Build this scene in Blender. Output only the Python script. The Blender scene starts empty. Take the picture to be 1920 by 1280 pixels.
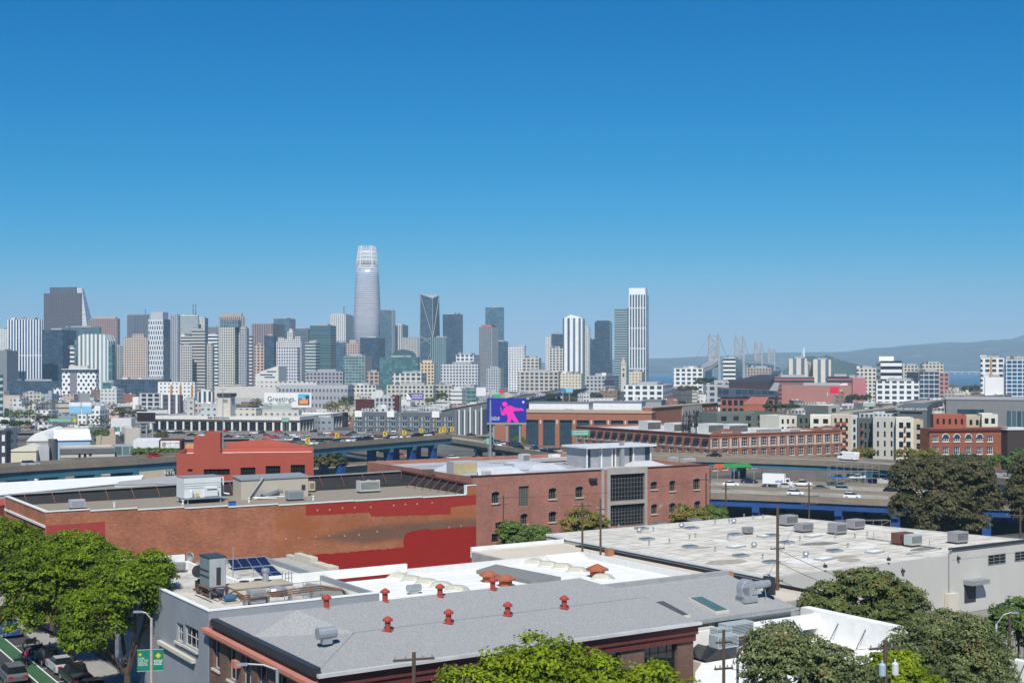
import bpy, math, random
import numpy as np
from math import sin, cos, tan, pi, sqrt, atan2
from mathutils import Vector
R = math.radians
sc = bpy.context.scene
rng = random.Random(7)
nr = np.random.default_rng(11)

# ---------------------------------------------------------------- camera
F, CZ, HY = 2400.0, 40.0, 690.0          # focal length in photo pixels, eye height, horizon row
cd = bpy.data.cameras.new('camera'); cd.sensor_width = 36; cd.lens = 45; cd.shift_y = (HY - 640) / 1920
cd.clip_start = 1; cd.clip_end = 60000
cam = bpy.data.objects.new('camera', cd); sc.collection.objects.link(cam)
cam.location = (0, 0, CZ); cam.rotation_euler = (R(90), 0, 0); sc.camera = cam
# ---------------------------------------------------------------- light
SUN_AZ, SUN_EL = 3.0, 50.0               # degrees left of straight behind the camera / above the horizon
w = bpy.data.worlds.new('World'); sc.world = w; w.use_nodes = True
nt = w.node_tree; bg = nt.nodes['Background']
sky = nt.nodes.new('ShaderNodeTexSky'); sky.sky_type = 'NISHITA'; sky.sun_disc = False
sky.sun_elevation = R(SUN_EL); sky.sun_rotation = R(180 + SUN_AZ)
sky.altitude = 0; sky.air_density = 1.0; sky.dust_density = 0.1; sky.ozone_density = 5.0
def vscale(src, k):
    n = nt.nodes.new('ShaderNodeVectorMath'); n.operation = 'SCALE'; nt.links.new(src, n.inputs[0]); n.inputs['Scale'].default_value = k; return n.outputs[0]
cv = nt.nodes.new('ShaderNodeRGBCurve')      # the deep, clear blue of this day's sky
for c_, pts in zip(cv.mapping.curves, (((.14, .0), (.31, .042), (.486, .18), (.694, .32)), ((.255, .166), (.49, .332), (.655, .43), (.737, .44)), ((.455, .465), (.55, .545), (.60, .58), (.68, .645)))):
    for p in pts: c_.points.new(*p)
    c_.points[-1].location = (1, .62)
cv.mapping.update(); nt.links.new(vscale(sky.outputs[0], .085), cv.inputs['Color']); nt.links.new(vscale(cv.outputs[0], 1 / .085), bg.inputs[0]); bg.inputs[1].default_value = .085
sl = bpy.data.lights.new('sun', 'SUN'); sl.energy = 4.8; sl.angle = R(.53); sl.color = (1, .955, .86)
so = bpy.data.objects.new('sun', sl); sc.collection.objects.link(so); so.location = (0, -50, 200)
so.rotation_euler = Vector((-sin(R(SUN_AZ)) * cos(R(SUN_EL)), -cos(R(SUN_AZ)) * cos(R(SUN_EL)), sin(R(SUN_EL)))).to_track_quat('Z', 'Y').to_euler()
sc.view_settings.view_transform = 'Standard'; sc.view_settings.look = 'None'
sc.view_settings.exposure = 0.15; sc.view_settings.gamma = 1
sc.render.engine = 'CYCLES'
sc.cycles.use_denoising = True; sc.cycles.max_bounces = 5; sc.cycles.diffuse_bounces = 2; sc.cycles.glossy_bounces = 2
sc.cycles.transmission_bounces = 3; sc.cycles.transparent_max_bounces = 6; sc.cycles.volume_bounces = 0

# ---------------------------------------------------------------- object helpers
C = sc.collection
def link(o, parent=None):
    C.objects.link(o)
    if parent is not None: o.parent = parent
    return o
def tag(o, label=None, cat=None, group=None, kind=None):
    if label: o['label'] = label
    if cat: o['category'] = cat
    if group: o['group'] = group
    if kind: o['kind'] = kind
    return o
def root(name, label, cat, loc, rot=0, group=None):
    o = bpy.data.objects.new(name, None); o.empty_display_size = .5
    o.location = loc; o.rotation_euler = (0, 0, rot)
    return tag(link(o), label, cat, group)
def kids(o): return [c for c in bpy.data.objects if c.parent == o]
def copy_tree(o, parent=None, tree=None):
    c = o.copy(); link(c, parent)
    for ch in (tree[o] if tree else kids(o)): copy_tree(ch, c, tree)
    return c
def snapshot(o):
    t = {}
    def go(q):
        t[q] = kids(q)
        for k in t[q]: go(k)
    go(o); return t
def put(tree, proto, loc, rot, label=None, cat=None, group=None, color=None, paint=()):
    c = copy_tree(proto, None, tree); c.location = loc; c.rotation_euler = (0, 0, rot)
    tag(c, label, cat, group)
    if color:
        for k in kids2(c):
            if k.name.split('.')[0] in paint: k.color = (*color, 1)
    return c
def kids2(o):
    out = []
    for a in o.children: out.append(a); out += kids2(a)
    return out

class MB:
    """collects polygons, links them as one mesh object"""
    def __init__(s): s.v = []; s.f = []; s.m = []; s.mi = 0
    def poly(s, pts):
        n = len(s.v); s.v += [tuple(p) for p in pts]; s.f.append(tuple(range(n, n + len(pts)))); s.m.append(s.mi)
    def box(s, x0, x1, y0, y1, z0, z1, skip=''):
        n = len(s.v)
        s.v += [(x0,y0,z0),(x1,y0,z0),(x1,y1,z0),(x0,y1,z0),(x0,y0,z1),(x1,y0,z1),(x1,y1,z1),(x0,y1,z1)]
        fs = {'b':(0,3,2,1),'t':(4,5,6,7),'f':(0,1,5,4),'r':(1,2,6,5),'k':(2,3,7,6),'l':(3,0,4,7)}
        for k, q in fs.items():
            if k not in skip: s.f.append(tuple(n + i for i in q)); s.m.append(s.mi)
        return s
    def prism(s, pts, z0, z1, cap=True, bottom=True):
        """pts counter-clockwise seen from above; z0/z1 numbers or lists"""
        k = len(pts); n = len(s.v)
        A = z0 if hasattr(z0, '__len__') else [z0] * k
        B = z1 if hasattr(z1, '__len__') else [z1] * k
        s.v += [(p[0], p[1], A[i]) for i, p in enumerate(pts)] + [(p[0], p[1], B[i]) for i, p in enumerate(pts)]
        for i in range(k):
            j = (i + 1) % k; s.f.append((n + i, n + j, n + k + j, n + k + i)); s.m.append(s.mi)
        if cap: s.f.append(tuple(n + k + i for i in range(k))); s.m.append(s.mi)
        if bottom: s.f.append(tuple(n + k - 1 - i for i in range(k))); s.m.append(s.mi)
        return s
    def tube(s, p0, p1, r0, r1=None, n=6, caps=True):
        r1 = r0 if r1 is None else r1
        p0, p1 = Vector(p0), Vector(p1); d = (p1 - p0)
        if d.length < 1e-6: return s
        d.normalize(); a = d.orthogonal().normalized(); b = d.cross(a); k = len(s.v)
        for p, r in ((p0, r0), (p1, r1)):
            for i in range(n):
                t = 2 * pi * i / n; q = p + (a * cos(t) + b * sin(t)) * r; s.v.append(tuple(q))
        for i in range(n):
            j = (i + 1) % n; s.f.append((k + i, k + j, k + n + j, k + n + i)); s.m.append(s.mi)
        if caps:
            s.f.append(tuple(k + n - 1 - i for i in range(n))); s.m.append(s.mi)
            s.f.append(tuple(k + n + i for i in range(n))); s.m.append(s.mi)
        return s
    def path(s, pts, r, n=5):
        for a, b in zip(pts, pts[1:]): s.tube(a, b, r, r, n)
        return s
    def lathe(s, prof, c=(0, 0, 0), n=12, axis='z'):
        k = len(s.v)
        for r, z in prof:
            for i in range(n):
                t = 2 * pi * i / n; x, y = r * cos(t), r * sin(t)
                q = (x, y, z) if axis == 'z' else ((z, x, y) if axis == 'x' else (y, z, x))
                s.v.append((c[0] + q[0], c[1] + q[1], c[2] + q[2]))
        for j in range(len(prof) - 1):
            for i in range(n):
                i2 = (i + 1) % n; s.f.append((k + j*n + i, k + j*n + i2, k + (j+1)*n + i2, k + (j+1)*n + i)); s.m.append(s.mi)
        s.f.append(tuple(k + n - 1 - i for i in range(n))); s.m.append(s.mi)
        e = k + (len(prof) - 1) * n; s.f.append(tuple(e + i for i in range(n))); s.m.append(s.mi)
        return s
    def loft(s, rings, caps=True):
        k = len(s.v); n = len(rings[0])
        for r in rings: s.v += [tuple(p) for p in r]
        for j in range(len(rings) - 1):
            for i in range(n):
                i2 = (i + 1) % n; s.f.append((k + j*n + i, k + j*n + i2, k + (j+1)*n + i2, k + (j+1)*n + i)); s.m.append(s.mi)
        if caps:
            s.f.append(tuple(k + n - 1 - i for i in range(n))); s.m.append(s.mi)
            e = k + (len(rings) - 1) * n; s.f.append(tuple(e + i for i in range(n))); s.m.append(s.mi)
        return s
    def mesh(s, name, mats, smooth=False):
        me = bpy.data.meshes.new(name); me.from_pydata(s.v, [], s.f)
        mats = mats if isinstance(mats, (list, tuple)) else [mats]
        for m in mats: me.materials.append(m)
        if len(mats) > 1: me.polygons.foreach_set('material_index', s.m)
        if smooth: me.polygons.foreach_set('use_smooth', [True] * len(s.f))
        me.update(); return me
    def build(s, name, mats, parent=None, smooth=False, color=None, loc=None, rot=None):
        o = bpy.data.objects.new(name, s.mesh(name, mats, smooth)); link(o, parent)
        if color: o.color = (*color, 1)
        if loc is not None: o.location = loc
        if rot is not None: o.rotation_euler = (0, 0, rot)
        return o
def inst(name, me, parent, loc, rot=0, scale=None, color=None):
    o = bpy.data.objects.new(name, me); link(o, parent); o.location = loc; o.rotation_euler = (0, 0, rot)
    if scale: o.scale = scale
    if color: o.color = (*color, 1)
    return o

# ---------------------------------------------------------------- photo geometry -> world
def T(px): return (px - 960) / F
def P(px, py, D): return Vector((T(px) * D, D, CZ - (py - HY) / F * D))
def G(px, py, z=0.0):
    D = (CZ - z) * F / (py - HY); return Vector((T(px) * D, D, z))
AU = R(33)                                  # street grid of the near blocks
U = Vector((cos(AU), sin(AU), 0)); V = Vector((-sin(AU), cos(AU), 0))

# ---------------------------------------------------------------- materials
def new_mat(name):
    m = bpy.data.materials.new(name); m.use_nodes = True
    return m, m.node_tree, m.node_tree.nodes['Principled BSDF']
def N(nt, t, **kw):
    n = nt.nodes.new(t)
    for k, v in kw.items(): setattr(n, k, v)
    return n
def MA(nt, op, a, b=None, c=None):
    n = nt.nodes.new('ShaderNodeMath'); n.operation = op
    for i, x in enumerate((a, b, c)):
        if x is None: continue
        if isinstance(x, (int, float)): n.inputs[i].default_value = x
        else: nt.links.new(x, n.inputs[i])
    return n.outputs[0]
def MIX(nt, f, a, b, mode='MIX'):
    n = nt.nodes.new('ShaderNodeMix'); n.data_type = 'RGBA'; n.blend_type = mode
    for i, x in ((0, f), (6, a), (7, b)):
        if isinstance(x, (int, float)): n.inputs[i].default_value = x
        elif isinstance(x, (tuple, list)): n.inputs[i].default_value = (*x[:3], 1)
        else: nt.links.new(x, n.inputs[i])
    return n.outputs[2]
def NOISE(nt, vec, scale, detail=3, rough=.55):
    n = nt.nodes.new('ShaderNodeTexNoise'); n.inputs['Scale'].default_value = scale
    n.inputs['Detail'].default_value = detail; n.inputs['Roughness'].default_value = rough
    if vec is not None: nt.links.new(vec, n.inputs['Vector'])
    return n.outputs['Fac']
def RAMP(nt, f, lo, hi):
    n = nt.nodes.new('ShaderNodeMapRange'); nt.links.new(f, n.inputs[0]); n.inputs[1].default_value = lo; n.inputs[2].default_value = hi
    return n.outputs[0]
def scaled(c, k): return tuple(min(1, x * k) for x in c)
_M = {}
def M(key, col=None, rough=.8, metal=0.0, var=.18, scale=.6, stretch=None, spots=None):
    """plain surface with two scales of wear; col None takes the object's own colour"""
    if key in _M: return _M[key]
    m, nt, b = new_mat(key); _M[key] = m
    tc = N(nt, 'ShaderNodeTexCoord').outputs['Object']
    if stretch:
        mp = N(nt, 'ShaderNodeMapping'); mp.inputs['Scale'].default_value = stretch; nt.links.new(tc, mp.inputs['Vector']); tc = mp.outputs[0]
    f = NOISE(nt, tc, scale, 5, .65)
    if col is None: base = N(nt, 'ShaderNodeObjectInfo').outputs['Color']
    else:
        rgb = N(nt, 'ShaderNodeRGB'); rgb.outputs[0].default_value = (*col, 1); base = rgb.outputs[0]
    k = MA(nt, 'MULTIPLY_ADD', RAMP(nt, f, .25, .75), 2 * var, 1 - var)
    vm = N(nt, 'ShaderNodeVectorMath', operation='SCALE'); nt.links.new(base, vm.inputs[0]); nt.links.new(k, vm.inputs['Scale'])
    out = vm.outputs[0]
    if spots:
        f2 = NOISE(nt, tc, spots[1], 4, .7); out = MIX(nt, RAMP(nt, f2, spots[2], spots[3]), out, spots[0])
    nt.links.new(out, b.inputs['Base Color']); b.inputs['Roughness'].default_value = rough; b.inputs['Metallic'].default_value = metal
    if rough > .65: b.inputs['Specular IOR Level'].default_value = .2
    return m
def UVW(nt):
    """wall coordinates: u along the wall, z up, and a mask of upward faces (object space)"""
    tc = N(nt, 'ShaderNodeTexCoord')
    s = N(nt, 'ShaderNodeSeparateXYZ'); nt.links.new(tc.outputs['Object'], s.inputs[0])
    n = N(nt, 'ShaderNodeSeparateXYZ'); nt.links.new(tc.outputs['Normal'], n.inputs[0])
    sel = MA(nt, 'GREATER_THAN', MA(nt, 'ABSOLUTE', n.outputs[0]), .7)
    u = MA(nt, 'ADD', s.outputs[0], MA(nt, 'MULTIPLY', sel, MA(nt, 'SUBTRACT', s.outputs[1], s.outputs[0])))
    up = MA(nt, 'GREATER_THAN', MA(nt, 'ABSOLUTE', n.outputs[2]), .6)
    return u, s.outputs[2], up, tc.outputs['Object']
def FAC(key, glass=(.03, .05, .08), glass2=None, bay=4, floor=4, wu=.6, wv=.6, rough=.12, metal=0.0, wall=None, wrough=.75, band=None, lit=.0, stagger=False, roof=(.32, .32, .33)):
    """facade: window grid over the object's own colour"""
    if key in _M: return _M[key]
    m, nt, b = new_mat(key); _M[key] = m
    u, z, up, ob = UVW(nt)
    uu = MA(nt, 'DIVIDE', u, bay); zz = MA(nt, 'DIVIDE', z, floor)
    if stagger: uu = MA(nt, 'ADD', uu, MA(nt, 'MULTIPLY', MA(nt, 'FLOORED_MODULO', MA(nt, 'FLOOR', zz), 2.0), .5))
    iu = MA(nt, 'LESS_THAN', MA(nt, 'ABSOLUTE', MA(nt, 'SUBTRACT', MA(nt, 'FRACT', uu), .5)), wu / 2)
    iz = MA(nt, 'LESS_THAN', MA(nt, 'ABSOLUTE', MA(nt, 'SUBTRACT', MA(nt, 'FRACT', zz), .5)), wv / 2)
    mask = MA(nt, 'MULTIPLY', MA(nt, 'MULTIPLY', iu, iz), MA(nt, 'SUBTRACT', 1.0, up))
    cx = N(nt, 'ShaderNodeCombineXYZ'); nt.links.new(MA(nt, 'FLOOR', uu), cx.inputs[0]); nt.links.new(MA(nt, 'FLOOR', zz), cx.inputs[1])
    wn = N(nt, 'ShaderNodeTexWhiteNoise', noise_dimensions='2D'); nt.links.new(cx.outputs[0], wn.inputs['Vector'])
    g2 = glass2 or scaled(glass, 2.2)
    gl = MIX(nt, MA(nt, 'POWER', wn.outputs['Value'], 2.0), glass, g2)
    base = N(nt, 'ShaderNodeObjectInfo').outputs['Color'] if wall is None else wall
    f = NOISE(nt, ob, .06, 3)
    if wall is None:
        vm = N(nt, 'ShaderNodeVectorMath', operation='SCALE'); nt.links.new(base, vm.inputs[0])
        nt.links.new(MA(nt, 'MULTIPLY_ADD', f, .3, .85), vm.inputs['Scale']); base = vm.outputs[0]
    if band:
        ib = MA(nt, 'LESS_THAN', MA(nt, 'FRACT', MA(nt, 'DIVIDE', z, band[1])), band[2]); base2 = MIX(nt, ib, base, band[0]); mask = MA(nt, 'MULTIPLY', mask, MA(nt, 'SUBTRACT', 1.0, ib)); base = base2
    base = MIX(nt, up, base, roof)
    nt.links.new(MIX(nt, mask, base, gl), b.inputs['Base Color'])
    nt.links.new(MA(nt, 'MULTIPLY_ADD', mask, rough - wrough, wrough), b.inputs['Roughness'])
    if metal: nt.links.new(MA(nt, 'MULTIPLY', mask, metal), b.inputs['Metallic'])
    return m
def BRICK(key, c1, c2, mortar=(.42, .36, .32), row=.11, var=.35, patch=None, fleck=None, msize=.012):
    if key in _M: return _M[key]
    m, nt, b = new_mat(key); _M[key] = m
    u, z, up, ob = UVW(nt)
    cx = N(nt, 'ShaderNodeCombineXYZ'); nt.links.new(u, cx.inputs[0]); nt.links.new(z, cx.inputs[1])
    bt = N(nt, 'ShaderNodeTexBrick'); nt.links.new(cx.outputs[0], bt.inputs['Vector'])
    bt.inputs['Scale'].default_value = 1; bt.inputs['Brick Width'].default_value = row * 3; bt.inputs['Row Height'].default_value = row
    bt.inputs['Mortar Size'].default_value = msize; bt.inputs['Color1'].default_value = (*c1, 1); bt.inputs['Color2'].default_value = (*c2, 1); bt.inputs['Mortar'].default_value = (*mortar, 1)
    f = NOISE(nt, cx.outputs[0], .25, 6, .65)
    vm = N(nt, 'ShaderNodeVectorMath', operation='SCALE'); nt.links.new(bt.outputs[0], vm.inputs[0]); nt.links.new(MA(nt, 'MULTIPLY_ADD', RAMP(nt, f, .25, .75), 2 * var, 1 - var), vm.inputs['Scale'])
    out = vm.outputs[0]
    st = N(nt, 'ShaderNodeMapping'); st.inputs['Scale'].default_value = (.5, 3.2, 1); nt.links.new(cx.outputs[0], st.inputs['Vector'])
    if fleck: out = MIX(nt, RAMP(nt, NOISE(nt, st.outputs[0], fleck[1], 5, .75), fleck[2], fleck[3]), out, fleck[0])
    if patch: out = MIX(nt, MA(nt, 'MULTIPLY', RAMP(nt, NOISE(nt, cx.outputs[0], patch[1], 4, .6), patch[2], patch[3]), .8), out, patch[0])
    nt.links.new(out, b.inputs['Base Color']); b.inputs['Roughness'].default_value = .9; b.inputs['Specular IOR Level'].default_value = .2
    return m
def LEAF(key, dark, light, trans=.25, dry=None):
    if key in _M: return _M[key]
    m, nt, b = new_mat(key); _M[key] = m; dark, light = scaled(dark, 1.35), scaled(light, 1.4)
    g = N(nt, 'ShaderNodeNewGeometry'); tc = N(nt, 'ShaderNodeTexCoord')
    col = MIX(nt, g.outputs['Random Per Island'], dark, light)
    f = NOISE(nt, tc.outputs['Object'], .45, 3)
    col = MIX(nt, RAMP(nt, f, .3, .56), scaled(dark, .9), col)
    if dry: col = MIX(nt, RAMP(nt, NOISE(nt, tc.outputs['Object'], .7, 3), .56, .72), col, dry)
    nt.links.new(col, b.inputs['Base Color']); b.inputs['Roughness'].default_value = .6; b.inputs['Specular IOR Level'].default_value = .12
    tr = N(nt, 'ShaderNodeBsdfTranslucent'); nt.links.new(col, tr.inputs[0])
    mx = N(nt, 'ShaderNodeMixShader'); mx.inputs[0].default_value = trans
    nt.links.new(b.outputs[0], mx.inputs[1]); nt.links.new(tr.outputs[0], mx.inputs[2]); nt.links.new(mx.outputs[0], nt.nodes['Material Output'].inputs[0])
    return m
GLASS = M('dark_glass', (.012, .016, .02), .08, 0, .4, .3)
GLASSB = M('blue_glass', (.03, .06, .09), .08, 0, .4, .3)
WHITE = M('white_paint', (.75, .75, .73), .6, 0, .06, .5)
METAL = M('galvanised', (.42, .44, .46), .45, .5, .15, 2)
GREYM = M('grey_metal', (.3, .32, .33), .5, .2, .15, 1.5)
DARK = M('dark_metal', (.035, .036, .04), .6, 0, .2, 2)
RUST = M('rusty_metal', (.16, .08, .05), .8, 0, .5, 3)
CONC = M('concrete', (.38, .36, .33), .9, 0, .16, .4)
ASPH = M('asphalt', (.055, .055, .057), .9, 0, .2, .4)
WOOD = M('weathered_wood', (.10, .075, .055), .9, 0, .3, 3, (4, 4, .4))
BLACK = M('black', (.012, .012, .013), .7, 0, .2, 2)
ANY = M('painted', None, .7, 0, .10, .4)
PAINT = M('car_paint', None, .28, 0, .04, .4)
RUBBER = M('rubber', (.018, .018, .018), .85, 0, .2, 4)

# ---------------------------------------------------------------- buildings
_win = {}
def win_mesh(w, h, nx, nz, frame, glass, fw=.07, sill=None, arch=0):
    k = (round(w, 2), round(h, 2), nx, nz, frame.name, glass.name, fw, arch, sill.name if sill else '')
    if k in _win: return _win[k]
    b = MB(); b.mi = 1; b.poly([(-w/2, .05, 0), (w/2, .05, 0), (w/2, .05, h), (-w/2, .05, h)]); b.mi = 0
    if nx + nz > 0:
        b.box(-w/2, -w/2 + fw, 0, .06, 0, h); b.box(w/2 - fw, w/2, 0, .06, 0, h)
        b.box(-w/2 + fw, w/2 - fw, 0, .06, 0, fw); b.box(-w/2 + fw, w/2 - fw, 0, .06, h - fw, h)
    g = fw * .6
    for i in range(1, nx): x = -w/2 + w * i / nx; b.box(x - g/2, x + g/2, .01, .055, fw, h - fw)
    for i in range(1, nz): z = h * i / nz; b.box(-w/2 + fw, w/2 - fw, .012, .053, z - g/2, z + g/2)
    mats = [frame, glass]
    if sill: b.mi = 2; b.box(-w/2 - .12, w/2 + .12, -.4, -.252, -.18, -.002); mats.append(sill)
    if arch:
        b.mi = 1; n = 8; b.poly([(-w/2 * cos(pi * i / n), -.262, h + arch * sin(pi * i / n)) for i in range(n + 1)][::-1])
        b.mi = 0
        for i in range(n):
            a0, a1 = pi * i / n, pi * (i + 1) / n
            b.tube((-w/2 * cos(a0), -.27, h + arch * sin(a0)), (-w/2 * cos(a1), -.27, h + arch * sin(a1)), fw, fw, 4)
    _win[k] = b.mesh('window', mats); return _win[k]
class Block:
    """building from the photo: nearest corner at pxc and depth D, left wall to px0, right wall to px2"""
    def __init__(s, label, px0, pxc, px2, ytop, D, a=78, z0=0, name='building', cat='building', group=None, w=None, d=None, ztop=None):
        s.D = D; s.a = R(a); s.cx = T(pxc) * D; s.z0 = z0
        s.rd = (cos(s.a), sin(s.a)); s.ld = (-sin(s.a), cos(s.a))
        s.w = w or s.ln(px2, s.rd); s.d = d or s.ln(px0, s.ld)
        s.h = (ztop if ztop is not None else CZ - (ytop - HY) / F * D) - z0
        s.o = root(name, label, cat, (s.cx, D, z0), s.a, group)
        FOOT.append((s.cx, D, s.w, s.d, s.a))
    def ln(s, p, dr): return (T(p) * s.D - s.cx) / (dr[0] - T(p) * dr[1])
    def uv(s, px, py, side='R'):
        dr = s.rd if side == 'R' else s.ld; k = s.ln(px, dr); dep = s.D + k * dr[1]
        return k, CZ - (py - HY) / F * dep - s.z0
    def box(s, name, x0, x1, y0, y1, z0, z1, mat, color=None): return MB().box(x0, x1, y0, y1, z0, z1).build(name, mat, s.o, color=color)
    def wall(s, mat, color=None, holes=(), par=.6, roof=None, rcol=None, rev=.25, th=.3, name='wall', top=None):
        """holes: (side, u0, u1, z0, z1)"""
        b = MB(); w, d, h = s.w, s.d, s.h
        for side in 'RLBK':
            L = w if side in 'RB' else d
            hs = [q for q in holes if q[0] == side]
            us = sorted({0, L, *[q[1] for q in hs], *[q[2] for q in hs]}); zs = sorted({0, h, *[q[3] for q in hs], *[q[4] for q in hs]})
            us = [x for x in us if 0 <= x <= L]; zs = [x for x in zs if 0 <= x <= h]
            pt = {'R': lambda u, z, e=0: (u, e, z), 'L': lambda u, z, e=0: (e, u, z), 'B': lambda u, z, e=0: (u, d - e, z), 'K': lambda u, z, e=0: (w - e, u, z)}[side]
            fl = side in 'LB'
            def q4(*p): b.poly(p[::-1] if fl else p)
            for i in range(len(us) - 1):
                for j in range(len(zs) - 1):
                    um, zm = (us[i] + us[i+1]) / 2, (zs[j] + zs[j+1]) / 2
                    if any(q[1] < um < q[2] and q[3] < zm < q[4] for q in hs): continue
                    q4(pt(us[i], zs[j]), pt(us[i+1], zs[j]), pt(us[i+1], zs[j+1]), pt(us[i], zs[j+1]))
            for _, u0, u1, z0, z1 in hs:
                q4(pt(u0, z0), pt(u0, z0, rev), pt(u1, z0, rev), pt(u1, z0)); q4(pt(u1, z1), pt(u1, z1, rev), pt(u0, z1, rev), pt(u0, z1))
                q4(pt(u0, z1), pt(u0, z1, rev), pt(u0, z0, rev), pt(u0, z0)); q4(pt(u1, z0), pt(u1, z0, rev), pt(u1, z1, rev), pt(u1, z1))
        o_ = [(0, 0), (w, 0), (w, d), (0, d)]; i_ = [(th, th), (w - th, th), (w - th, d - th), (th, d - th)]
        for k in range(4):
            a0, a1, c0, c1 = o_[k], o_[(k+1) % 4], i_[k], i_[(k+1) % 4]
            b.poly([(*a0, h), (*a1, h), (*c1, h), (*c0, h)]); b.poly([(*c0, h), (*c1, h), (*c1, h - par), (*c0, h - par)])
        o = b.build(name, mat, s.o, color=color)
        s.roof = MB().box(th, w - th, th, d - th, h - par - .2, h - par).build('roof', roof or ANY, s.o, color=rcol or (.45, .45, .45))
        s.walls = o; return o
    def windows(s, rects, nx=2, nz=2, frame=None, glass=None, rev=.25, sill=None, fw=.07, arch=0, name='window'):
        for side, u0, u1, z0, z1 in rects:
            me = win_mesh(u1 - u0, z1 - z0, nx, nz, frame or DARK, glass or GLASS, fw, sill, arch)
            uc = (u0 + u1) / 2
            inst(name, me, s.o, (uc, rev - .06, z0) if side == 'R' else (rev - .06, uc, z0), 0 if side == 'R' else -pi/2)
    def grid(s, side, n, rows, z0, z1, wf=.5, hf=.6, margin=.5, u0=None, u1=None):
        L = s.w if side == 'R' else s.d; a = margin if u0 is None else u0; e = L - margin if u1 is None else u1
        out = []
        for i in range(n):
            c = a + (e - a) * (i + .5) / n; hw = (e - a) / n * wf / 2
            for j in range(rows):
                fz = (z1 - z0) / rows; zb = z0 + fz * j + fz * (1 - hf) / 2
                out.append((side, c - hw, c + hw, zb, zb + fz * hf))
        return out
    def px(s, side, x0, y0, x1, y1):
        """window rectangle given in photo pixels"""
        u0, z1 = s.uv(x0, y0, side); u1, z0 = s.uv(x1, y1, side); zc = s.uv((x0+x1)/2, y0, side)[1]; zb = s.uv((x0+x1)/2, y1, side)[1]
        return (side, min(u0, u1), max(u0, u1), zb, zc)
    def at(s, x, y, z): return s.o.matrix_basis @ Vector((x, y, z))
FOOT = []
def text(s, parent, loc, rx, rz, size, mat, align='CENTER', name='lettering', depth=.01, sx=1.0):
    c = bpy.data.curves.new(name, 'FONT'); c.body = s; c.size = size; c.align_x = align; c.align_y = 'CENTER'; c.extrude = depth; c.resolution_u = 2
    c.materials.append(mat); q = bpy.data.objects.new(name, c); C.objects.link(q); me = bpy.data.meshes.new_from_object(q); bpy.data.objects.remove(q); bpy.data.curves.remove(c)
    o = bpy.data.objects.new(name, me); link(o, parent); o.location = loc; o.rotation_euler = (rx, 0, rz); o.scale = (sx, 1, 1)
    return o
def bars(parent, x0, x1, y, rows, hgt, mat, seed=1):
    """lettering too small to read in the photo: rows of short word-shaped strokes"""
    r = random.Random(seed); b = MB()
    for z in rows:
        x = x0
        while x < x1 - hgt: l = min(r.uniform(1.5, 5) * hgt, x1 - x); b.box(x, x + l, y, y + .012, z - hgt / 2, z + hgt / 2); x += l + hgt * .7
    return b.build('small_lettering', mat, parent)
# ================================================================ setting: ground, water, hills
A0 = G(390, 1163, 20); A0 = Vector((A0.x, A0.y, 0))
def AF(x, y, z=0): return A0 + U * x + V * y + Vector((0, 0, z))       # frame of the near street blocks
def toA(p): q = Vector((p[0], p[1], 0)) - A0; return q.dot(U), q.dot(V)
def gz(x, y):
    xa, ya = toA((x, y)); t = min(1, max(0, (xa - 40) / 25)); return 11 * (1 - min(1, max(0, (ya - (78 - 35 * t)) / (75 - 35 * t))))
b = MB(); xs = [-9000, -2500, -900] + list(range(-300, 301, 10)) + [900, 2500, 9000]; ys = [-200, 0] + list(range(40, 420, 10)) + [600, 1000, 1800, 3050]
for j in range(len(ys)):
    for i in range(len(xs)): b.v.append((xs[i], ys[j], gz(xs[i], ys[j])))
n = len(xs)
for j in range(len(ys) - 1):
    for i in range(n - 1): b.f.append((j*n+i, j*n+i+1, (j+1)*n+i+1, (j+1)*n+i)); b.m.append(0)
tag(b.build('ground', M('ground_paving', (.15, .14, .125), .95, 0, .35, .03, None, ((.07, .068, .066), .012, .45, .6))), kind='structure')
b = MB(); b.poly([(-30000, 2000, -1.2), (30000, 2000, -1.2), (30000, 24000, -1.2), (-30000, 24000, -1.2)])
tag(b.build('bay_water', M('water', (.035, .085, .15), .35, 0, .15, .002)), kind='structure')
def ridge(name, pts, D, depth, mat, base=-2, seed=1, rough=.02):
    """terrain whose skyline passes through the photo points"""
    r = random.Random(seed); b = MB(); cols = []
    x0, x1 = pts[0][0], pts[-1][0]; nn = 220
    for i in range(nn + 1):
        px = x0 + (x1 - x0) * i / nn; k = 0
        while k < len(pts) - 2 and px > pts[k+1][0]: k += 1
        t = (px - pts[k][0]) / (pts[k+1][0] - pts[k][0]); t = t * t * (3 - 2 * t)
        y = pts[k][1] + (pts[k+1][1] - pts[k][1]) * t
        top = P(px, y, D); hgt = top.z - base; row = []
        for j in range(9):
            f = j / 8; s = sin(min(1, f * 1.25) * pi / 2) if f < .8 else cos((f - .8) / .2 * pi / 2)
            yy = D + depth * (f - .8); nz = (r.random() - .5) * rough * hgt * 2 * sin(pi * f)
            row.append((T(px) * D * (1 + .0 * f), yy, base + hgt * s + nz))
        cols.append(row)
    for i in range(nn + 1): b.v += cols[i]
    for i in range(nn):
        for j in range(8): b.f.append((i*9+j, (i+1)*9+j, (i+1)*9+j+1, i*9+j+1)); b.m.append(0)
    return tag(b.build(name, mat, smooth=True), kind='structure')
HILL = M('hill_scrub', (.034, .042, .043), .95, 0, .5, .004, None, ((.24, .23, .22), .006, .56, .72))
ridge('east_bay_hills', [(-200, 684), (700, 683), (1000, 680), (1215, 672), (1330, 668), (1450, 661), (1560, 660), (1640, 652), (1700, 647), (1765, 642), (1800, 642), (1850, 638), (1878, 636), (1908, 629), (1935, 634), (2050, 640), (2300, 652)], 12500, 4000, HILL, -2, 3, .012)
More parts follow.
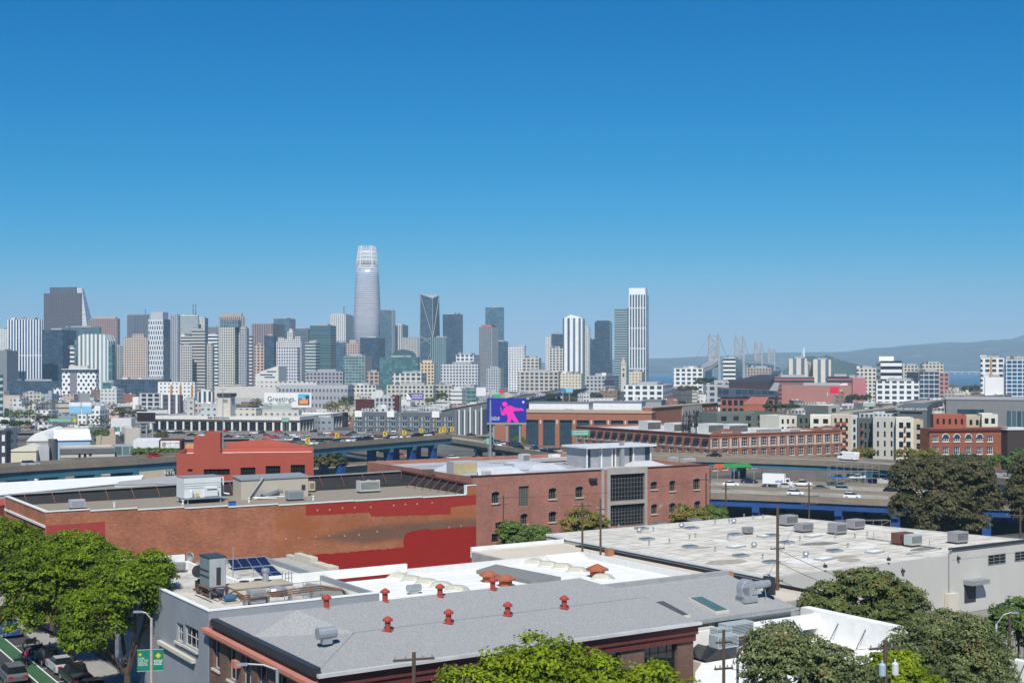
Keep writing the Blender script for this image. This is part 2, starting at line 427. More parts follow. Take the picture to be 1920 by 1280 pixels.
FOREST = M('island_wood', (.028, .042, .022), .95, 0, .5, .02, None, ((.12, .11, .085), .012, .58, .72))
ridge('yerba_buena_island', [(1462, 699), (1476, 690), (1484, 679), (1500, 673), (1515, 668), (1530, 671), (1548, 667), (1568, 676), (1590, 681), (1612, 687), (1632, 694), (1640, 698)], 6000, 500, FOREST, -2, 5, .10)
# ================================================================ far bridge across the bay
STEEL = M('pale_steel', (.36, .345, .345), .6, .2, .08, .05)
br = root('suspension_bridge', 'pale grey suspension bridge with four lattice towers crossing the bay', 'bridge', (P(1339, 690, 3300).x, 3300, 0))
tw = [(1339, 625, 3300), (1386.5, 628, 3900), (1422, 638, 4600), (1446.5, 651, 5300)]
tp = [P(*t) for t in tw]; base = Vector((tp[0].x, 3300, 0))
dirv = (tp[3] - tp[0]); dirv.z = 0; dirv.normalize(); side = Vector((dirv.y, -dirv.x, 0))
zd = 58.0
for t in tp:
    b = MB(); c = Vector((t.x, t.y, 0)) - base
    for sg in (-1, 1):
        b.tube(c + Vector((sg * 13.5, 0, -2)), c + Vector((sg * 11.5, 0, t.z - 5)), 4.4, 3.4, 4)
    zz = [zd - 14, zd + 4, zd + 22, zd + 38, t.z - 8]
    for i in range(len(zz)):
        b.tube(c + Vector((-12.5, 0, zz[i])), c + Vector((12.5, 0, zz[i])), 2.6, 2.6, 4)
        if i + 1 < len(zz):
            b.tube(c + Vector((-12, 0, zz[i])), c + Vector((12, 0, zz[i+1])), 2.0, 2.0, 4); b.tube(c + Vector((12, 0, zz[i])), c + Vector((-12, 0, zz[i+1])), 2.0, 2.0, 4)
    for sg in (-1, 1): b.tube(c + Vector((sg * 11.5, 0, t.z - 5)), c + Vector((sg * 11.5, 0, t.z)), 1.6, .8, 4)
    b.build('tower', STEEL, br)
ends = [tp[0] - dirv * 330 - (tp[0].z - zd - 2) * Vector((0, 0, 1)), *tp, tp[3] + dirv * 330 - (tp[3].z - zd - 4) * Vector((0, 0, 1))]
for sg in (-1, 1):
    b = MB()
    for k in range(5):
        p, q = ends[k], ends[k+1]; prev = None
        sag = max(10, (p.z + q.z) / 2 - zd - 8) if 0 < k < 4 else 6
        for i in range(13):
            t = i / 12; c = p.lerp(q, t) - base; c.z -= sag * 4 * t * (1 - t); c.z = max(c.z, zd + 4); c = c + side * sg * 11
            if prev is not None: b.tube(prev, c, .6, .6, 4)
            if k not in (0, 4) and 0 < i < 12: b.tube(c, Vector((c.x, c.y, zd)), .22, .22, 3)
            prev = c
    b.build('suspension_cable', STEEL, br)
path = [P(1310, 691.5, 2950), P(1324, 687, 3120)] + [Vector((p.x, p.y, zd + (4 if i in (1, 2) else 0))) for i, p in enumerate(tp)] + [tp[3] + dirv * 500 + Vector((0, 0, 44 - tp[3].z))]
b = MB()
for p, q in zip(path, path[1:]):
    d = (q - p); d.z = 0; d.normalize(); s = Vector((d.y, -d.x, 0)) * 11
    for z0, z1 in ((0, 2.2), (-9, -7)):
        ring = [[x - base + e * s + Vector((0, 0, z)) for e, z in ((-1, z0), (1, z0), (1, z1), (-1, z1))] for x in (p, q)]; b.loft(ring)
    L = (q - p).length; m = int(L / 24)
    for i in range(m):
        u0, u1 = p.lerp(q, i / m) - base, p.lerp(q, (i + .5) / m) - base; u2 = p.lerp(q, (i + 1) / m) - base
        for e in (-1, 1):
            b.tube(u0 + e * s + Vector((0, 0, 0)), u1 + e * s - Vector((0, 0, 8)), .8, .8, 4); b.tube(u1 + e * s - Vector((0, 0, 8)), u2 + e * s, .8, .8, 4)
b.build('deck_truss', STEEL, br)
for k, pp in enumerate([path[0], path[1], path[1].lerp(path[2], .5), path[3].lerp(path[4], .5)]):
    c = pp - base; MB().box(c.x - 4, c.x + 4, c.y - 4, c.y + 4, -1, c.z - 8).build('pier', STEEL, br)
sp = P(1507, 652, 8200); b = MB()
nb = root('bridge_tower', 'slim white single tower of the bridge beyond the wooded island', 'bridge', (sp.x, sp.y, 0))
b.loft([[(-7, -7, 0), (7, -7, 0), (7, 7, 0), (-7, 7, 0)], [(-6, -6, sp.z), (6, -6, sp.z), (6, 6, sp.z), (-6, 6, sp.z)]]); b.build('mast', WHITE, nb)
b = MB()
for i in range(5): b.tube((-3, 0, sp.z - 6 - i * 6), (-34 - i * 6, 0, 50), .6, .6, 3)
b.build('cable', WHITE, nb)
cw = root('causeway', 'long low pale causeway bridge crossing the blue bay at right', 'bridge', (P(1800, 690, 9000).x, 9000, 0)); b = MB()
b.box(-150, 480, -8, 8, 12, 16)
for i in range(12): b.box(-140 + i * 50, -134 + i * 50, -4, 4, -3, 12)
b.build('deck', M('causeway_concrete', (.6, .6, .58), .8), cw)
# ================================================================ haze: the air between here and the far shore
hm = bpy.data.materials.new('haze_air'); hm.use_nodes = True; hn = hm.node_tree; hn.nodes.remove(hn.nodes['Principled BSDF'])
pv = hn.nodes.new('ShaderNodeVolumePrincipled'); pv.inputs['Color'].default_value = (.49, .73, .92, 1); pv.inputs['Density'].default_value = 7.6e-5
pv.inputs['Anisotropy'].default_value = -.35
hn.links.new(pv.outputs[0], hn.nodes['Material Output'].inputs['Volume'])
tag(MB().box(-14000, 14000, -400, 16500, -12, 385).build('haze', hm), kind='stuff')
# ================================================================ near blocks
SHING = M('grey_shingle', (.295, .295, .295), .9, 0, .42, 11, None, ((.40, .40, .395), 6, .5, .72))
MEMB = M('white_membrane', (.78, .78, .76), .7, 0, .09, .5, None, ((.62, .59, .53), .45, .56, .78))
MEMG = M('dirty_white_membrane', (.62, .585, .52), .85, 0, .24, .3, (.35, 1.6, 1), ((.36, .32, .265), .8, .5, .66))
GRAVEL = M('tan_gravel', (.27, .235, .19), .95, 0, .14, 2)
CREAM = M('cream_render', (.56, .52, .44), .85, 0, .08, .3)
BRN = BRICK('brown_brick', (.10, .055, .042), (.17, .085, .06), (.2, .16, .14), .1, .25)
PINKB = BRICK('weathered_pink_brick', (.27, .085, .06), (.36, .13, .09), (.4, .28, .23), .1, .25, fleck=((.45, .31, .25), 1.3, .58, .8), patch=((.46, .39, .35), .45, .66, .76))
REDP = M('red_masonry_paint', (.33, .035, .028), .7, 0, .12, 1.2, (.6, 1, 3))
REDT = M('terracotta_stucco', (.36, .085, .06), .85, 0, .07, .3)
CAPR = M('red_metal', (.36, .05, .032), .6, 0, .3, 3, None, ((.2, .06, .04), 4, .58, .72))
SALM = M('salmon_paint', (.50, .20, .15), .7, 0, .12, 1)
MAROON = M('maroon_paint_and_shade', (.12, .035, .032), .7, 0, .15, 1)  # maroon copings; on the south cornice it holds the eave shade
BLUEG = M('blue_grey_render', (.26, .28, .31), .85, 0, .12, .3)

# ---- brown brick hall with the shingle roof
b1 = Block('brown brick hall with grey shingle hip roof and salmon cornice', 390, 592, 1300, 1262, 83.9, 32.5, 9.5, 'brick_hall', 'hall')
hL = [b1.px('L', *q) for q in ((399, 1196, 411.5, 1254), (427, 1214, 443, 1276), (453, 1231, 471, 1294), (482, 1248, 503, 1312), (520, 1268, 545, 1335))]
hR = [b1.px('R', *q) for q in ((742, 1268, 812, 1330), (880, 1250, 946, 1310), (1000, 1234, 1062, 1292), (1105, 1219, 1164, 1275), (1208, 1204, 1270, 1264))]
b1.wall(BRN, None, hL + hR, par=.5, rev=.35); bpy.data.objects.remove(b1.roof)
b1.windows(hL, 2, 2, M('pale_frame', (.45, .47, .48), .6), GLASS, .35, CREAM); b1.windows(hR, 4, 3, DARK, GLASS, .35)
w_, d_, h_ = b1.w, b1.d, b1.h
rf = [(0, 0, h_), (w_, 0, h_), (w_, 6, h_ + 1), (5.6, 6, h_ + 1), (3.5, 11.4, h_ + 2), (w_ - 2.5, 11.9, h_ + 2), (0, 11.4, h_ + .35), (w_ + .6, 12, h_ + .7), (0, d_, h_ + .1), (w_, d_, h_ + .1)]
b = MB()
for q in ((0, 1, 2, 3), (3, 2, 5, 4), (0, 3, 6), (3, 4, 6), (2, 7, 5), (4, 5, 9, 8), (6, 4, 8), (5, 7, 9)): b.poly([Vector(rf[i]) + Vector((0, -.35 if i < 2 else 0, 0)) for i in q])
roof1 = b.build('roof', SHING, b1.o)
b = MB(); b.tube((5.6, 6, h_ + 1.01), (w_, 6, h_ + 1.01), .05, .05, 4); b.tube((0, 0, h_), (5.6, 6, h_ + 1.01), .05, .05, 4); b.build('ridge_seam', GREYM, roof1)
MB().box(-.1, w_ + .3, -.72, -.36, h_ - .18, h_ + .04).build('gutter', M('pale_gutter', (.5, .5, .5), .6), b1.o)
b = MB(); b.box(.02, w_ + .22, -.34, -.02, h_ - .95, h_ - .2); b.box(.02, w_ + .1, -.2, -.02, h_ - 1.5, h_ - .96); b.build('south_cornice', MAROON, b1.o)  # darker than the west cornice: shade under the eave is in the colour
b = MB(); b.box(-.62, -.02, -.36, d_, h_ - .78, h_ - .5); b.box(-.4, -.02, -.34, d_, h_ - 1.0, h_ - .79); b.build('west_cornice', SALM, b1.o)
MB().box(-.3, .22, -.3, d_ - 1.5, h_ - .1, h_ + .42).build('coping', M('black_coping', (.03, .032, .04), .5), b1.o)
MB().tube((-.12, 6.2, 0), (-.12, 6.2, h_ - 1.1), .09).build('downpipe', SALM, b1.o)
MB().box(-.5, -.02, 13.6, 14.4, h_ - 2.3, h_ - 1.8).build('wall_lamp_box', SALM, b1.o)
def chimney_mesh(k=1.0):
    b = MB(); b.lathe([(.62 * k, 0), (.62 * k, .04)], n=4); b.lathe([(.26 * k, 0), (.26 * k, .85 * k), (.46 * k, .86 * k), (.46 * k, 1.02 * k), (.1, 1.26 * k), (.05, 1.28 * k)], n=14); return b.mesh('chimney', CAPR)
chm = chimney_mesh(.82); inv = b1.o.matrix_basis.inverted()
for q in ((727, 1180, 21), (841, 1166, 21), (952, 1152, 21), (1058, 1139, 21), (612, 1137, 22), (722, 1125, 22), (825, 1115, 22), (924, 1103, 22)):
    p = inv @ G(*q); p.z = h_ + p.y / 6 if p.y < 11.8 else h_ + 2 - .08 * (p.y - 11.8); inst('chimney', chm, roof1, p)
p = inv @ G(612, 1208, 20.7); b = MB(); b.mi = 0; b.box(-.35, .35, -.25, .25, 0, .5); b.lathe([(.42, -.7), (.42, .7)], (0, 0, .75), 12, 'x'); b.build('roof_vent', METAL, roof1, loc=(p.x, p.y, h_ + p.y / 6))

# ---- blue grey building with the crowded roof (L shape) and its white walls
b2 = Block('blue grey rendered building with a crowded equipment roof', 227, 391, 480, 1146, 101.3, 33, 10.5, 'rendered_building', 'building', w=15.1, d=26)
hL = [b2.px('L', 346, 1175, 372, 1214), b2.px('L', 331, 1168, 343, 1203)]
b2.wall(BLUEG, None, hL, par=.45, roof=M('worn_white_roof', (.55, .52, .47), .85, 0, .18, .2, None, ((.3, .27, .24), .35, .5, .68))); b2.windows(hL, 3, 2, M('frame_white', (.6, .6, .6)), GLASS, .25, CREAM)
H2 = b2.h
MB().box(-.35, -.01, 3, 12, 5.6, 5.9).build('ledge', CREAM, b2.o)
MB().box(-.06, .34, 0, 26, H2 + .003, H2 + .09).build('parapet_cap', MEMB, b2.o)
MB().box(0, 15.1, -.04, .36, H2 + .006, H2 + .12).build('parapet_cap', MEMB, b2.o)
MB().box(0, 6.6, 25.2, 25.6, H2 - .4, H2 + .9).build('north_parapet', MEMB, b2.o)
MB().box(6.6, 7.0, 12.2, 25.6, H2 - .4, H2 + .25).build('inner_parapet', MEMB, b2.o)
MB().box(6.6, 24, 11.5, 11.9, H2 - .5, H2 + .3).build('inner_parapet', MEMB, b2.o)
b3 = MB(); sr = root('flat_roofed_annexe', 'flat grey roofed annexe carrying solar panels below the red wall', 'building', AF(15.15, 12, 10.5), R(33))
MB().box(0, 2.2, 0, 13.4, 0, 9.9).build('wall', CREAM, sr); MB().box(.1, 2.1, .1, 13.3, 9.9, 10.0).build('roof', M('grey_felt', (.4, .39, .36), .9, 0, .12, .3), sr)
for i in range(5): MB().box(2.22, 3.3 - .15 * i, 3 + i * 2.1, 4.9 + i * 2.1, 8.6, 10.2 + (.5 if i in (2, 3) else .1)).build('stepped_parapet', CREAM, sr)
PVM = M('solar_cell', (.012, .018, .06), .2, 0, .2, 1)
def solar(label, p, nx, ny, tilt, rot):
    o = root('solar_panel', label, 'solar panel', p, rot, 'solar panels on the annexe roof'); b = MB(); w, d = nx * 1.0, ny * 1.6
    z = lambda y: .25 + y * tan(tilt)
    b.poly([(0, 0, z(0)), (w, 0, z(0)), (w, d, z(d)), (0, d, z(d))]); b.build('cells', PVM, o)
    b = MB()
    for i in range(nx + 1): b.tube((i, 0, z(0) + .01), (i, d, z(d) + .01), .03, .03, 4)
    for j in range(ny + 1): b.tube((0, j * 1.6, z(j * 1.6) + .01), (w, j * 1.6, z(j * 1.6) + .01), .03, .03, 4)
    for x in (.1, w - .1): b.tube((x, d - .1, 0), (x, d - .1, z(d)), .03)
    b.build('frame', METAL, o)
zr2 = 10.5 + H2 - .45
solar('long row of dark solar panels along the foot of the red brick wall', G(436, 1070, zr2), 4, 1, R(22), R(33))
solar('tilted dark solar array on the grey annexe roof', G(497, 1091, zr2 + .3), 2, 2, R(12), R(33))

# ---- white roofed building with dome skylights
wr = root('white_roofed_building', 'low building under a bright white membrane roof with dome skylights', 'building', AF(17.1, 0, 10.5), R(33))
ZW = 19.9 - 10.5; LX, LY = 45.7 - 17.1, 11.7
MB().prism([(-1.9, -8), (LX, -8), (LX, LY), (-1.9, LY)], 0, ZW, cap=False).build('wall', CREAM, wr)
wroof = MB().prism([(-1.88, .3), (12.4, .3), (12.4, -7.8), (LX - .4, -7.8), (LX - .4, LY - .4), (-1.88, LY - .4)], ZW - .1, ZW).build('roof', MEMB, wr)
for q in ((6.9, LX - .4, LY - .38, LY, ZW - .3, ZW + .62), (LX - .38, LX, -7, LY, ZW - .3, ZW + .55), (6.2, 6.5, 1, LY - .4, ZW - .1, ZW + .4)): MB().box(*q).build('parapet', M('white_render', (.66, .66, .64), .8, 0, .08, .9, (3, 3, .2)), wr)
b = MB(); b.loft([[(x, y, ZW + dz) for x, y, dz in ((LX - 5.5, LY - 2.2, .02), (LX - 1.2, LY - 2.2, .02), (LX - 1.2, LY - .4, .02), (LX - 5.5, LY - .4, .02))], [(x, y, ZW + dz) for x, y, dz in ((LX - 5.5, LY - 2.2, .1), (LX - 1.2, LY - 2.2, .1), (LX - 1.2, LY - .4, .7), (LX - 5.5, LY - .4, .7))]]); b.build('cricket', MEMB, wroof)
inw = wr.matrix_basis.inverted()
def wl(px, py, z=19.9): return inw @ G(px, py, z)
DOME = M('dome_plastic', (.47, .45, .37), .35, 0, .12, 2)
def dome_mesh():
    b = MB(); n = 9; L, W = 1.9, 1.15
    for i in range(n + 1):
        for j in range(n + 1):
            x, y = -1 + 2 * i / n, -1 + 2 * j / n; b.v.append((x * L / 2, y * W / 2, .12 + .42 * ((1 - x ** 4) * (1 - y ** 4)) ** .6))
    for i in range(n):
        for j in range(n): k = i * (n + 1) + j; b.f.append((k, k + n + 1, k + n + 2, k + 1)); b.m.append(0)
    b.mi = 1; b.box(-L/2 - .06, L/2 + .06, -W/2 - .06, W/2 + .06, 0, .115)
    return b.mesh('dome_skylight', [DOME, MEMB], True)
dm = dome_mesh()
for px, py in ((748, 1083), (773, 1089), (800, 1094), (828, 1100), (857, 1107), (1003, 1057), (1029, 1061), (1055, 1065), (1083, 1072), (1130, 1085)):
    p = wl(px, py); inst('dome_skylight', dm, wroof, (p.x, p.y, ZW), R(-62))
TERRA = M('terracotta_cap', (.35, .11, .055), .7, 0, .15, 2)
for px, py, k in ((917, 1090, 1.0), (948, 1098, 1.0), (1120, 1081, 1.15)):
    p = wl(px, py); b = MB(); b.lathe([(.62 * k, 0), (.62 * k, .55 * k), (.95 * k, .56 * k), (.95 * k, .72 * k), (.12, 1.1 * k)], n=6); inst('roof_hood', b.mesh('roof_hood', TERRA), wroof, (p.x, p.y, ZW), .3)
MONI = M('grey_slate', (.19, .20, .195), .9, 0, .12, 2, (.4, 4, 1))
b = MB(); c = [wl(894, 1070), wl(921, 1061), wl(1075, 1096), wl(993, 1092)]; c = [wl(893, 1071, 20.1), wl(930, 1058, 20.6), wl(1052, 1086, 20.4), wl(995, 1093, 20.0)]
b.prism([(p.x, p.y) for p in (c[0], c[3], c[2], c[1])], ZW + .003, [ZW + .35, ZW + .35, ZW + .75, ZW + .75]); b.build('roof_monitor', MONI, wroof)
c = [wl(548, 1120, 20.2), wl(670, 1128, 20.0), wl(640, 1112, 20.3), wl(575, 1094, 20.9)]
b = MB(); b.prism([(p.x, p.y) for p in c], ZW - 1, [ZW + .3, ZW + .3, ZW + .9, ZW + 1.1]); b.build('roof_monitor', MONI, wroof)
p = wl(776, 1113); b = MB(); b.box(-.4, .4, -.2, .2, 0, .35); b.lathe([(.32, -.65), (.32, .65)], (0, 0, .55), 10, 'x'); b.build('roof_vent', METAL, wroof, loc=(p.x, p.y, ZW))
p = wl(685, 1121); b = MB(); b.box(-.45, .45, -.35, .35, 0, .25); b.box(-.55, .55, -.45, .45, .26, .34); b.box(-.5, .5, -.4, .4, .38, .45); b.build('roof_vent', METAL, wroof, loc=(p.x, p.y, ZW))

# ---- grey shed roof with two skylights
g3 = root('shed_building', 'grey shingle shed roof with two long skylights beside the brick hall', 'building', AF(29.4, -18.7, 10.5), R(33))
MB().prism([(3.2, 0), (15.9, 0), (15.9, 8), (3.2, 8)], 0, [8.9, 8.9, 10.5, 10.5], cap=False).build('wall', CREAM, g3)
b = MB(); b.prism([(-2, -.3), (16.1, -.3), (16.1, 8), (-2, 8)], [8.86, 8.86, 10.45, 10.45], [8.98, 8.98, 10.58, 10.58]); r3 = b.build('roof', SHING, g3)
MB().box(-.2, 16.1, 8.0, 8.5, 9.6, 10.95).build('parapet', M('grey_felt_wall', (.33, .33, .34), .9), g3)
MB().box(2.5, 16.3, -.62, -.32, 8.72, 8.92).build('gutter', GREYM, g3)
in3 = g3.matrix_basis.inverted()
for px, py, gm in ((1256, 1130, M('skylight_brown', (.09, .085, .075), .15)), (1329, 1121, M('skylight_green', (.08, .15, .15), .12))):
    p = in3 @ G(px, py, 20.6); s = root('x', None, None, (0, 0, 0)); bpy.data.objects.remove(s)
    b = MB(); sl = lambda y: 8.98 + (y + .3) * 1.6 / 8.3
    y0, y1 = p.y - 1.7, p.y + 1.7; x0, x1 = p.x - .75, p.x + .75
    b.prism([(x0, y0), (x1, y0), (x1, y1), (x0, y1)], [sl(y0) - .02, sl(y0) - .02, sl(y1) - .02, sl(y1) - .02], [sl(y0) + .2, sl(y0) + .2, sl(y1) + .2, sl(y1) + .2]); k = b.build('skylight', CREAM, r3)
    b = MB()
    for a, e in ((x0 + .1, p.x - .03), (p.x + .03, x1 - .1)): b.prism([(a, y0 + .1), (e, y0 + .1), (e, y1 - .1), (a, y1 - .1)], [sl(y0+.1) + .19, sl(y0+.1) + .19, sl(y1-.1) + .19, sl(y1-.1) + .19], [sl(y0+.1) + .235, sl(y0+.1) + .235, sl(y1-.1) + .235, sl(y1-.1) + .235])
    b.build('pane', gm, k)
# fan and duct on it
pf_ = in3 @ G(1400, 1112, 20.6); f = root('exhaust_fan', 'large galvanised exhaust fan with a horizontal duct on the shed roof', 'exhaust fan', in3.inverted() @ Vector((pf_.x, pf_.y, 8.98 + (pf_.y + .3) * .193 + .2)), R(33)); f.scale = (.85, .85, .85)
b = MB(); b.box(-.9, .9, -.7, .7, -.25, .35); b.build('curb', METAL, f)
b = MB(); b.lathe([(.85, -.55), (.95, -.5), (.95, .3), (.85, .35)], (-.2, 0, 1.15), 14, 'y'); b.box(-1.1, -.1, -.55, .3, .36, 1.3); b.build('fan_housing', METAL, f)
b = MB(); b.lathe([(.42, 0), (.42, 2.9)], (.3, 0, 1.3), 12, 'x'); b.build('duct', METAL, f)
MB().box(3.0, 3.3, -.75, .75, .2, 2.0).build('louvre', DARK, f)
b = MB(); b.tube((1.2, -.3, 0), (1.2, -.1, 1), .04); b.tube((2.4, -.3, 0), (2.4, -.1, 1), .04); b.build('support', METAL, f)

# ---- white flat roofs at the lower right
w9 = root('white_flat_building', 'white flat roofed building with braced parapets behind the street trees', 'building', AF(32.6, -46, 9.5), R(33))
Z9 = 8.0; ZR = 7.3
MB().box(0, 15.3, 0, 26.9, 0, ZR - .121).build('wall', CREAM, w9); r9 = MB().box(.0, 15, 0, 26.8, ZR - .12, ZR).build('roof', MEMB, w9)
MB().box(15, 15.7, -8, 16, 0, Z9 + .95).build('parapet', MEMB, w9); MB().box(15, 16, 16.0, 28.4, 0, Z9 + 1.5).build('parapet', MEMB, w9); MB().box(.2, 15, 26.4, 26.9, Z9, Z9 + 1.2).build('parapet', MEMB, w9)
for y in (6, 10, 14, 18, 21, 24): MB().tube((14.95, y, Z9 + .8), (13.8, y, ZR), .04).build('brace', DARK, r9)
for x in (9, 12): MB().tube((x, 26.35, Z9 + 1), (x, 24.7, ZR), .06).build('brace', DARK, r9)
wp = [(0, .01), (0, 24.4), (-2.6, 22.2), (-7.4, 16.9), (-11.5, 12)]; MB().prism(wp, 0, ZR - .13).build('wall', CREAM, w9); MB().prism(wp, ZR - .125, ZR - .01).build('roof', MEMB, w9)
in9 = w9.matrix_basis.inverted()
gp_ = in9 @ G(1322, 1242, 16.8); Z9 = ZR; b = MB(); b.prism([(gp_.x, gp_.y), (gp_.x + 2.6, gp_.y), (gp_.x + 2.6, gp_.y + 2.4), (gp_.x, gp_.y + 2.4)], Z9, Z9 + .2); b.loft([[(gp_.x - .1, gp_.y + v, Z9 + .2), (gp_.x + 1.3, gp_.y + v, Z9 + .95), (gp_.x + 2.7, gp_.y + v, Z9 + .2)] for v in (-.1, 2.5)]); b.build('gabled_skylight', M('black_glass', (.02, .021, .025), .15), r9)
MB().box(2.0, 3.6, 7, 9, Z9, Z9 + .5).build('roof_hatch', MEMB, r9)
q9 = in9 @ P(1306, 1206, 103.6); MB().box(q9.x, q9.x + 2.0, q9.y, q9.y + 1.2, ZR, ZR + 2.1).build('stair_hut', CREAM, r9)

# ---- big flat grey warehouse at right
b7 = root('flat_warehouse', 'wide grey warehouse with a stained pale flat roof full of vents', 'warehouse', AF(61.5, 0, 9), R(33))
GRY7 = M('pale_grey_render', (.50, .485, .45), .85, 0, .07, .25, (1, 1, .35))
ring = [(0, 0), (51, 0), (48.2, 5), (40.1, 42), (0, 42)]; H7 = 9.0
b = MB(); b.prism(ring, 0, H7, cap=False); b.build('wall', GRY7, b7)
ri = [(.25, .25), (50.6, .25), (47.9, 4.9), (39.8, 41.75), (.25, 41.75)]
r7 = MB().prism(ri, H7 - .3, H7 - .15).build('roof', MEMG, b7)
b = MB()
for k in range(5):
    o0, o1, i0, i1 = ring[k], ring[(k+1) % 5], ri[k], ri[(k+1) % 5]
    b.poly([(*o0, H7), (*o1, H7), (*i1, H7), (*i0, H7)]); b.poly([(*i0, H7), (*i1, H7), (*i1, H7 - .2), (*i0, H7 - .2)])
b.build('parapet', M('grey_coping', (.5, .49, .46), .8), b7)
MB().box(-.12, -.02, -.1, 42, H7 - .28, H7 + .02).build('gutter', MEMB, b7)
in7 = b7.matrix_basis.inverted()
def u7(px, py, y=0):   # point on the front wall
    d = (in7 @ Vector((T(px) * 100, 100, CZ))); c = in7 @ Vector((0, 0, CZ)); e = in7 @ P(px, py, 100)
    t = (y - c.y) / (e.y - c.y); return c + (e - c) * t
a, e = u7(1784, 1040), u7(1925, 1018)
MB().box(a.x, 51, -.03, .3, H7 - .6, H7 + .55).build('raised_parapet', GRY7, b7); MB().box(a.x - .1, 51, -.2, .4, H7 + .56, H7 + .8).build('coping', DARK, b7)
b = MB(); b.tube((a.x - .6, -.12, 1.5), (a.x - .6, -.12, H7 + .5), .07); b.tube((a.x - .6, -.12, H7 + .5), (a.x + .2, -.12, H7 + .72), .07); b.build('downpipe', METAL, b7)
for q in ((1852, 1036, 1885, 1059), (1902, 1030, 1935, 1052)):
    p0, p1 = u7(q[0], q[3]), u7(q[2], q[1]); inst('window', win_mesh(p1.x - p0.x, p1.z - p0.z, 3, 3, GREYM, GLASS, .07), b7, ((p0.x + p1.x) / 2, -.07, p0.z))
p0, p1 = u7(1808, 1130), u7(1829, 1092)
MB().box(p0.x, p1.x, -.06, -.01, max(p0.z, .2), p1.z).build('door', DARK, b7); MB().box(p0.x - .2, p1.x + 1, -1.3, -.02, p1.z, p1.z + .55).build('canopy', GREYM, b7)
for px, py in ((1795, 1048), (1691, 1072), (1664, 1050), (1545, 1063)):
    p = u7(px, py); b = MB(); b.box(-.16, .16, -.34, -.02, 0, .3); b.tube((0, -.2, .3), (0, -.05, .5), .04); b.build('wall_lamp', DARK, b7, loc=(p.x, 0, p.z))
p0 = u7(1780, 1120); MB().box(p0.x - .9, p0.x + .9, -.7, -.05, max(2.05, p0.z - 1.5), p0.z + .6).build('meter_cabinet', CREAM, b7)
# low beige roof between
b8 = root('beige_low_building', 'low narrow building with beige roof along the grey warehouse', 'building', AF(47.2, -8, 9.5), R(33))
MB().box(0, 14, 0, 45.6, 0, 7.7).build('wall', M('grey_block', (.36, .37, .37), .9), b8); MB().box(.1, 13.95, .1, 45.5, 7.7, 7.8).build('roof', M('beige_roof', (.58, .51, .42), .85, 0, .08, .3), b8)
MB().box(13.2, 14.2, 0, 42, 7.8, 7.95).build('flashing', BLACK, b8)
b = MB(); b.box(0, 14, 45.6, 45.9, 7, 8.3); b.build('parapet', MEMB, b8)
for y in (12, 33): MB().box(11.6, 12.5, y, y + .7, 7.8, 8.7).build('chimney', M('orange_brick', (.36, .17, .09), .9), b8)

# ---- rooftop kit on the warehouse
def r7p(px, py, z=17.85): return G(px, py, z)
def pipe_mesh():
    b = MB(); b.lathe([(.3, 0), (.12, .03), (.11, .55), (.2, .56), (.2, .72), (.05, .78)], n=8); return b.mesh('vent_pipe', METAL)
vp = pipe_mesh()
def turb_mesh():
    b = MB(); b.lathe([(.35, 0), (.35, .35), (.5, .45), (.55, .65), (.45, .85), (.5, .9), (.3, 1.05), (.05, 1.1)], n=12); return b.mesh('turbine_vent', METAL)
tvm = turb_mesh()
def hat_mesh():
    b = MB(); b.box(-.75, .75, -.55, .55, 0, .22); b.mi = 1; b.poly([(-.7, -.5, .225), (.7, -.5, .225), (.7, .5, .26), (-.7, .5, .26)]); return b.mesh('roof_skylight', [GREYM, M('dusty_glass', (.13, .14, .15), .3)])
hat = hat_mesh()
def hatw_mesh():
    b = MB(); b.box(-1.1, 1.1, -.6, .6, 0, .22); b.mi = 1; b.poly([(-1.05, -.55, .225), (1.05, -.55, .225), (1.05, .55, .225), (-1.05, .55, .225)]); return b.mesh('roof_skylight', [METAL, MEMB])
hatw = hatw_mesh()
def on7(me, name, lst, rot=0, k=1.0):
    for px, py in lst: p = in7 @ r7p(px, py); inst(name, me, r7, (p.x, p.y, H7 - .152), rot, (k, k, k))
on7(hat, 'roof_skylight', ((1203, 992), (1297, 991), (1213, 1012), (1294, 1026), (1389, 1043), (1379, 1003), (1446, 1055), (1565, 1034), (1302, 975), (1236, 982), (1475, 1018), (1448, 1005)), 0, 1.15)
on7(hatw, 'roof_skylight', ((1380, 1026), (1524, 1006), (1640, 1036), (1545, 1049), (1436, 1006)), .2, 1.1)
on7(vp, 'vent_pipe', ((1225, 995), (1255, 1018), (1293, 1010), (1304, 1007), (1365, 1010), (1341, 1033), (1430, 1047), (1217, 1022), (1160, 990), (1341, 982), (1367, 980), (1412, 973), (1431, 971), (1500, 1013), (1590, 1026), (1603, 1008), (1626, 1004), (1566, 1009), (1480, 1021), (1702, 1010), (1720, 1015), (1330, 975), (1395, 970)), 0, .75)
on7(tvm, 'turbine_vent', ((1199, 999), (1278, 990), (1414, 1027), (1511, 1045), (1376, 982)), 0, .72)
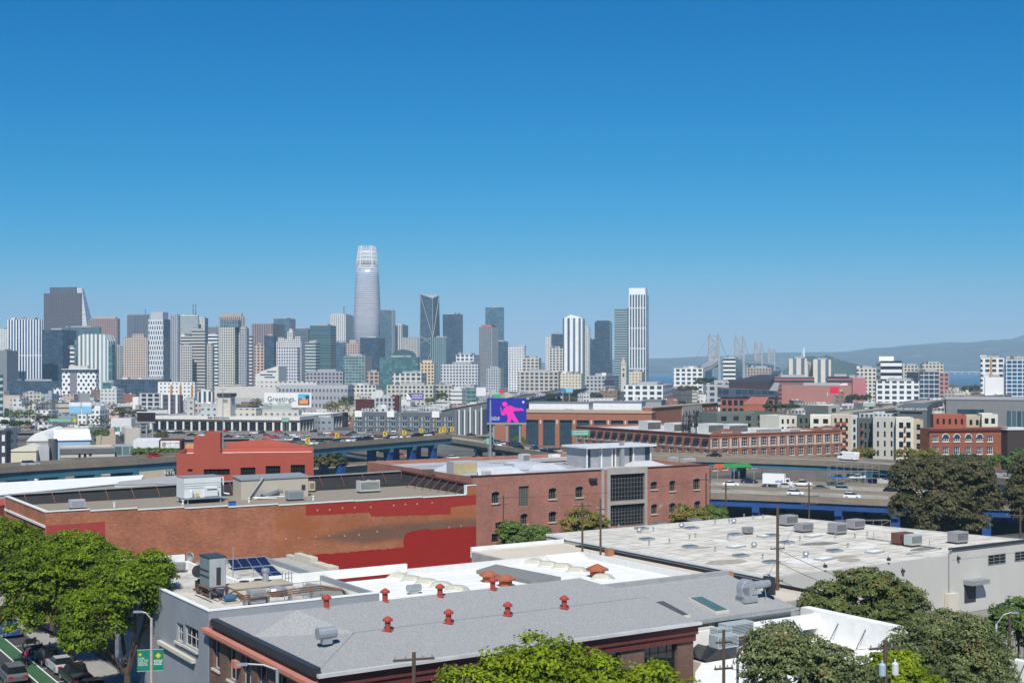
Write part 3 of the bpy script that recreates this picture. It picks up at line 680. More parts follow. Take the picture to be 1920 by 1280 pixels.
def louvre_box(label, px, py, w, d, h, col=(.36, .36, .36), z=17.85, cat='air unit', parent_rot=R(33), fans=0, group=None, p=None, name='rooftop_unit', base=.25, dark=None):
    p = p or G(px, py, z); o = root(name, label, cat, p, parent_rot, group)
    MB().box(-w/2, w/2, -d/2, d/2, base, h).build('cabinet', ANY, o, color=col)
    b = MB()
    b.box(-w/2 + .1, w/2 - .1, -d/2 + .06, d/2 - .06, 0, base)
    b.build('skid', DARK, o)
    b = MB(); n = 6; z0, z1 = base + (h - base) * .18, base + (h - base) * .86
    b.box(-w/2 + .12, w/2 - .12, -d/2 - .02, -d/2 - .004, z0, z1); b.mi = 1
    for i in range(n): zz = z0 + (z1 - z0) * (i + .5) / n; b.box(-w/2 + .14, w/2 - .14, -d/2 - .045, -d/2 - .022, zz - .03, zz + .03)
    b.build('grille', [dark or DARK, ANY], o, color=scaled(col, .9))
    for i in range(fans):
        x = -w/2 + w * (i + .5) / fans; b = MB(); b.lathe([(min(w/fans, d) * .4, 0), (min(w/fans, d) * .4, .14), (min(w/fans, d) * .34, .15), (.1, .08)], (x, 0, h), 12); b.build('fan_ring', DARK, o)
    return o
k9 = 'air units on the white flat roof'
for q in (('long grey duct unit at the shed wall on the white roof', 1380, 1188, 3.0, 1.0, 2.3, 105.5, 1.2), ('near grey boxed air unit with white frame on the white roof', 1357, 1211, 2.2, 1.1, 1.9, 102.6, .9), ('small grey unit behind the near boxed unit', 1352, 1191, 1.6, .9, 2.1, 104.2, 1.2)): louvre_box(*q[:6], (.33, .38, .40), group=k9, p=Vector((T(q[1]) * q[6], q[6], 16.8)), base=q[7])
k7 = 'air units on the stained warehouse roof'
for q in (('grey louvred air unit nearest the tall pole on the warehouse roof', 1478, 985, 2.3, 1.5, 1.5), ('low grey air unit with an open front beside the ducts', 1507, 997, 2.2, 1.5, 1.25), ('boxy grey air unit with a side hood on the warehouse roof', 1570, 1001, 2.0, 1.6, 1.5), ('weathered slatted air unit at the far roof edge', 1604, 992, 2.1, 1.5, 1.4), ('weathered grey slatted box alone toward the right roof end', 1796, 1018, 2.2, 1.5, 1.5), ('small pale air unit with beige side in the roof middle', 1402, 1001, 1.3, .9, 1.0), ('dark rusty unit with red signboard face on the roof', 1692, 1020, 2.6, 1.4, 1.5), ('pale green blue cabinet on the warehouse roof', 1712, 1024, 2.0, 1.2, 1.5)):
    louvre_box(*q, (.30, .30, .31) if 'rusty' not in q[0] and 'green' not in q[0] else ((.16, .07, .055) if 'rusty' in q[0] else (.42, .47, .46)), group=k7)
b = MB(); q0, q1 = in7 @ r7p(1625, 1010), in7 @ r7p(1765, 1030); b.tube((q0.x, q0.y, H7), (q1.x, q1.y, H7), .09); q2 = in7 @ r7p(1700, 1040); b.tube((q2.x, q2.y, H7), (q1.x, q1.y, H7 + .1), .07)
for t in (.1, .35, .6, .85): m = q0.lerp(q1, t); b.tube((m.x, m.y, H7 - .15), (m.x, m.y, H7 + .9), .05)
b.build('pipe_run', GREYM, r7)
# ================================================================ long red brick building with painted patches
b4 = Block('long red brick building with painted patches and a stepped blank wall', 10, 85, 893, 965, 146, 33, 9.5, 'brick_warehouse', 'warehouse')
Z4 = 9.5; RZ = 22.4 - Z4                      # roof level above base
segs = [(85, 169, 960.6, 954.8), (169, 258, 958.5, 952.7), (258, 346, 956.8, 950.4), (346, 428, 953.3, 949), (428, 522, 951.9, 944.6), (522, 665, 948, 938.6), (665, 792, 940, 931.4), (792, 874, 933, 927.5), (874, 893, 911, 909.5)]
WB4 = BRICK('wall_brick', (.31, .088, .045), (.43, .145, .075), (.36, .19, .12), .1, .28, fleck=((.52, .33, .22), 2.2, .52, .78))
nt = WB4.node_tree; bs = nt.nodes['Principled BSDF']; prev = bs.inputs['Base Color'].links[0].from_socket
u_, z_, up_, ob_ = UVW(nt)
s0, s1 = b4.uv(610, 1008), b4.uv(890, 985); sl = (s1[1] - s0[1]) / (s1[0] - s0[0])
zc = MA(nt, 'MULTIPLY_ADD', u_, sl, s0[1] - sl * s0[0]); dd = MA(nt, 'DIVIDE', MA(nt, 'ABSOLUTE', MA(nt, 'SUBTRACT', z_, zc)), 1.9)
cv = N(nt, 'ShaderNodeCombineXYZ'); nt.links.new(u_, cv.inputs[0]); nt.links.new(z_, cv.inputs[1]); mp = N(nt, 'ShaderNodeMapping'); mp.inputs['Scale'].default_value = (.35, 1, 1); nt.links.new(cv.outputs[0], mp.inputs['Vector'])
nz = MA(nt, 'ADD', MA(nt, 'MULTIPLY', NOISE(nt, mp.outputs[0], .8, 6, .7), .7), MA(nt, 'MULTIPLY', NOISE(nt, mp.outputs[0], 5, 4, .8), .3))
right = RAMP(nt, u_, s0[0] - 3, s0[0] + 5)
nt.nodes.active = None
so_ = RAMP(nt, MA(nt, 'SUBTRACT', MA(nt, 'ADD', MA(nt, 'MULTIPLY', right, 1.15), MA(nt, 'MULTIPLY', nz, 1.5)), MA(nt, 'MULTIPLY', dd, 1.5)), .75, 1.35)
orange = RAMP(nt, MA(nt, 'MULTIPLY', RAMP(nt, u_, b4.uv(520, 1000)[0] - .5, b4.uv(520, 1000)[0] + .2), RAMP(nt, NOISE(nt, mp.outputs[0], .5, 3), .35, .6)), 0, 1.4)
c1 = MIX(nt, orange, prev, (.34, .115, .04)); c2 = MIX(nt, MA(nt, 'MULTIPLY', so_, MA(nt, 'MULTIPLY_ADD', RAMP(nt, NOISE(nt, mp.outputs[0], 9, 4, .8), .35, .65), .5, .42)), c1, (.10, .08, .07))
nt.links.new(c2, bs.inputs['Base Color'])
w, d = b4.w, b4.d; us = []
for a, e, y0, y1 in segs:
    (ua, za), (ue, ze) = b4.uv(a, y0), b4.uv(e, y1); us.append([max(0, ua), min(w, ue), (za + ze) / 2])
zbE = 24.2 - Z4; b = MB()
for a, e, z in us: b.poly([(a, 0, 0), (e, 0, 0), (e, 0, z), (a, 0, z)])
for (a, e, z), (a2, e2, z2) in zip(us, us[1:]): b.poly([(e, 0, min(z, z2)), (e, .35, min(z, z2)), (e, .35, max(z, z2)), (e, 0, max(z, z2))])
for a, e, z in us: b.poly([(e, .35, RZ - .1), (a, .35, RZ - .1), (a, .35, z), (e, .35, z)])
z0w = us[0][2]; b.poly([(0, d, 0), (0, 0, 0), (0, 0, z0w), (0, d, z0w)]); b.poly([(.35, .35, RZ), (.35, d, RZ), (.35, d, z0w), (.35, .35, z0w)])
b.poly([(w, 0, 0), (w, d, 0), (w, d, zbE), (w, 0, us[-1][2])]); b.poly([(w, d, 0), (0, d, 0), (0, d, RZ), (w, d, RZ)])
b.build('wall', WB4, b4.o)
WHT = M('white_coping', (.7, .69, .66), .7, 0, .06)
b = MB()
for a, e, z in us[:-1]: b.box(a + .02, e - .02, -.08, .42, z + .002, z + .12)
b.box(us[-1][0] - .1, us[-1][0] + .1, -.08, .42, us[-2][2] + .12, us[-1][2]); b.box(us[-1][0] - .1, w, -.08, .42, us[-1][2] + .002, us[-1][2] + .12)
b.build('coping', WHT, b4.o)
b = MB(); b.box(-.09, .41, .45, d, z0w + .002, z0w + .12); b.box(-.16, -.002, 0, d, z0w - 1.75, z0w - 1.5); b.build('coping', WHT, b4.o)
r4 = MB().box(.35, w - .1, .36, d - .1, RZ - .25, RZ).build('roof', GRAVEL, b4.o)
hL = [b4.px('L', *q) for q in ((45, 976, 51, 986), (14, 953, 18, 960))]
b4.windows(hL, 1, 1, DARK, GLASS, -.01)
for nm, pts, m in (('painted_patch', [(305,362),(690,332),(697,341),(1220,304),(1555,288),(1640,278),(1640,358),(1440,380),(1440,432),(820,452),(800,418),(305,445)], REDP),
                   ('painted_patch', [(105,780),(160,768),(1075,690),(1068,650),(1080,600),(1100,575),(1250,545),(1300,552),(1640,528),(1640,900),(105,1010)], M('deep_red_paint', (.31, .022, .018), .7, 0, .14, 1.2, (.5, 1, 3)))):
    q = [b4.uv(500 + x / 4.174, 860 + y / 4.174) for x, y in pts]; q = [(min(max(u, .02), w - .02), min(z, us[-1][2])) for u, z in q]
    jr = random.Random(5); jq = []
    for (u0, z0), (u1, z1) in zip(q, q[1:] + q[:1]):
        k = max(1, int(sqrt((u1 - u0) ** 2 + (z1 - z0) ** 2) / .3)); edge = abs(u1 - u0) > .5 and max(z0, z1) < us[-1][2] - .9 and min(z0, z1) > 2
        for i in range(k): t = i / k; jq.append((u0 + (u1 - u0) * t + (jr.uniform(-.06, .06) if i and edge else 0), z0 + (z1 - z0) * t + (jr.uniform(-.07, .07) if i and edge else 0)))
    bb = MB(); bb.poly([(u, -.006, z) for u, z in jq][::-1]); bb.build(nm, m, b4.o)
q = [b4.uv(x, y) for x, y in ((87, 985), (197, 977), (197, 1050), (87, 1060))]; bb = MB(); bb.poly([(max(u, .02), -.006, z) for u, z in q][::-1]); bb.build('painted_patch', M('faded_red_paint', (.36, .06, .05), .75, 0, .1, 1), b4.o)
b = MB()
for px, y in ((595,956),(618,955),(642,952),(665,951),(695,950),(738,947),(760,945),(782,944),(810,942),(536,1010),(560,1008),(592,1006),(617,1004),(646,1004),(673,1002),(707,996),(864,985),(842,988)): u, z = b4.uv(px, y); b.box(u - .1, u + .1, -.07, -.008, z - .1, z + .1)
b.build('tie_plate', M('tie_plate_paint', (.5, .3, .25), .8), b4.o)
# dark back parapet with struts, hip corner at right
bk = M('dark_felt', (.045, .047, .05), .85, 0, .15, .5); zb = 24.2 - Z4
b = MB(); b.poly([(.4, d - .5, RZ - .01), (w - .6, d - .5, RZ - .01), (w - .6, d - .3, zb + .1), (.4, d - .3, zb - .45)]); b.poly([(.4, d - .1, zb - .45), (w - .4, d - .1, zb + .1), (w - .4, d - .1, RZ), (.4, d - .1, RZ)])
b.build('back_parapet', bk, b4.o)
b = MB(); b.prism([(.4, d - .55), (w - .4, d - .55), (w - .4, d), (.4, d)], [zb - .44, zb + .11, zb + .11, zb - .44], [zb - .3, zb + .25, zb + .25, zb - .3]); b.build('coping', M('grey_coping_dark', (.3, .3, .31), .7), b4.o)
b = MB(); b.poly([(w - .6, .45, RZ - .01), (w - .4, .45, us[-1][2]), (w - .4, d - .4, zb + .1), (w - .6, d - .4, RZ - .01)]); b.build('east_parapet', bk, b4.o)
b = MB(); b.prism([(w - .62, .3), (w, .3), (w, d), (w - .62, d)], [us[-1][2], us[-1][2], zb + .12, zb + .12], [us[-1][2] + .16, us[-1][2] + .16, zb + .3, zb + .3]); b.build('coping', MAROON, b4.o)
REDST = M('rusty_strut', (.2, .07, .05), .8)
n_ = 16
for i in range(n_):
    x = 2.2 + (w - 6) * i / (n_ - 1); b = MB(); b.tube((x, d - .45, zb - .4 + .55 * x / w), (x + .25, d - 1.5, RZ), .06, .06, 5); b.build('strut', REDST, b4.o)
for i in range(7):
    y = 2 + i * 2.3; b = MB(); b.tube((w - .55, y, us[-1][2] + (zb - us[-1][2]) * y / d), (w - 2.6, y - .2, RZ), .06, .06, 5); b.build('strut', REDST, b4.o)
MB().box(w * .42, w - .8, d - 3.4, d - 3.1, RZ, RZ + .5).build('roof_step', bk, b4.o)
for i in range(5):
    x = 3 + i * 8.2; b = MB(); b.lathe([(.12, 0), (.12, .5), (.2, .52), (.2, .62)], n=8); inst('vent_pipe', b.mesh('vent_pipe', WHITE), r4, (x, 5 + (i * 7 % 9), RZ))
def R4(px, py): return G(px, py, 22.4)
# cooling unit (big white box) on the roof
p = R4(345, 944); cu = root('cooling_tower_unit', 'big white boxy cooling unit on steel legs at the brick roof edge', 'cooling unit', p, R(33))
wk = 5.0
WB = M('white_cabinet', (.62, .65, .65), .5, 0, .05, .6)
b = MB(); b.box(0, wk, 0, 3.0, .75, 3.35); b.build('cabinet', WB, cu)
b = MB()
for z in (2.55, 2.25, 1.95): b.box(-.02, wk + .02, -.03, -.004, z, z + .045)
b.build('seam', GREYM, cu)
MB().box(-.05, wk + .05, -.05, 3.05, 3.352, 3.42).build('lid', GREYM, cu)
b = MB(); b.box(wk * .55, wk * .87, -.55, -.03, .85, 2.0); b.build('control_box', WB, cu); MB().box(wk * .58, wk * .85, -.565, -.553, 1.65, 1.8).build('slot', DARK, cu)
MB().lathe([(.24, .82), (.24, 1.6), (.2, 1.75), (.05, 1.8)], (wk * .17, -.35, 0), 12).build('tank', WB, cu)
MB().box(wk * .3, wk * .37, -.45, -.1, .82, 1.3).build('canister', M('yellow_plastic', (.55, .42, .16), .5), cu)
b = MB(); b.box(-.2, wk + .1, -.9, 3.1, .6, .745); b.build('platform', GREYM, cu)
for x in (.3, wk - .3):
    for y in (-.6, 2.6): MB().box(x - .07, x + .07, y - .07, y + .07, 0, .6).build('leg', METAL, cu)
b = MB(); b.path([(wk, 1.2, 3.1), (wk + .75, 1.2, 3.1), (wk + .75, 1.2, 1.0), (wk + 1.4, .6, .9)], .09, 6); b.build('pipe', WHITE, cu)
# long beige penthouse
p = R4(452, 937); ph = root('metal_shed', 'long beige metal clad shed with grey roof on the brick building', 'rooftop shed', p, R(33)); L = 9.7
RIB = M('beige_cladding', (.46, .41, .34), .7, 0, .06, 1.5, (6, 6, .3))
b = MB(); b.prism([(0, 0), (L, 0), (L, 3), (0, 3)], 0, [2.6, 2.6, 2.9, 2.9], cap=False); b.build('wall', RIB, ph); b = MB(); b.prism([(-.12, -.12), (L + .12, -.12), (L + .12, 3.1), (-.12, 3.1)], [2.6, 2.6, 2.9, 2.9], [2.76, 2.76, 3.06, 3.06]); b.build('roof', GREYM, ph)
MB().box(L - 1.0, L - .45, -.05, -.01, .9, 1.6).build('vent', DARK, ph)
MB().tube((.9, -.3, .2), (3.1, -.12, 2.9), .15).build('duct', GREYM, ph)
# ductwork and units
p = R4(505, 935); dk = root('ductwork', 'bent galvanised ducts lying beside the beige metal shed', 'ducts', p, R(33))
b = MB()
def duct(pts, r):
    for a, e in zip(pts, pts[1:]): b.tube(a, e, r, r, 4)
duct([(-1.6, .2, .5), (-1.0, .2, 1.1), (-.6, .1, .6)], .3); duct([(-.6, 0, .6), (.6, .3, .8), (1.5, .6, 1.1)], .28); duct([(.2, .9, .4), (1.4, .9, 1.0), (2.2, .8, 1.0)], .26); b.build('duct', METAL, dk)
b = MB(); b.path([(-2.5, -.3, .35), (1.5, -.9, .35), (3, -1.1, .35)], .07); b.path([(-2.4, -.7, .3), (.2, -2.2, .3)], .07); b.build('pipe', WHITE, dk)
louvre_box('blue grey steel air handler beside the bent ducts', 0, 0, 2.2, 1.2, 1.35, (.27, .30, .33), p=R4(552, 938), dark=GREYM)
louvre_box('grey twin fan condenser with mesh panels on the brick roof', 0, 0, 3.1, 1.3, 1.75, (.47, .48, .46), p=R4(690, 923), fans=2, dark=M('mesh_panel', (.14, .15, .13), .8))
louvre_box('cream rounded tank unit at the end of the beige shed', 0, 0, .9, .9, 1.5, (.55, .47, .33), p=R4(583, 922))
louvre_box('silver panelled box with a tall duct on the left roof end', 0, 0, 1.8, 1.1, 1.2, (.42, .42, .47), p=R4(144, 954), dark=METAL)
cv_ = R4(370, 953); o = root('blue_crate', 'bright blue plastic bin by the white cooling unit', 'bin', R4(438, 950) + V * .5, R(33)); b = MB(); b.loft([[(x, y, z) for x, y in ((-k, -.3 * k / .35), (k, -.3 * k / .35), (k, .3 * k / .35), (-k, .3 * k / .35))] for k, z in ((.32, 0), (.4, .6))]); b.build('tub', M('blue_plastic', (.03, .16, .5), .45), o); MB().box(-.44, .44, -.38, .38, .601, .67).build('lid', M('dark_blue', (.02, .05, .16), .5), o)
# ================================================================ red stucco building behind it
b5 = Block('red stucco building with square stair tower behind the brick roof', 327, 331, 588, 850, 199, 9, 8, 'stucco_building', 'building', d=13)
w5, d5, h5 = b5.w, b5.d, b5.h
hs = [b5.px('R', *q) for q in ((382, 879, 431, 890), (451, 876, 479, 890), (498, 873, 526, 890), (545, 871, 572, 888), (352, 879, 361, 884))]
b5.wall(REDT, None, hs, par=.7, roof=MEMB, rcol=(.7, .7, .7)); b5.windows(hs, 6, 2, DARK, GLASS)
ua, za = b5.uv(363, 812); ub, _ = b5.uv(413, 812)
MB().box(ua + 1.7, ub, .003, 5, h5 - .5, za - .0).build('stair_tower', REDT, b5.o); MB().box(ua, ua + 1.7, .05, 5, h5 - .5, za - .6).build('stair_tower_wing', REDT, b5.o)
uc, _ = b5.uv(438, 851)
MB().box(uc, w5 - .01, .003, .35, h5 - .1, h5 + .02).build('parapet_band', REDT, b5.o)
b = MB(); pts = [(ub + .1, d5, h5 + .5), (ub + 7, d5, h5 + 1.3), (w5, d5, h5 - .1)]
b.poly([(ub + .1, d5 + .01, h5 - .6), (w5, d5 + .01, h5 - .6), (w5, d5 + .01, h5), (ub + 7, d5 + .01, h5 + 1.5), (ub + .1, d5 + .01, h5 + .9)]); b.poly([(ub + .1, d5 + .3, h5 + .9), (ub + 7, d5 + .3, h5 + 1.5), (w5, d5 + .3, h5), (w5, d5 + .3, h5 - .6), (ub + .1, d5 + .3, h5 - .6)]); b.build('rear_parapet', REDT, b5.o)
# low white and grey roofs between the brick roof and the freeway
for lab, pts, z, m in (('low white roofed shed along the left freeway', ((-30, 906), (268, 890), (262, 902), (-30, 930)), 13.5, MEMB), ('low grey roofed shed with pale edge left of the red tower', ((225, 902), (335, 890), (340, 905), (215, 908)), 15, M('grey_roof', (.36, .36, .36), .9)), ('red brick flank building at the far left edge', ((-40, 940), (9, 934), (9, 946), (-40, 952)), 22.0, REDT)):
    P4 = [G(x, y, z) for x, y in pts][::-1]; c = sum(P4, Vector()) / 4; o = root('low_shed', lab, 'building', (c.x, c.y, 8))
    MB().prism([(p.x - c.x, p.y - c.y) for p in P4], 0, z - 8.15, cap=False).build('wall', CREAM if 'red' not in lab[:4] else REDT, o); MB().prism([((p.x - c.x) * 1.01, (p.y - c.y) * 1.01) for p in P4], z - 8.15, z - 8).build('roof', m, o)
# ================================================================ weathered pink brick mill with the concrete stair bay
b6 = Block('weathered brick mill with arched windows and a glazed concrete stair bay', 870, 886, 1330, 893.5, 197, 31.5, 3, 'brick_mill', 'mill')
w6, d6, h6 = b6.w, 38, b6.h; b6.d = 38
wr_ = [(922, 924, 936, 943), (1029, 917, 1043, 935), (1079, 914, 1093, 932), (1220, 905, 1232, 917), (1255, 903, 1266, 920), (1300, 899, 1312, 917), (976, 965, 989, 982), (1029, 961, 1043, 978), (1080, 957, 1093, 974), (1221, 947, 1232, 963), (1255, 945, 1266, 961), (1302, 941, 1313, 956), (929, 979, 944, 990), (922, 1000, 936, 1015)]
hs = [b6.px('R', *q) for q in wr_]; tall = b6.px('R', 973, 911, 992, 949); bay = [b6.px('R', 1144, 888, 1208, 938), b6.px('R', 1144, 945, 1208, 985)]
b6.wall(PINKB, None, hs + [tall] + bay, par=.7, roof=M('silver_roof', (.42, .43, .45), .6, 0, .15, .2), rev=.3)
b6.windows(hs[:-2], 3, 4, M('old_frame', (.22, .22, .2), .7), GLASS, .3, M('stone_sill', (.5, .44, .38), .9), .06, .28); b6.windows(hs[-2:], 3, 2, DARK, GLASS, .3)
b6.windows([tall], 4, 8, M('rust_frame', (.25, .24, .2), .7), M('grimy_glass', (.09, .1, .09), .3), .3, None, .06); b6.windows(bay, 11, 6, M('bay_frame', (.16, .17, .17), .6), GLASS, .3, None, .09)
ub0, zb0 = b6.uv(1127, 884); ub1, _ = b6.uv(1212, 878)
for nm, q in (('concrete_post', (ub0, ub0 + .5)), ('concrete_post', (bay[0][1] - .7, bay[0][1] - .08)), ('concrete_post', (bay[0][2] + .02, bay[0][2] + .5))): MB().box(q[0], q[1], -.22, -.005, 0, h6 + .25).build(nm, CONC, b6.o)
for z0, z1 in ((bay[0][4] + .03, h6 + .3), (bay[1][4] + .05, bay[0][3] - .05)): MB().box(bay[0][1] - .08, bay[0][2] + .01, -.2, -.006, z0, z1).build('concrete_beam', CONC, b6.o)
b = MB(); b.box(-.1, ub0 - .05, -.12, .42, h6 + .003, h6 + .14); b.box(ub1 + .2, w6 + .1, -.12, .42, h6 + .003, h6 + .14); b.build('coping', MAROON, b6.o)
u, z = b6.uv(1110, 897); b = MB(); b.box(u - .7, u + .7, -.6, -.02, z - .3, z + .1); b.build('floodlight', DARK, b6.o); u, z = b6.uv(1327, 880)
MB().tube((w6 + .08, -.1, .5), (w6 + .08, -.1, h6 - 1), .08).build('downpipe', DARK, b6.o)
i6 = b6.o.matrix_basis.inverted(); Z6 = 3 + h6 - .7
# glass walled penthouse
p = G(1100, 877, Z6); gp = root('glass_penthouse', 'grey penthouse with white posts and a flat pale roof on the mill', 'penthouse', p, R(31.5)); W = 14.2; Dp = 6.5; H = 3.4
MB().box(.2, W - .2, .2, Dp, 0, H).build('wall', M('penthouse_grey', (.34, .34, .36), .7), gp); MB().box(-.5, W + .5, -.9, Dp + .6, H, H + .32).build('roof', M('pale_metal', (.62, .64, .66), .5), gp)
for x in (0, 3.1, 5.4, 6.1, 10.1, W - .25): MB().box(x, x + .2, -.05, .15, 0, H).build('post', WHITE, gp)
for x, e, m in ((.3, .9, GLASSB), (5.65, 6.05, M('penthouse_door', (.10, .10, .1), .4)), (9.4, 9.9, DARK), (W - 1.3, W - .3, GLASSB), (2.6, 3.0, METAL)): MB().box(x, e, .12, .19, .1, H - .2).build('pane', m, gp)
MB().box(6.9, 7.6, -.75, -.1, 0, H + .8).build('duct', GREYM, gp)
louvre_box('grey boxy roof hut with one yellow panel on the mill', 0, 0, 4.3, 2.4, 2.5, (.40, .41, .42), p=G(866, 893, Z6), parent_rot=R(31.5), dark=M('yellow_insulation', (.55, .42, .16), .9), name='roof_hut', cat='roof hut')
for lab, px, py, s_ in (('white round vent stack on the mill roof', 983, 868, (1.6, 1.6, 1.7)), ('low grey box on the mill roof by the yellow hut', 912, 893, (1.3, 1, .9)), ('long pale low duct beside the glass penthouse', 1045, 866, (8, .8, .9)), ('short grey unit left of the glass penthouse', 1075, 872, (2.2, 1.2, 1.2)), ('pale unit at the right mill roof end', 1290, 868, (2.6, 1.2, .9)), ('second pale unit at the right mill roof end', 1262, 867, (1.6, 1.2, 1.0)), ('small brown louvre box on the mill roof', 803, 892, (1.6, 1.2, 1.1))):
    louvre_box(lab, 0, 0, *s_, (.5, .5, .5) if 'brown' not in lab else (.2, .15, .12), p=G(px, py, Z6), parent_rot=R(31.5))
r6 = b6.roof
for x0, y0, x1, y1, h in ((3, 8, 15, 20, 1.2), (18, 12, 26, 24, .9), (38, 10, 46, 26, .8)): b = MB(); b.loft([[(x0, y0, h6 - .69), (x1, y0, h6 - .69), (x1, y1, h6 - .69), (x0, y1, h6 - .69)], [(x0 + 2, y0 + 2, h6 - .7 + h), (x1 - 2, y0 + 2, h6 - .7 + h), (x1 - 2, y1 - 2, h6 - .7 + h), (x0 + 2, y1 - 2, h6 - .7 + h)]]); b.build('roof_hump', M('silver_roof2', (.5, .51, .53), .5, 0, .12, .5), r6)
# ================================================================ equipment on the blue grey roof
def E2(px, py, z=zr2): return G(px, py, z)
ct = root('cooling_tower', 'tall grey green cooling tower on rusty steel beams', 'cooling tower', E2(392, 1124), R(33))
GG = M('grey_green_steel', (.20, .25, .26), .5, .1, .15, 1.5); W, Dp = 1.5, 2.3
MB().box(0, W, 0, Dp, 1.0, 3.5).build('cabinet', GG, ct); MB().box(-.05, W + .05, -.05, Dp + .05, 3.502, 3.62).build('lid', M('dark_lid', (.04, .055, .06), .5), ct)
b = MB(); b.box(.05, W - .05, -.035, -.004, 1.05, 3.45); b.build('sunlit_end_panel', M('streaked_sunlit_steel', (.42, .44, .44), .5, .2, .2, 2, (3, 3, .4)), ct); MB().box(W * .42, W * .68, -.06, -.037, 1.2, 2.7).build('opening', DARK, ct)  # south end coloured lighter than the cabinet, sunlight put into the colour
b = MB()
for z in (1.85, 2.35): b.box(-.04, -.004, .02, Dp, z, z + .1)
b.build('rib', DARK, ct); b = MB(); b.lathe([(.55, 0), (.55, .25), (.45, .28), (.1, .2)], (0, 0, 0), 14, 'x'); b.build('fan', DARK, ct, loc=(-.05, Dp + .1, 2.1), rot=pi / 2)
for x in (.1, W - .1):
    for y in (.1, Dp - .1): MB().box(x - .06, x + .06, y - .06, y + .06, 0, .95).build('leg', METAL, ct)
for k in range(3): MB().box(-.5 + k * .5, -.38 + k * .5, -1.6, Dp + .4, .5 + .12 * k, .62 + .12 * k).build('beam', RUST, ct)
b = MB(); b.box(-.2, W + .2, -.2, Dp + .2, .93, .998); b.build('deck', RUST, ct)
bp = root('pump_set', 'blue pump and rusty pipework below the cooling tower', 'pump', E2(432, 1131), R(33)); b = MB(); b.lathe([(.25, -.5), (.3, -.45), (.3, .3), (.15, .5)], (0, 0, .5), 10, 'x'); b.build('motor', M('pump_blue', (.05, .12, .22), .5), bp); b = MB(); b.path([(.3, 0, .5), (.8, .2, .7), (1.0, -.3, .3), (1.9, -.3, .25)], .1, 6); b.path([(-.8, .5, .3), (.6, .7, .9), (1.4, .5, .4)], .08, 6); b.build('pipe', RUST, bp); MB().box(-.6, .7, -.35, .35, 0, .18).build('base', CONC, bp)
louvre_box('dark brown cylinder-like condenser by the white wall', 0, 0, .9, .9, 1.15, (.12, .11, .10), p=E2(378, 1112), fans=1); louvre_box('round grey condenser on the crowded roof', 0, 0, 1.1, 1.1, .95, (.25, .25, .25), p=E2(458, 1112), fans=1); louvre_box('smaller grey condenser beside the beige roof box', 0, 0, .9, .9, .9, (.28, .28, .28), p=E2(484, 1107), fans=1)
louvre_box('steel pump cabinet at the front parapet of the crowded roof', 0, 0, 1.3, 1.0, 1.3, (.30, .31, .31), p=E2(480, 1134), dark=GREYM)
for lab, px, py in (('dark grille condenser on the left white roof', 333, 1072), ('pale fan unit with duct on the left white roof', 322, 1062)): louvre_box(lab, 0, 0, 1.5, .9, .9, (.27, .27, .27), p=E2(px, py), parent_rot=R(20))
sd = root('satellite_dish', 'round pale satellite dish on the left white roof', 'dish', E2(359, 1062), R(150)); b = MB(); b.lathe([(.05, 0), (.3, .06), (.5, .2), (.48, .22), (.05, .04)], (0, 0, 0), 14, 'y'); b.build('dish', METAL, sd, loc=(0, 0, 1.0)); MB().tube((0, 0, 0), (0, 0, 1.0), .05).build('post', METAL, sd)
bx = root('roof_box', 'beige flat topped roof box in front of the white wall', 'roof box', E2(452, 1130), R(33)); MB().box(0, 5.2, 1.2, 4.0, 0, .95).build('wall', CREAM, bx); MB().box(-.08, 5.28, 1.12, 4.08, .952, 1.03).build('roof', M('beige_felt', (.42, .36, .28), .9), bx)
hd = root('exhaust_hood', 'grey mushroom exhaust hood beside the beige roof box', 'exhaust hood', E2(517, 1117), 0); MB().lathe([(.5, 0), (.5, .5), (1.0, .55), (.9, .75), (.4, .95), (.05, .97)], n=14).build('hood', METAL, hd); MB().box(-.6, .6, -.6, .6, -.2, 0).build('curb', CREAM, hd)
st = root('vent_stack', 'plain grey vent stack in front of the solar array', 'vent stack', E2(498, 1112), 0); MB().lathe([(.28, 0), (.28, 1.9), (.36, 1.92), (.36, 2.15), (.3, 2.2)], n=10).build('pipe', METAL, st); MB().box(-.4, .4, -.4, .4, -.1, 0).build('flange', METAL, st)
ld = root('roof_ladder', 'small grey cage ladder at the white parapet end', 'ladder', E2(541, 1104), R(33)); b = MB()
for x in (-.3, .3):
    for y in (0, .7): b.tube((x, y, -.3), (x, y, 1.5), .04)
b.build('rail', GREYM, ld); b = MB()
for z in (.2, .6, 1.0, 1.4): b.tube((-.3, 0, z), (.3, 0, z), .035)
b.build('rung', GREYM, ld)
pr = root('pipe_rack', 'brown pipes on a rack along the front of the crowded roof', 'pipes', E2(450, 1140), R(33)); b = MB()
for k in range(3): b.path([(0, .2 * k, .7 + .12 * k), (7.5, .25 * k, .85 + .12 * k), (9.0, .2 * k - .8, .75), (9.2, .2 * k - 1.2, .1)], .06, 5)
b.build('pipe', RUST, pr); b = MB()
for x in (.5, 2.5, 4.5, 6.5): b.box(x, x + .08, -.1, .7, -.1, .68)
b.build('stand', GREYM, pr); b = MB()
for z in (1.1, 1.5): b.path([(2.5, .6, z), (7.5, .8, z)], .03)
for x in (2.5, 4.2, 5.9, 7.5): b.tube((x, .7, 0), (x, .7, 1.5), .03)
b.build('railing', METAL, pr)
ms = root('antenna_mast', 'thin pale mast rising in front of the brick wall', 'mast', E2(437, 1090), 0); MB().tube((0, 0, 0), (0, 0, 3.2), .045).build('pole', METAL, ms); MB().lathe([(.18, 0), (.15, .1), (.06, .14)], n=8).build('base', METAL, ms)
rr = random.Random(9)
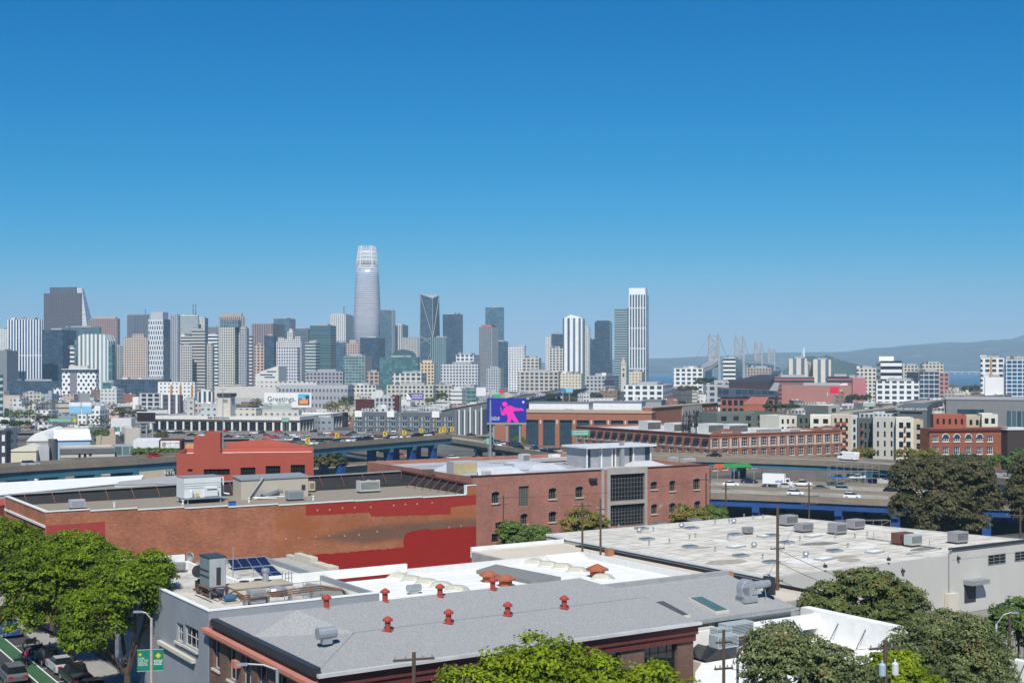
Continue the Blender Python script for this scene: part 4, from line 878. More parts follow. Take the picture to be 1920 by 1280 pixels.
for i in range(14):
    u, v = rr.uniform(3, w6 - 4), rr.uniform(3, 34)
    if 22 < u < 42 and 1 < v < 12: continue
    s_ = rr.uniform(.5, 1.5); MB().box(u, u + s_ * rr.uniform(1, 2.4), v, v + s_, h6 - .69, h6 - .7 + s_ * .8).build('roof_unit', rr.choice((METAL, WHITE, GREYM, CREAM)), r6)
for i in range(4): v = 4 + i * 8; MB().tube((2, v, h6 - .5), (w6 - 3, v + 2, h6 - .5), .07).build('pipe', GREYM, r6)

TAR = M('roof_tar', (.20, .19, .175), .9, 0, .3, 1); PATCH = M('roof_patch', (.70, .69, .66), .8, 0, .1, 1)
for i in range(9): x = 3 + i * 4.6; MB().box(x, x + .09, .4, 41.5 - max(0, x - 39) * 5, H7 - .149, H7 - .143).build('roof_seam', TAR, r7)
for i in range(12):
    x, y = rr.uniform(2, 36), rr.uniform(2, 38); a, e = rr.uniform(.8, 3.2), rr.uniform(.6, 2); n = 9
    b = MB(); b.poly([(x + a * cos(2*pi*k/n) * rr.uniform(.7, 1.2), y + e * sin(2*pi*k/n) * rr.uniform(.7, 1.2), H7 - .138 + .002 * i) for k in range(n)]); b.build('roof_patch', rr.choice((PATCH, PATCH, TAR, M('roof_dirt', (.36, .32, .26), .9, 0, .25, .8))), r7)
for i in range(6): y = 1.4 + i * 1.75; MB().box(.4, LX - .5, y, y + .05, ZW + .003, ZW + .008).build('roof_seam', M('seam_white', (.55, .55, .54), .8), wroof)
# ================================================================ elevated roads
DECK = M('pale_road_concrete', (.31, .285, .245), .9, 0, .22, .12, None, ((.19, .17, .145), .3, .5, .68))
PARA = M('parapet_concrete', (.235, .20, .16), .9, 0, .16, .3)
TEAL = M('teal_girder', (.045, .15, .21), .6, 0, .12, .3); NAVY = M('blue_girder', (.012, .065, .23), .6, 0, .15, .3); DTEAL = M('dark_teal', (.02, .075, .09), .6, 0, .2, .3)
LINE = M('lane_paint', (.7, .7, .66), .7, 0, .1, 2)
def side_norm(pts):
    out = []
    for i in range(len(pts)):
        a, e = pts[max(0, i-1)], pts[min(len(pts)-1, i+1)]; d = (e - a); d.z = 0; d.normalize(); out.append(Vector((-d.y, d.x, 0)))
    return out
def viaduct(label, pts, z, width, gird=TEAL, col=TEAL, cols=(), gdepth=1.9, deckm=DECK, name='elevated_freeway', lanes=2, csize=(1.7, 1.7), paramat=None, cat='freeway', solid=False):
    pw = [G(x, y, z) for x, y in pts]
    fine = []
    for i in range(len(pw) - 1):
        p0, p1, p2, p3 = pw[max(0, i-1)], pw[i], pw[i+1], pw[min(len(pw)-1, i+2)]
        for k in range(4):
            t = k / 4; fine.append(.5 * ((2*p1) + (p2-p0)*t + (2*p0-5*p1+4*p2-p3)*t*t + (3*p1-p0-3*p2+p3)*t**3))
    fine.append(pw[-1]); nn = side_norm(fine); o = fine[0].copy(); o.z = 0
    r_ = root(name, label, cat, o)
    def sweep(nm, a0, a1, z0, z1, m):
        b = MB(); b.loft([[p - o + n_ * q + Vector((0, 0, h)) for q, h in ((a0, z0), (a0, z1), (a1, z1), (a1, z0))] for p, n_ in zip(fine, nn)])
        return b.build(nm, m, r_)
    sweep('deck', .3, width - .3, -.6 if not solid else -z - .5, 0, deckm); pm = paramat or PARA
    sweep('barrier', 0, .29, -.7, .95, pm); sweep('barrier', width - .29, width, -.7, .95, pm)
    if lanes > 3: sweep('median_barrier', width * .48, width * .48 + .5, .004, .9, pm)
    for k in range(1, lanes):
        q = width * k / lanes
        if abs(q - width * .48) > 1: sweep('lane_line', q - .08, q + .08, .003, .012, LINE)
    if not solid:
        for q in ((.5, .8), (width * .5 - .15, width * .5 + .15), (width - .8, width - .5)): sweep('girder', q[0], q[1], -.6 - gdepth, -.602, gird)
    cumul = [0]
    for a, e in zip(fine, fine[1:]): cumul.append(cumul[-1] + (e - a).length)
    for cp in cols:
        i = min(range(len(fine)), key=lambda k: abs(960 + F * fine[k].x / fine[k].y - cp)); p, n_ = fine[i], nn[i]; ang = atan2(n_.y, n_.x) - pi / 2
        g0 = gz(p.x, p.y)
        for q in (2.2, width - 2.2) if width > 9 else (width / 2,):
            c = p - o + n_ * q; b = MB(); b.box(-csize[0]/2, csize[0]/2, -csize[1]/2, csize[1]/2, g0 - .3, z - .6 - gdepth - (1.3 if width > 9 else 0)); b.build('column', col, r_, loc=(c.x, c.y, 0), rot=ang)
        c = p - o + n_ * width / 2; MB().box(-.9, .9, -width/2 + .4, width/2 - .4, z - 1.9 - gdepth, z - .61 - gdepth).build('cross_beam', gird, r_, loc=(c.x, c.y, 0), rot=ang)
    r_['_'] = 0; del r_['_']
    return r_, fine, nn
f1 = viaduct('upper freeway deck with pale parapets carrying the white van', [(1060, 858), (1180, 859), (1333, 862), (1500, 867), (1600, 872), (1708, 881), (1800, 892), (1960, 915)], 12.5, 16, TEAL, NAVY, (1390, 1638, 1800), 1.5)
f2 = viaduct('lower wide freeway deck on navy blue columns behind the warehouse', [(1200, 926), (1333, 930), (1500, 936), (1640, 942), (1800, 948), (1990, 955)], 7.5, 42, NAVY, NAVY, (1420, 1565, 1660, 1760, 1850), 1.8, lanes=8, csize=(2, 2))
f3 = viaduct('long teal girder ramp rising past the red stair tower', [(-60, 887), (60, 878), (328, 861), (590, 838), (690, 830), (780, 823), (848, 818)], 14, 12, TEAL, NAVY, (40, 125, 195, 240, 470, 655, 735, 785, 818), 2.1, csize=(2.4, 2.4))
f5 = viaduct('teal ramp full of queueing cars right of the tall mast', [(700, 812), (780, 818), (852, 827), (925, 838), (1000, 849), (1110, 866), (1190, 879)], 10, 13, DTEAL, DTEAL, (880, 940, 985, 1040), 1.3, csize=(2.2, 2.2))
f6 = viaduct('dark lower ramp passing between the blue columns', [(560, 831), (670, 847), (740, 857), (809, 867), (900, 881)], 5, 11, DTEAL, DTEAL, (690, 714, 762), 1.0)
f7 = viaduct('tan ground level roadway with concrete barrier behind the mill roof', [(560, 888), (690, 876), (830, 866), (930, 863), (1100, 862), (1260, 863)], 4.5, 13, TEAL, TEAL, (), 1, solid=True, name='roadway')
f4 = viaduct('lower freeway roadway at the left with sparse cars', [(-60, 909), (60, 908), (200, 905), (345, 902)], 4.5, 20, TEAL, TEAL, (), 1, solid=True, name='roadway')
f8 = viaduct('distant freeway climbing away toward the bay bridge', [(900, 772), (960, 758), (1020, 744), (1095, 729), (1150, 720)], 13, 24, NAVY, CONC, (1000, 1060, 1100), 2, M('far_deck', (.12, .12, .125), .9), paramat=M('far_parapet', (.1, .1, .11), .9), lanes=1)
f9 = viaduct('curving tan freeway in the distance at right', [(1600, 776), (1660, 769), (1705, 763), (1780, 749), (1850, 743), (1960, 737)], 13, 20, PARA, CONC, (1700, 1780, 1850, 1900), 2.5, lanes=3)
rd = MB(); q = [G(180, 826, 1.2), G(620, 821, 1.2), G(950, 818, 1.2), G(960, 806, 1.2), G(620, 807, 1.2), G(180, 808, 1.2)]; rd.poly(q); tag(rd.build('road', M('grey_road', (.19, .175, .155), .9, 0, .2, .05)), kind='structure')
rd = MB(); q = [G(-80, 812, 1.2), G(330, 812, 1.2), G(330, 797, 1.2), G(-80, 796, 1.2)]; rd.poly(q); tag(rd.build('car_park', M('car_park_paving', (.16, .15, .14), .9, 0, .2, .05)), kind='structure')
# ================================================================ vehicles
def wheel_mesh(r=.33, w=.22):
    b = MB(); b.lathe([(r - .03, -w/2), (r, -w/2 + .03), (r, w/2 - .03), (r - .03, w/2)], (0, 0, 0), 16, 'y'); b.mi = 1; b.lathe([(r * .62, -w/2 - .012), (r * .62, w/2 + .012)], (0, 0, 0), 10, 'y'); return b.mesh('wheel', [RUBBER, METAL])
LAMPW = M('lamp_white', (.7, .7, .68), .2); LAMPR = M('lamp_red', (.45, .01, .012), .25)
def extr(b, prof, hw, inset=.06):
    n = len(prof); cx = sum(p[0] for p in prof) / n; cz = sum(p[1] for p in prof) / n
    sh = lambda k: [(cx + (x - cx) * k, cz + (z - cz) * k) for x, z in prof]
    b.loft([[(x, y, z) for x, z in pr] for y, pr in ((-hw, sh(.93)), (-hw + inset, prof), (hw - inset, prof), (hw, sh(.93)))])
KINDS_ = {
 'sedan': dict(L=4.6, W=1.82, body=[(-2.28, .32), (-2.3, .62), (-2.2, .9), (-1.5, .98), (1.0, .96), (1.9, .84), (2.26, .68), (2.3, .36), (2.1, .24), (-2.1, .24)], cab=[(-1.75, .95), (-1.05, 1.4), (.15, 1.42), (1.1, .93)], roof=(-1.0, .12, 1.425), wx=1.38),
 'hatch': dict(L=4.3, W=1.8, body=[(-2.1, .34), (-2.15, .7), (-2.05, .98), (1.0, .98), (1.75, .86), (2.08, .7), (2.14, .38), (1.95, .25), (-1.95, .25)], cab=[(-2.0, .96), (-1.6, 1.46), (.1, 1.5), (1.15, .95)], roof=(-1.6, .05, 1.5), wx=1.3),
 'suv': dict(L=4.7, W=1.9, body=[(-2.28, .4), (-2.34, .8), (-2.25, 1.08), (1.0, 1.08), (1.9, .98), (2.28, .8), (2.34, .45), (2.1, .3), (-2.1, .3)], cab=[(-2.2, 1.06), (-1.95, 1.64), (.2, 1.68), (1.1, 1.05)], roof=(-1.95, .15, 1.68), wx=1.42),
 'pickup': dict(L=5.5, W=1.95, body=[(-2.7, .5), (-2.75, 1.0), (-.6, 1.05), (1.2, 1.1), (2.3, 1.02), (2.7, .85), (2.75, .5), (2.5, .35), (-2.5, .35)], cab=[(-.85, 1.06), (-.7, 1.72), (.6, 1.75), (1.35, 1.08)], roof=(-.7, .55, 1.75), wx=1.7)}
def car_proto(kind):
    k = KINDS_[kind]; hw = k['W'] / 2; o = root(kind if kind != 'hatch' else 'hatchback', 'x', 'car', (0, 0, -500))
    b = MB(); extr(b, k['body'], hw, .09); b.build('body', PAINT, o)
    c = k['cab']; b = MB(); b.loft([[(x, -(hw - .07) if z < 1.2 else -(hw - .26), z) for x, z in c], [(x, (hw - .07) if z < 1.2 else (hw - .26), z) for x, z in c]]); b.build('glasshouse', GLASS, o)
    x0, x1, zr = k['roof']; b = MB(); b.box(x0 - .02, x1 + .02, -(hw - .25), hw - .25, zr - .03, zr + .035); b.build('roof', PAINT, o)
    for px in ((c[0][0] + c[1][0]) / 2 + .05, (c[2][0] + c[3][0]) / 2 - .05, (c[1][0] + c[2][0]) / 2):
        pass
    if kind == 'pickup': MB().box(-2.6, -.95, -hw + .15, hw - .15, 1.03, 1.09).build('bed', DARK, o)
    wm = wheel_mesh(.33 if kind in ('sedan', 'hatch') else .38)
    for x in (-k['wx'], k['wx']):
        for y in (-hw + .1, hw - .1): inst('wheel', wm, o, (x, y, .33 if kind in ('sedan', 'hatch') else .38))
    L = k['L'] / 2
    for y in (-hw + .32, hw - .32):
        MB().box(L - .22, L - .04, y - .2, y + .2, .62, .76).build('headlight', LAMPW, o); MB().box(-L - .0, -L + .16, y - .2, y + .2, .72, .88).build('taillight', LAMPR, o)
    return o, snapshot(o)
def small_car(kind):
    k = KINDS_[kind]; hw = k['W'] / 2; b = MB(); extr(b, k['body'], hw, .1); x0, x1, zr = k['roof']; b.box(x0, x1, -(hw - .25), hw - .25, zr - .03, zr + .03)
    b.mi = 1; c = k['cab']; b.loft([[(x, -(hw - .08) if z < 1.2 else -(hw - .26), z) for x, z in c], [(x, (hw - .08) if z < 1.2 else (hw - .26), z) for x, z in c]])
    b.mi = 2
    for x in (-k['wx'], k['wx']):
        for y in (-hw + .08, hw - .08): b.lathe([(.33, -.1), (.33, .1)], (x, y, .33), 8, 'y')
    return b.mesh('car', [PAINT, GLASS, RUBBER])
PROTO = {k: car_proto(k) for k in KINDS_}; SMALL = {k: small_car(k) for k in KINDS_}
COL = dict(white=(.78, .78, .78), silver=(.42, .44, .46), grey=(.13, .14, .15), black=(.014, .014, .016), red=(.38, .015, .02), blue=(.03, .1, .35), navy=(.015, .025, .07), beige=(.4, .36, .28), green=(.04, .1, .06))
def car(kind, color, px, py, z, ang, label, group=None, cat='car'):
    p = G(px, py, z); return put(PROTO[kind][1], PROTO[kind][0], p, ang, label, cat, group, COL[color], ('body', 'roof'))
def dirat(fv, px):
    f = fv[1]; i = min(range(len(f) - 1), key=lambda k: abs(960 + F * f[k].x / f[k].y - px)); d = f[i+1] - f[i]; return atan2(d.y, d.x)
def oncar(fv, kind, color, px, py, label, flip=False, group=None, cat='car'):
    z = fv[1][0].z + .02; return car(kind, color, px, py, z, dirat(fv, px) + (pi if flip else 0), label, group, cat)
g2 = 'cars on the lower freeway deck'
oncar(f2, 'hatch', 'white', 1492, 928, 'white hatchback alone in the near lane of the lower freeway deck', group=g2)
oncar(f2, 'hatch', 'white', 1598, 934, 'white hatchback beside the silver estate on the lower deck', group=g2)
oncar(f2, 'suv', 'silver', 1583, 922, 'silver estate car just behind the second white hatchback', group=g2)
oncar(f2, 'sedan', 'grey', 1540, 919, 'dark grey sedan on the lower deck before the silver estate', group=g2)
oncar(f2, 'sedan', 'silver', 1474, 915, 'silver sedan in front of the white box truck', group=g2)
oncar(f2, 'pickup', 'white', 1504, 911, 'white pickup right behind the box truck cab', group=g2, cat='pickup')
oncar(f2, 'sedan', 'white', 1371, 911, 'white sedan at the left end of the lower freeway deck', group=g2)
oncar(f2, 'sedan', 'navy', 1405, 905, 'dark blue sedan left of the white box truck', group=g2)
oncar(f2, 'hatch', 'black', 1672, 924, 'black hatchback emerging from behind the large olive tree', group=g2)
oncar(f2, 'suv', 'silver', 1886, 933, 'grey estate car at the right end of the lower deck', group=g2)
oncar(f2, 'hatch', 'silver', 1908, 946, 'light blue hatchback at the right edge of the lower deck', group=g2)
oncar(f2, 'sedan', 'black', 1918, 936, 'black sedan behind the light blue hatchback at the right edge', group=g2)
oncar(f1, 'sedan', 'black', 1339, 857, 'black sedan alone on the upper freeway deck', True)
oncar(f1, 'sedan', 'white', 1895, 893, 'white sedan on the upper deck right of the olive tree', True)
oncar(f4, 'suv', 'silver', 160, 897, 'silver estate car on the lower left roadway under the teal ramp'); oncar(f4, 'hatch', 'white', 57, 903, 'white hatchback on the lower left roadway')
oncar(f3, 'suv', 'silver', 57, 874, 'pale silver car on the teal ramp at far left'); oncar(f3, 'sedan', 'red', 290, 858, 'red car on the teal ramp left of the red tower')
oncar(f7, 'suv', 'white', 850, 861, 'white estate car on the tan roadway beyond the mill roof'); oncar(f7, 'sedan', 'white', 952, 859, 'white sedan on the tan roadway right of the mast'); oncar(f7, 'sedan', 'black', 893, 861, 'black sedan on the tan roadway left of the mast'); oncar(f7, 'suv', 'grey', 975, 858, 'dark grey car on the tan roadway under the ramp'); oncar(f7, 'suv', 'white', 1083, 857, 'white car parked by the dirt mound left of the penthouse'); oncar(f7, 'sedan', 'navy', 1043, 859, 'navy car on the tan roadway below the ramp end')
oncar(f6, 'sedan', 'red', 752, 856, 'red car on the dark lower ramp between blue columns'); oncar(f6, 'sedan', 'black', 795, 862, 'black car on the dark lower ramp by the last blue column'); oncar(f6, 'suv', 'white', 706, 848, 'white car on the dark lower ramp left of the red one'); oncar(f6, 'sedan', 'navy', 718, 849, 'navy car close behind the white one on the dark ramp'); oncar(f6, 'suv', 'white', 803, 864, 'white car at the right end of the dark lower ramp')
# white panel van and box truck
vn = root('panel_van', 'tall white panel van driving on the upper freeway deck', 'van', G(1590, 863, 12.52), dirat(f1, 1590) + pi)
VP = [(-3.4, .45), (-3.45, 2.3), (-3.2, 2.62), (1.7, 2.68), (2.3, 2.2), (2.75, 1.45), (3.3, 1.2), (3.42, .7), (3.3, .4), (-3.2, .38)]
b = MB(); extr(b, VP, 1.0, .1); b.build('body', PAINT, vn, color=COL['white'])
for s_ in (-1, 1): b = MB(); b.poly([(1.35, s_ * 1.012, 1.5), (2.55, s_ * 1.012, 1.5), (2.2, s_ * 1.012, 2.1), (1.35, s_ * 1.012, 2.15)][::s_]); b.build('side_window', GLASS, vn)
b = MB(); b.poly([(2.74, -.85, 1.5), (2.74, .85, 1.5), (2.3, .75, 2.24), (2.3, -.75, 2.24)]); b.build('windscreen', GLASS, vn); wm = wheel_mesh(.36)
for x in (-2.1, 2.1):
    for y in (-.92, .92): inst('wheel', wm, vn, (x, y, .36))
b = MB(); b.box(-3.3, 3.3, -1.015, -1.003, .62, .72); b.build('side_trim', DARK, vn)
for y in (-.8, .8): MB().box(3.32, 3.44, y - .15, y + .15, .85, 1.1).build('headlight', LAMPW, vn); MB().box(-3.46, -3.44, y - .12, y + .12, 1.0, 1.5).build('taillight', LAMPR, vn)
bt = root('box_truck', 'white box truck with blurred purple lettering on the lower freeway deck', 'truck', G(1458, 913, 7.52), dirat(f2, 1458))
MB().box(-3.9, 2.0, -1.2, 1.2, .95, 3.7).build('cargo_box', PAINT, bt, color=COL['white']); b = MB(); extr(b, [(2.1, .6), (2.1, 2.5), (3.3, 2.45), (3.75, 1.7), (4.1, 1.4), (4.15, .6)], 1.05, .08); b.build('cab', PAINT, bt, color=COL['white'])
b = MB(); b.poly([(3.36, -.9, 2.38), (3.76, -.95, 1.72), (3.76, .95, 1.72), (3.36, .9, 2.38)]); b.build('windscreen', GLASS, bt)
for s_ in (-1, 1): b = MB(); b.poly([(2.5, s_ * 1.06, 1.6), (3.5, s_ * 1.06, 1.65), (3.2, s_ * 1.06, 2.3), (2.5, s_ * 1.06, 2.35)][::s_]); b.build('side_window', GLASS, bt)
b = MB(); rr = random.Random(4)
for i in range(9): x = -.4 + i * .22; b.box(x, x + .14, -1.23, -1.202, 1.25 + rr.random() * .2, 1.8 + rr.random() * .4)
b.build('lettering', M('purple_paint', (.12, .08, .4), .6), bt); MB().box(-3.9, 4, -.5, .5, .5, .94).build('chassis', DARK, bt); wm = wheel_mesh(.46, .3)
for x in (-2.6, 3.1):
    for y in (-1.0, 1.0): inst('wheel', wm, bt, (x, y, .46))
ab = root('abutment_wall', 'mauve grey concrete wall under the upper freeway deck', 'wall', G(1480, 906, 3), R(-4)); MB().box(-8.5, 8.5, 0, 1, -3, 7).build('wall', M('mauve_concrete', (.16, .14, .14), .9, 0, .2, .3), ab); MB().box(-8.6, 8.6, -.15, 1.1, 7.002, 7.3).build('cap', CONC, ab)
sg_ = root('traffic_sign_trailer', 'green freeway sign panel lying under the upper deck by the mill end', 'sign', G(1395, 905, 6), R(5)); MB().box(-6, 6, -.1, .1, 4.6, 5.8).build('panel', M('vivid_green', (.03, .3, .07), .6), sg_); MB().box(-9, -6.1, -.1, .1, 4.6, 5.7).build('orange_panel', M('orange_paint', (.6, .12, .03), .6), sg_)
for x in (-8, -3, 3): MB().box(x - .1, x + .1, -.05, .05, 0, 4.6).build('post', GREYM, sg_)
# small traffic
def flock(n, fn, where, group, kinds=('sedan', 'suv', 'hatch', 'pickup'), cols=('white', 'white', 'silver', 'grey', 'black', 'black', 'navy', 'red', 'beige'), seed=1):
    r = random.Random(seed)
    for i in range(n):
        p, a = fn(i, r)
        if p is None: continue
        k = r.choice(kinds); c = r.choice(cols); o = bpy.data.objects.new('car', SMALL[k]); link(o); o.location = p; o.rotation_euler = (0, 0, a); o.color = (*COL[c], 1)
        tag(o, f'{dict(sedan="low", suv="tall", hatch="short", pickup="long")[k]} {c} car {where}', 'car', group)
def lane(fv, q0, q1, x0, x1, n):
    f, nn = fv[1], fv[2]
    def fn(i, r):
        px = x0 + (x1 - x0) * (i + r.random() * .6) / n; k = min(range(len(f) - 1), key=lambda k: abs(960 + F * f[k].x / f[k].y - px)); t = r.random()
        p = f[k].lerp(f[k+1], t) + nn[k] * r.choice((q0, q1)) + Vector((0, 0, .02)); d = f[k+1] - f[k]; return p, atan2(d.y, d.x) + (pi if r.random() < .3 else 0)
    return fn
flock(26, lane(f5, 3.5, 8.5, 860, 1085, 26), 'queueing on the teal ramp right of the mast', 'cars queueing on the teal ramp', seed=3)
flock(16, lane(f3, 6.5, 8.5, 620, 850, 16), 'queueing on the blue girder ramp by the chevron signs', 'cars queueing on the blue girder ramp', seed=4)
flock(22, lane(f8, 4, 18, 985, 1145, 22), 'on the distant freeway toward the bay', 'cars on the distant freeway', seed=5)
flock(14, lane(f9, 4, 15, 1650, 1915, 14), 'on the curving tan freeway in the distance', 'cars on the curving distant freeway', seed=6)
flock(64, lambda i, r: (G(285 + 640 * (i + r.random()) / 64, r.choice((810, 813, 817, 820)), 1.22), R(r.choice((0, 180)) + r.uniform(-4, 4))), 'in the road before the long white office', 'cars in the road before the white office', seed=7)
flock(40, lambda i, r: (G(-5 + 320 * (i + r.random()) / 40, r.choice((799, 803, 807, 810)), 1.22), R(r.choice((0, 180, 90)) + r.uniform(-5, 5))), 'in the car park beyond the left sheds', 'cars in the left car park', seed=8)
flock(20, lambda i, r: (G(470 + 110 * (i % 10 + r.random()) / 10, 826 + 7 * (i // 10), .6), R(r.choice((20, 200)))), 'parked behind the red stair tower', 'cars parked behind the red tower', seed=9)
flock(14, lambda i, r: (G(1650 + 260 * (i + r.random()) / 14, r.choice((966, 974)), .6), R(r.choice((0, 60)))), 'parked under the freeway near the olive tree', 'cars parked under the freeway', seed=10)
flock(8, lambda i, r: (G(1560 + 190 * (i + r.random()) / 8, r.choice((896, 899)), 4.2), R(r.choice((0, 180)))), 'on the road under the upper freeway deck', 'cars under the upper deck', cols=('blue', 'white', 'red', 'silver'), seed=12)
# ================================================================ downtown skyline
G_ = dict(
 grid=FAC('fac_grid', (.03, .04, .055), bay=4.6, floor=4.4, wu=.55, wv=.55),
 fine=FAC('fac_fine', (.04, .05, .07), bay=3.6, floor=3.8, wu=.6, wv=.55),
 big=FAC('fac_big', (.03, .045, .06), bay=6.5, floor=5, wu=.62, wv=.6),
 vert=FAC('fac_vert', (.03, .05, .08), bay=6.2, floor=400, wu=.55, wv=1.0),
 vertf=FAC('fac_vertfine', (.03, .045, .065), bay=4.2, floor=400, wu=.5, wv=1.0),
 stripe=FAC('fac_stripe', (.02, .05, .11), bay=4.9, floor=60, wu=.56, wv=.985),
 band=FAC('fac_band', (.03, .04, .055), bay=900, floor=4.6, wu=1.0, wv=.5),
 bandw=FAC('fac_bandwide', (.015, .02, .03), bay=900, floor=6.2, wu=1.0, wv=.5),
 glass=FAC('fac_glass', (.045, .09, .13), (.10, .17, .22), bay=4.5, floor=4.2, wu=.9, wv=.84, rough=.08),
 dglass=FAC('fac_dark_glass', (.02, .045, .08), (.06, .10, .15), bay=4.5, floor=4.2, wu=.92, wv=.86, rough=.16),
 teal=FAC('fac_teal_glass', (.035, .11, .125), (.12, .24, .25), bay=5, floor=4.4, wu=.92, wv=.8, rough=.1),
 tealb=FAC('fac_teal_band', (.03, .08, .10), (.07, .13, .15), bay=900, floor=4.6, wu=1, wv=.6, rough=.1),
 brown=FAC('fac_bronze', (.018, .014, .018), bay=5.2, floor=4.2, wu=.6, wv=.62),
 check=FAC('fac_check', (.012, .014, .02), bay=6.4, floor=4.6, wu=.42, wv=.6, stagger=True),
 patt=FAC('fac_pattern', (.03, .04, .06), bay=4.6, floor=9, wu=.5, wv=.72, stagger=True),
 vbig=FAC('fac_white_fins', (.06, .08, .10), bay=10.5, floor=400, wu=.42, wv=1.0),
 gridw=FAC('fac_white_piers', (.035, .05, .065), bay=5.2, floor=400, wu=.6, wv=1, band=((.62, .63, .64), 38, .05)),
 blank=FAC('fac_blank', (.3, .3, .3), bay=50, floor=30, wu=.02, wv=.1),
 check2=FAC('fac_blue_panels', (.015, .06, .14), (.02, .12, .24), bay=5, floor=4, wu=.85, wv=.75),
 low=FAC('fac_lowrise', (.06, .065, .075), (.2, .21, .22), bay=4.2, floor=3.8, wu=.42, wv=.38))
CW = (.66, .65, .62); CWW = (.74, .74, .73); CB = (.50, .45, .37); CG = (.36, .37, .38); CD = (.14, .145, .155); CT = (.42, .30, .22)
def tower(label, px0, pxc, px2, ytop, D, fac, col, a=78, d=None, crown=None, z0=0, name='tower', cat='skyscraper', side=None, group=None, roof=None):
    t = Block(label, px0, pxc, px2 if px2 > pxc else pxc + 1, ytop, D, a, z0, name, cat, group, w=None if px2 > pxc else (d or 30), d=None)
    t.box('facade', 0, t.w, 0, t.d, 0, t.h, G_[fac], col)
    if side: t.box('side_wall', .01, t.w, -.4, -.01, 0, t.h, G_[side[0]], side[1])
    if crown:
        for q in crown:  # px range, y, color, fac
            L = t.d; k0, k1 = sorted((t.ln(q[0], t.ld), t.ln(q[1], t.ld))); zt = CZ - (q[2] - HY) / F * (D + 5) - z0
            t.box('crown', .5, max(6, t.w * .8), k0, k1, t.h, zt, G_[q[4] if len(q) > 4 else 'blank'], q[3])
    rp = random.Random(label)
    for _ in range(3):
        u, v, s_ = rp.uniform(.1, .7), rp.uniform(.05, .8), rp.uniform(2.5, 6)
        if not crown: t.box('roof_plant', t.w * u, t.w * u + s_, t.d * v, t.d * v + s_ * 1.2, t.h, t.h + rp.uniform(1.2, 3.5), ANY, rp.choice((CG, CW, CD)))
    if not crown:
        t.box('penthouse', t.w * .2, t.w * .75, t.d * .2, t.d * .7, t.h, t.h + 2.5, ANY, CG)
    return t
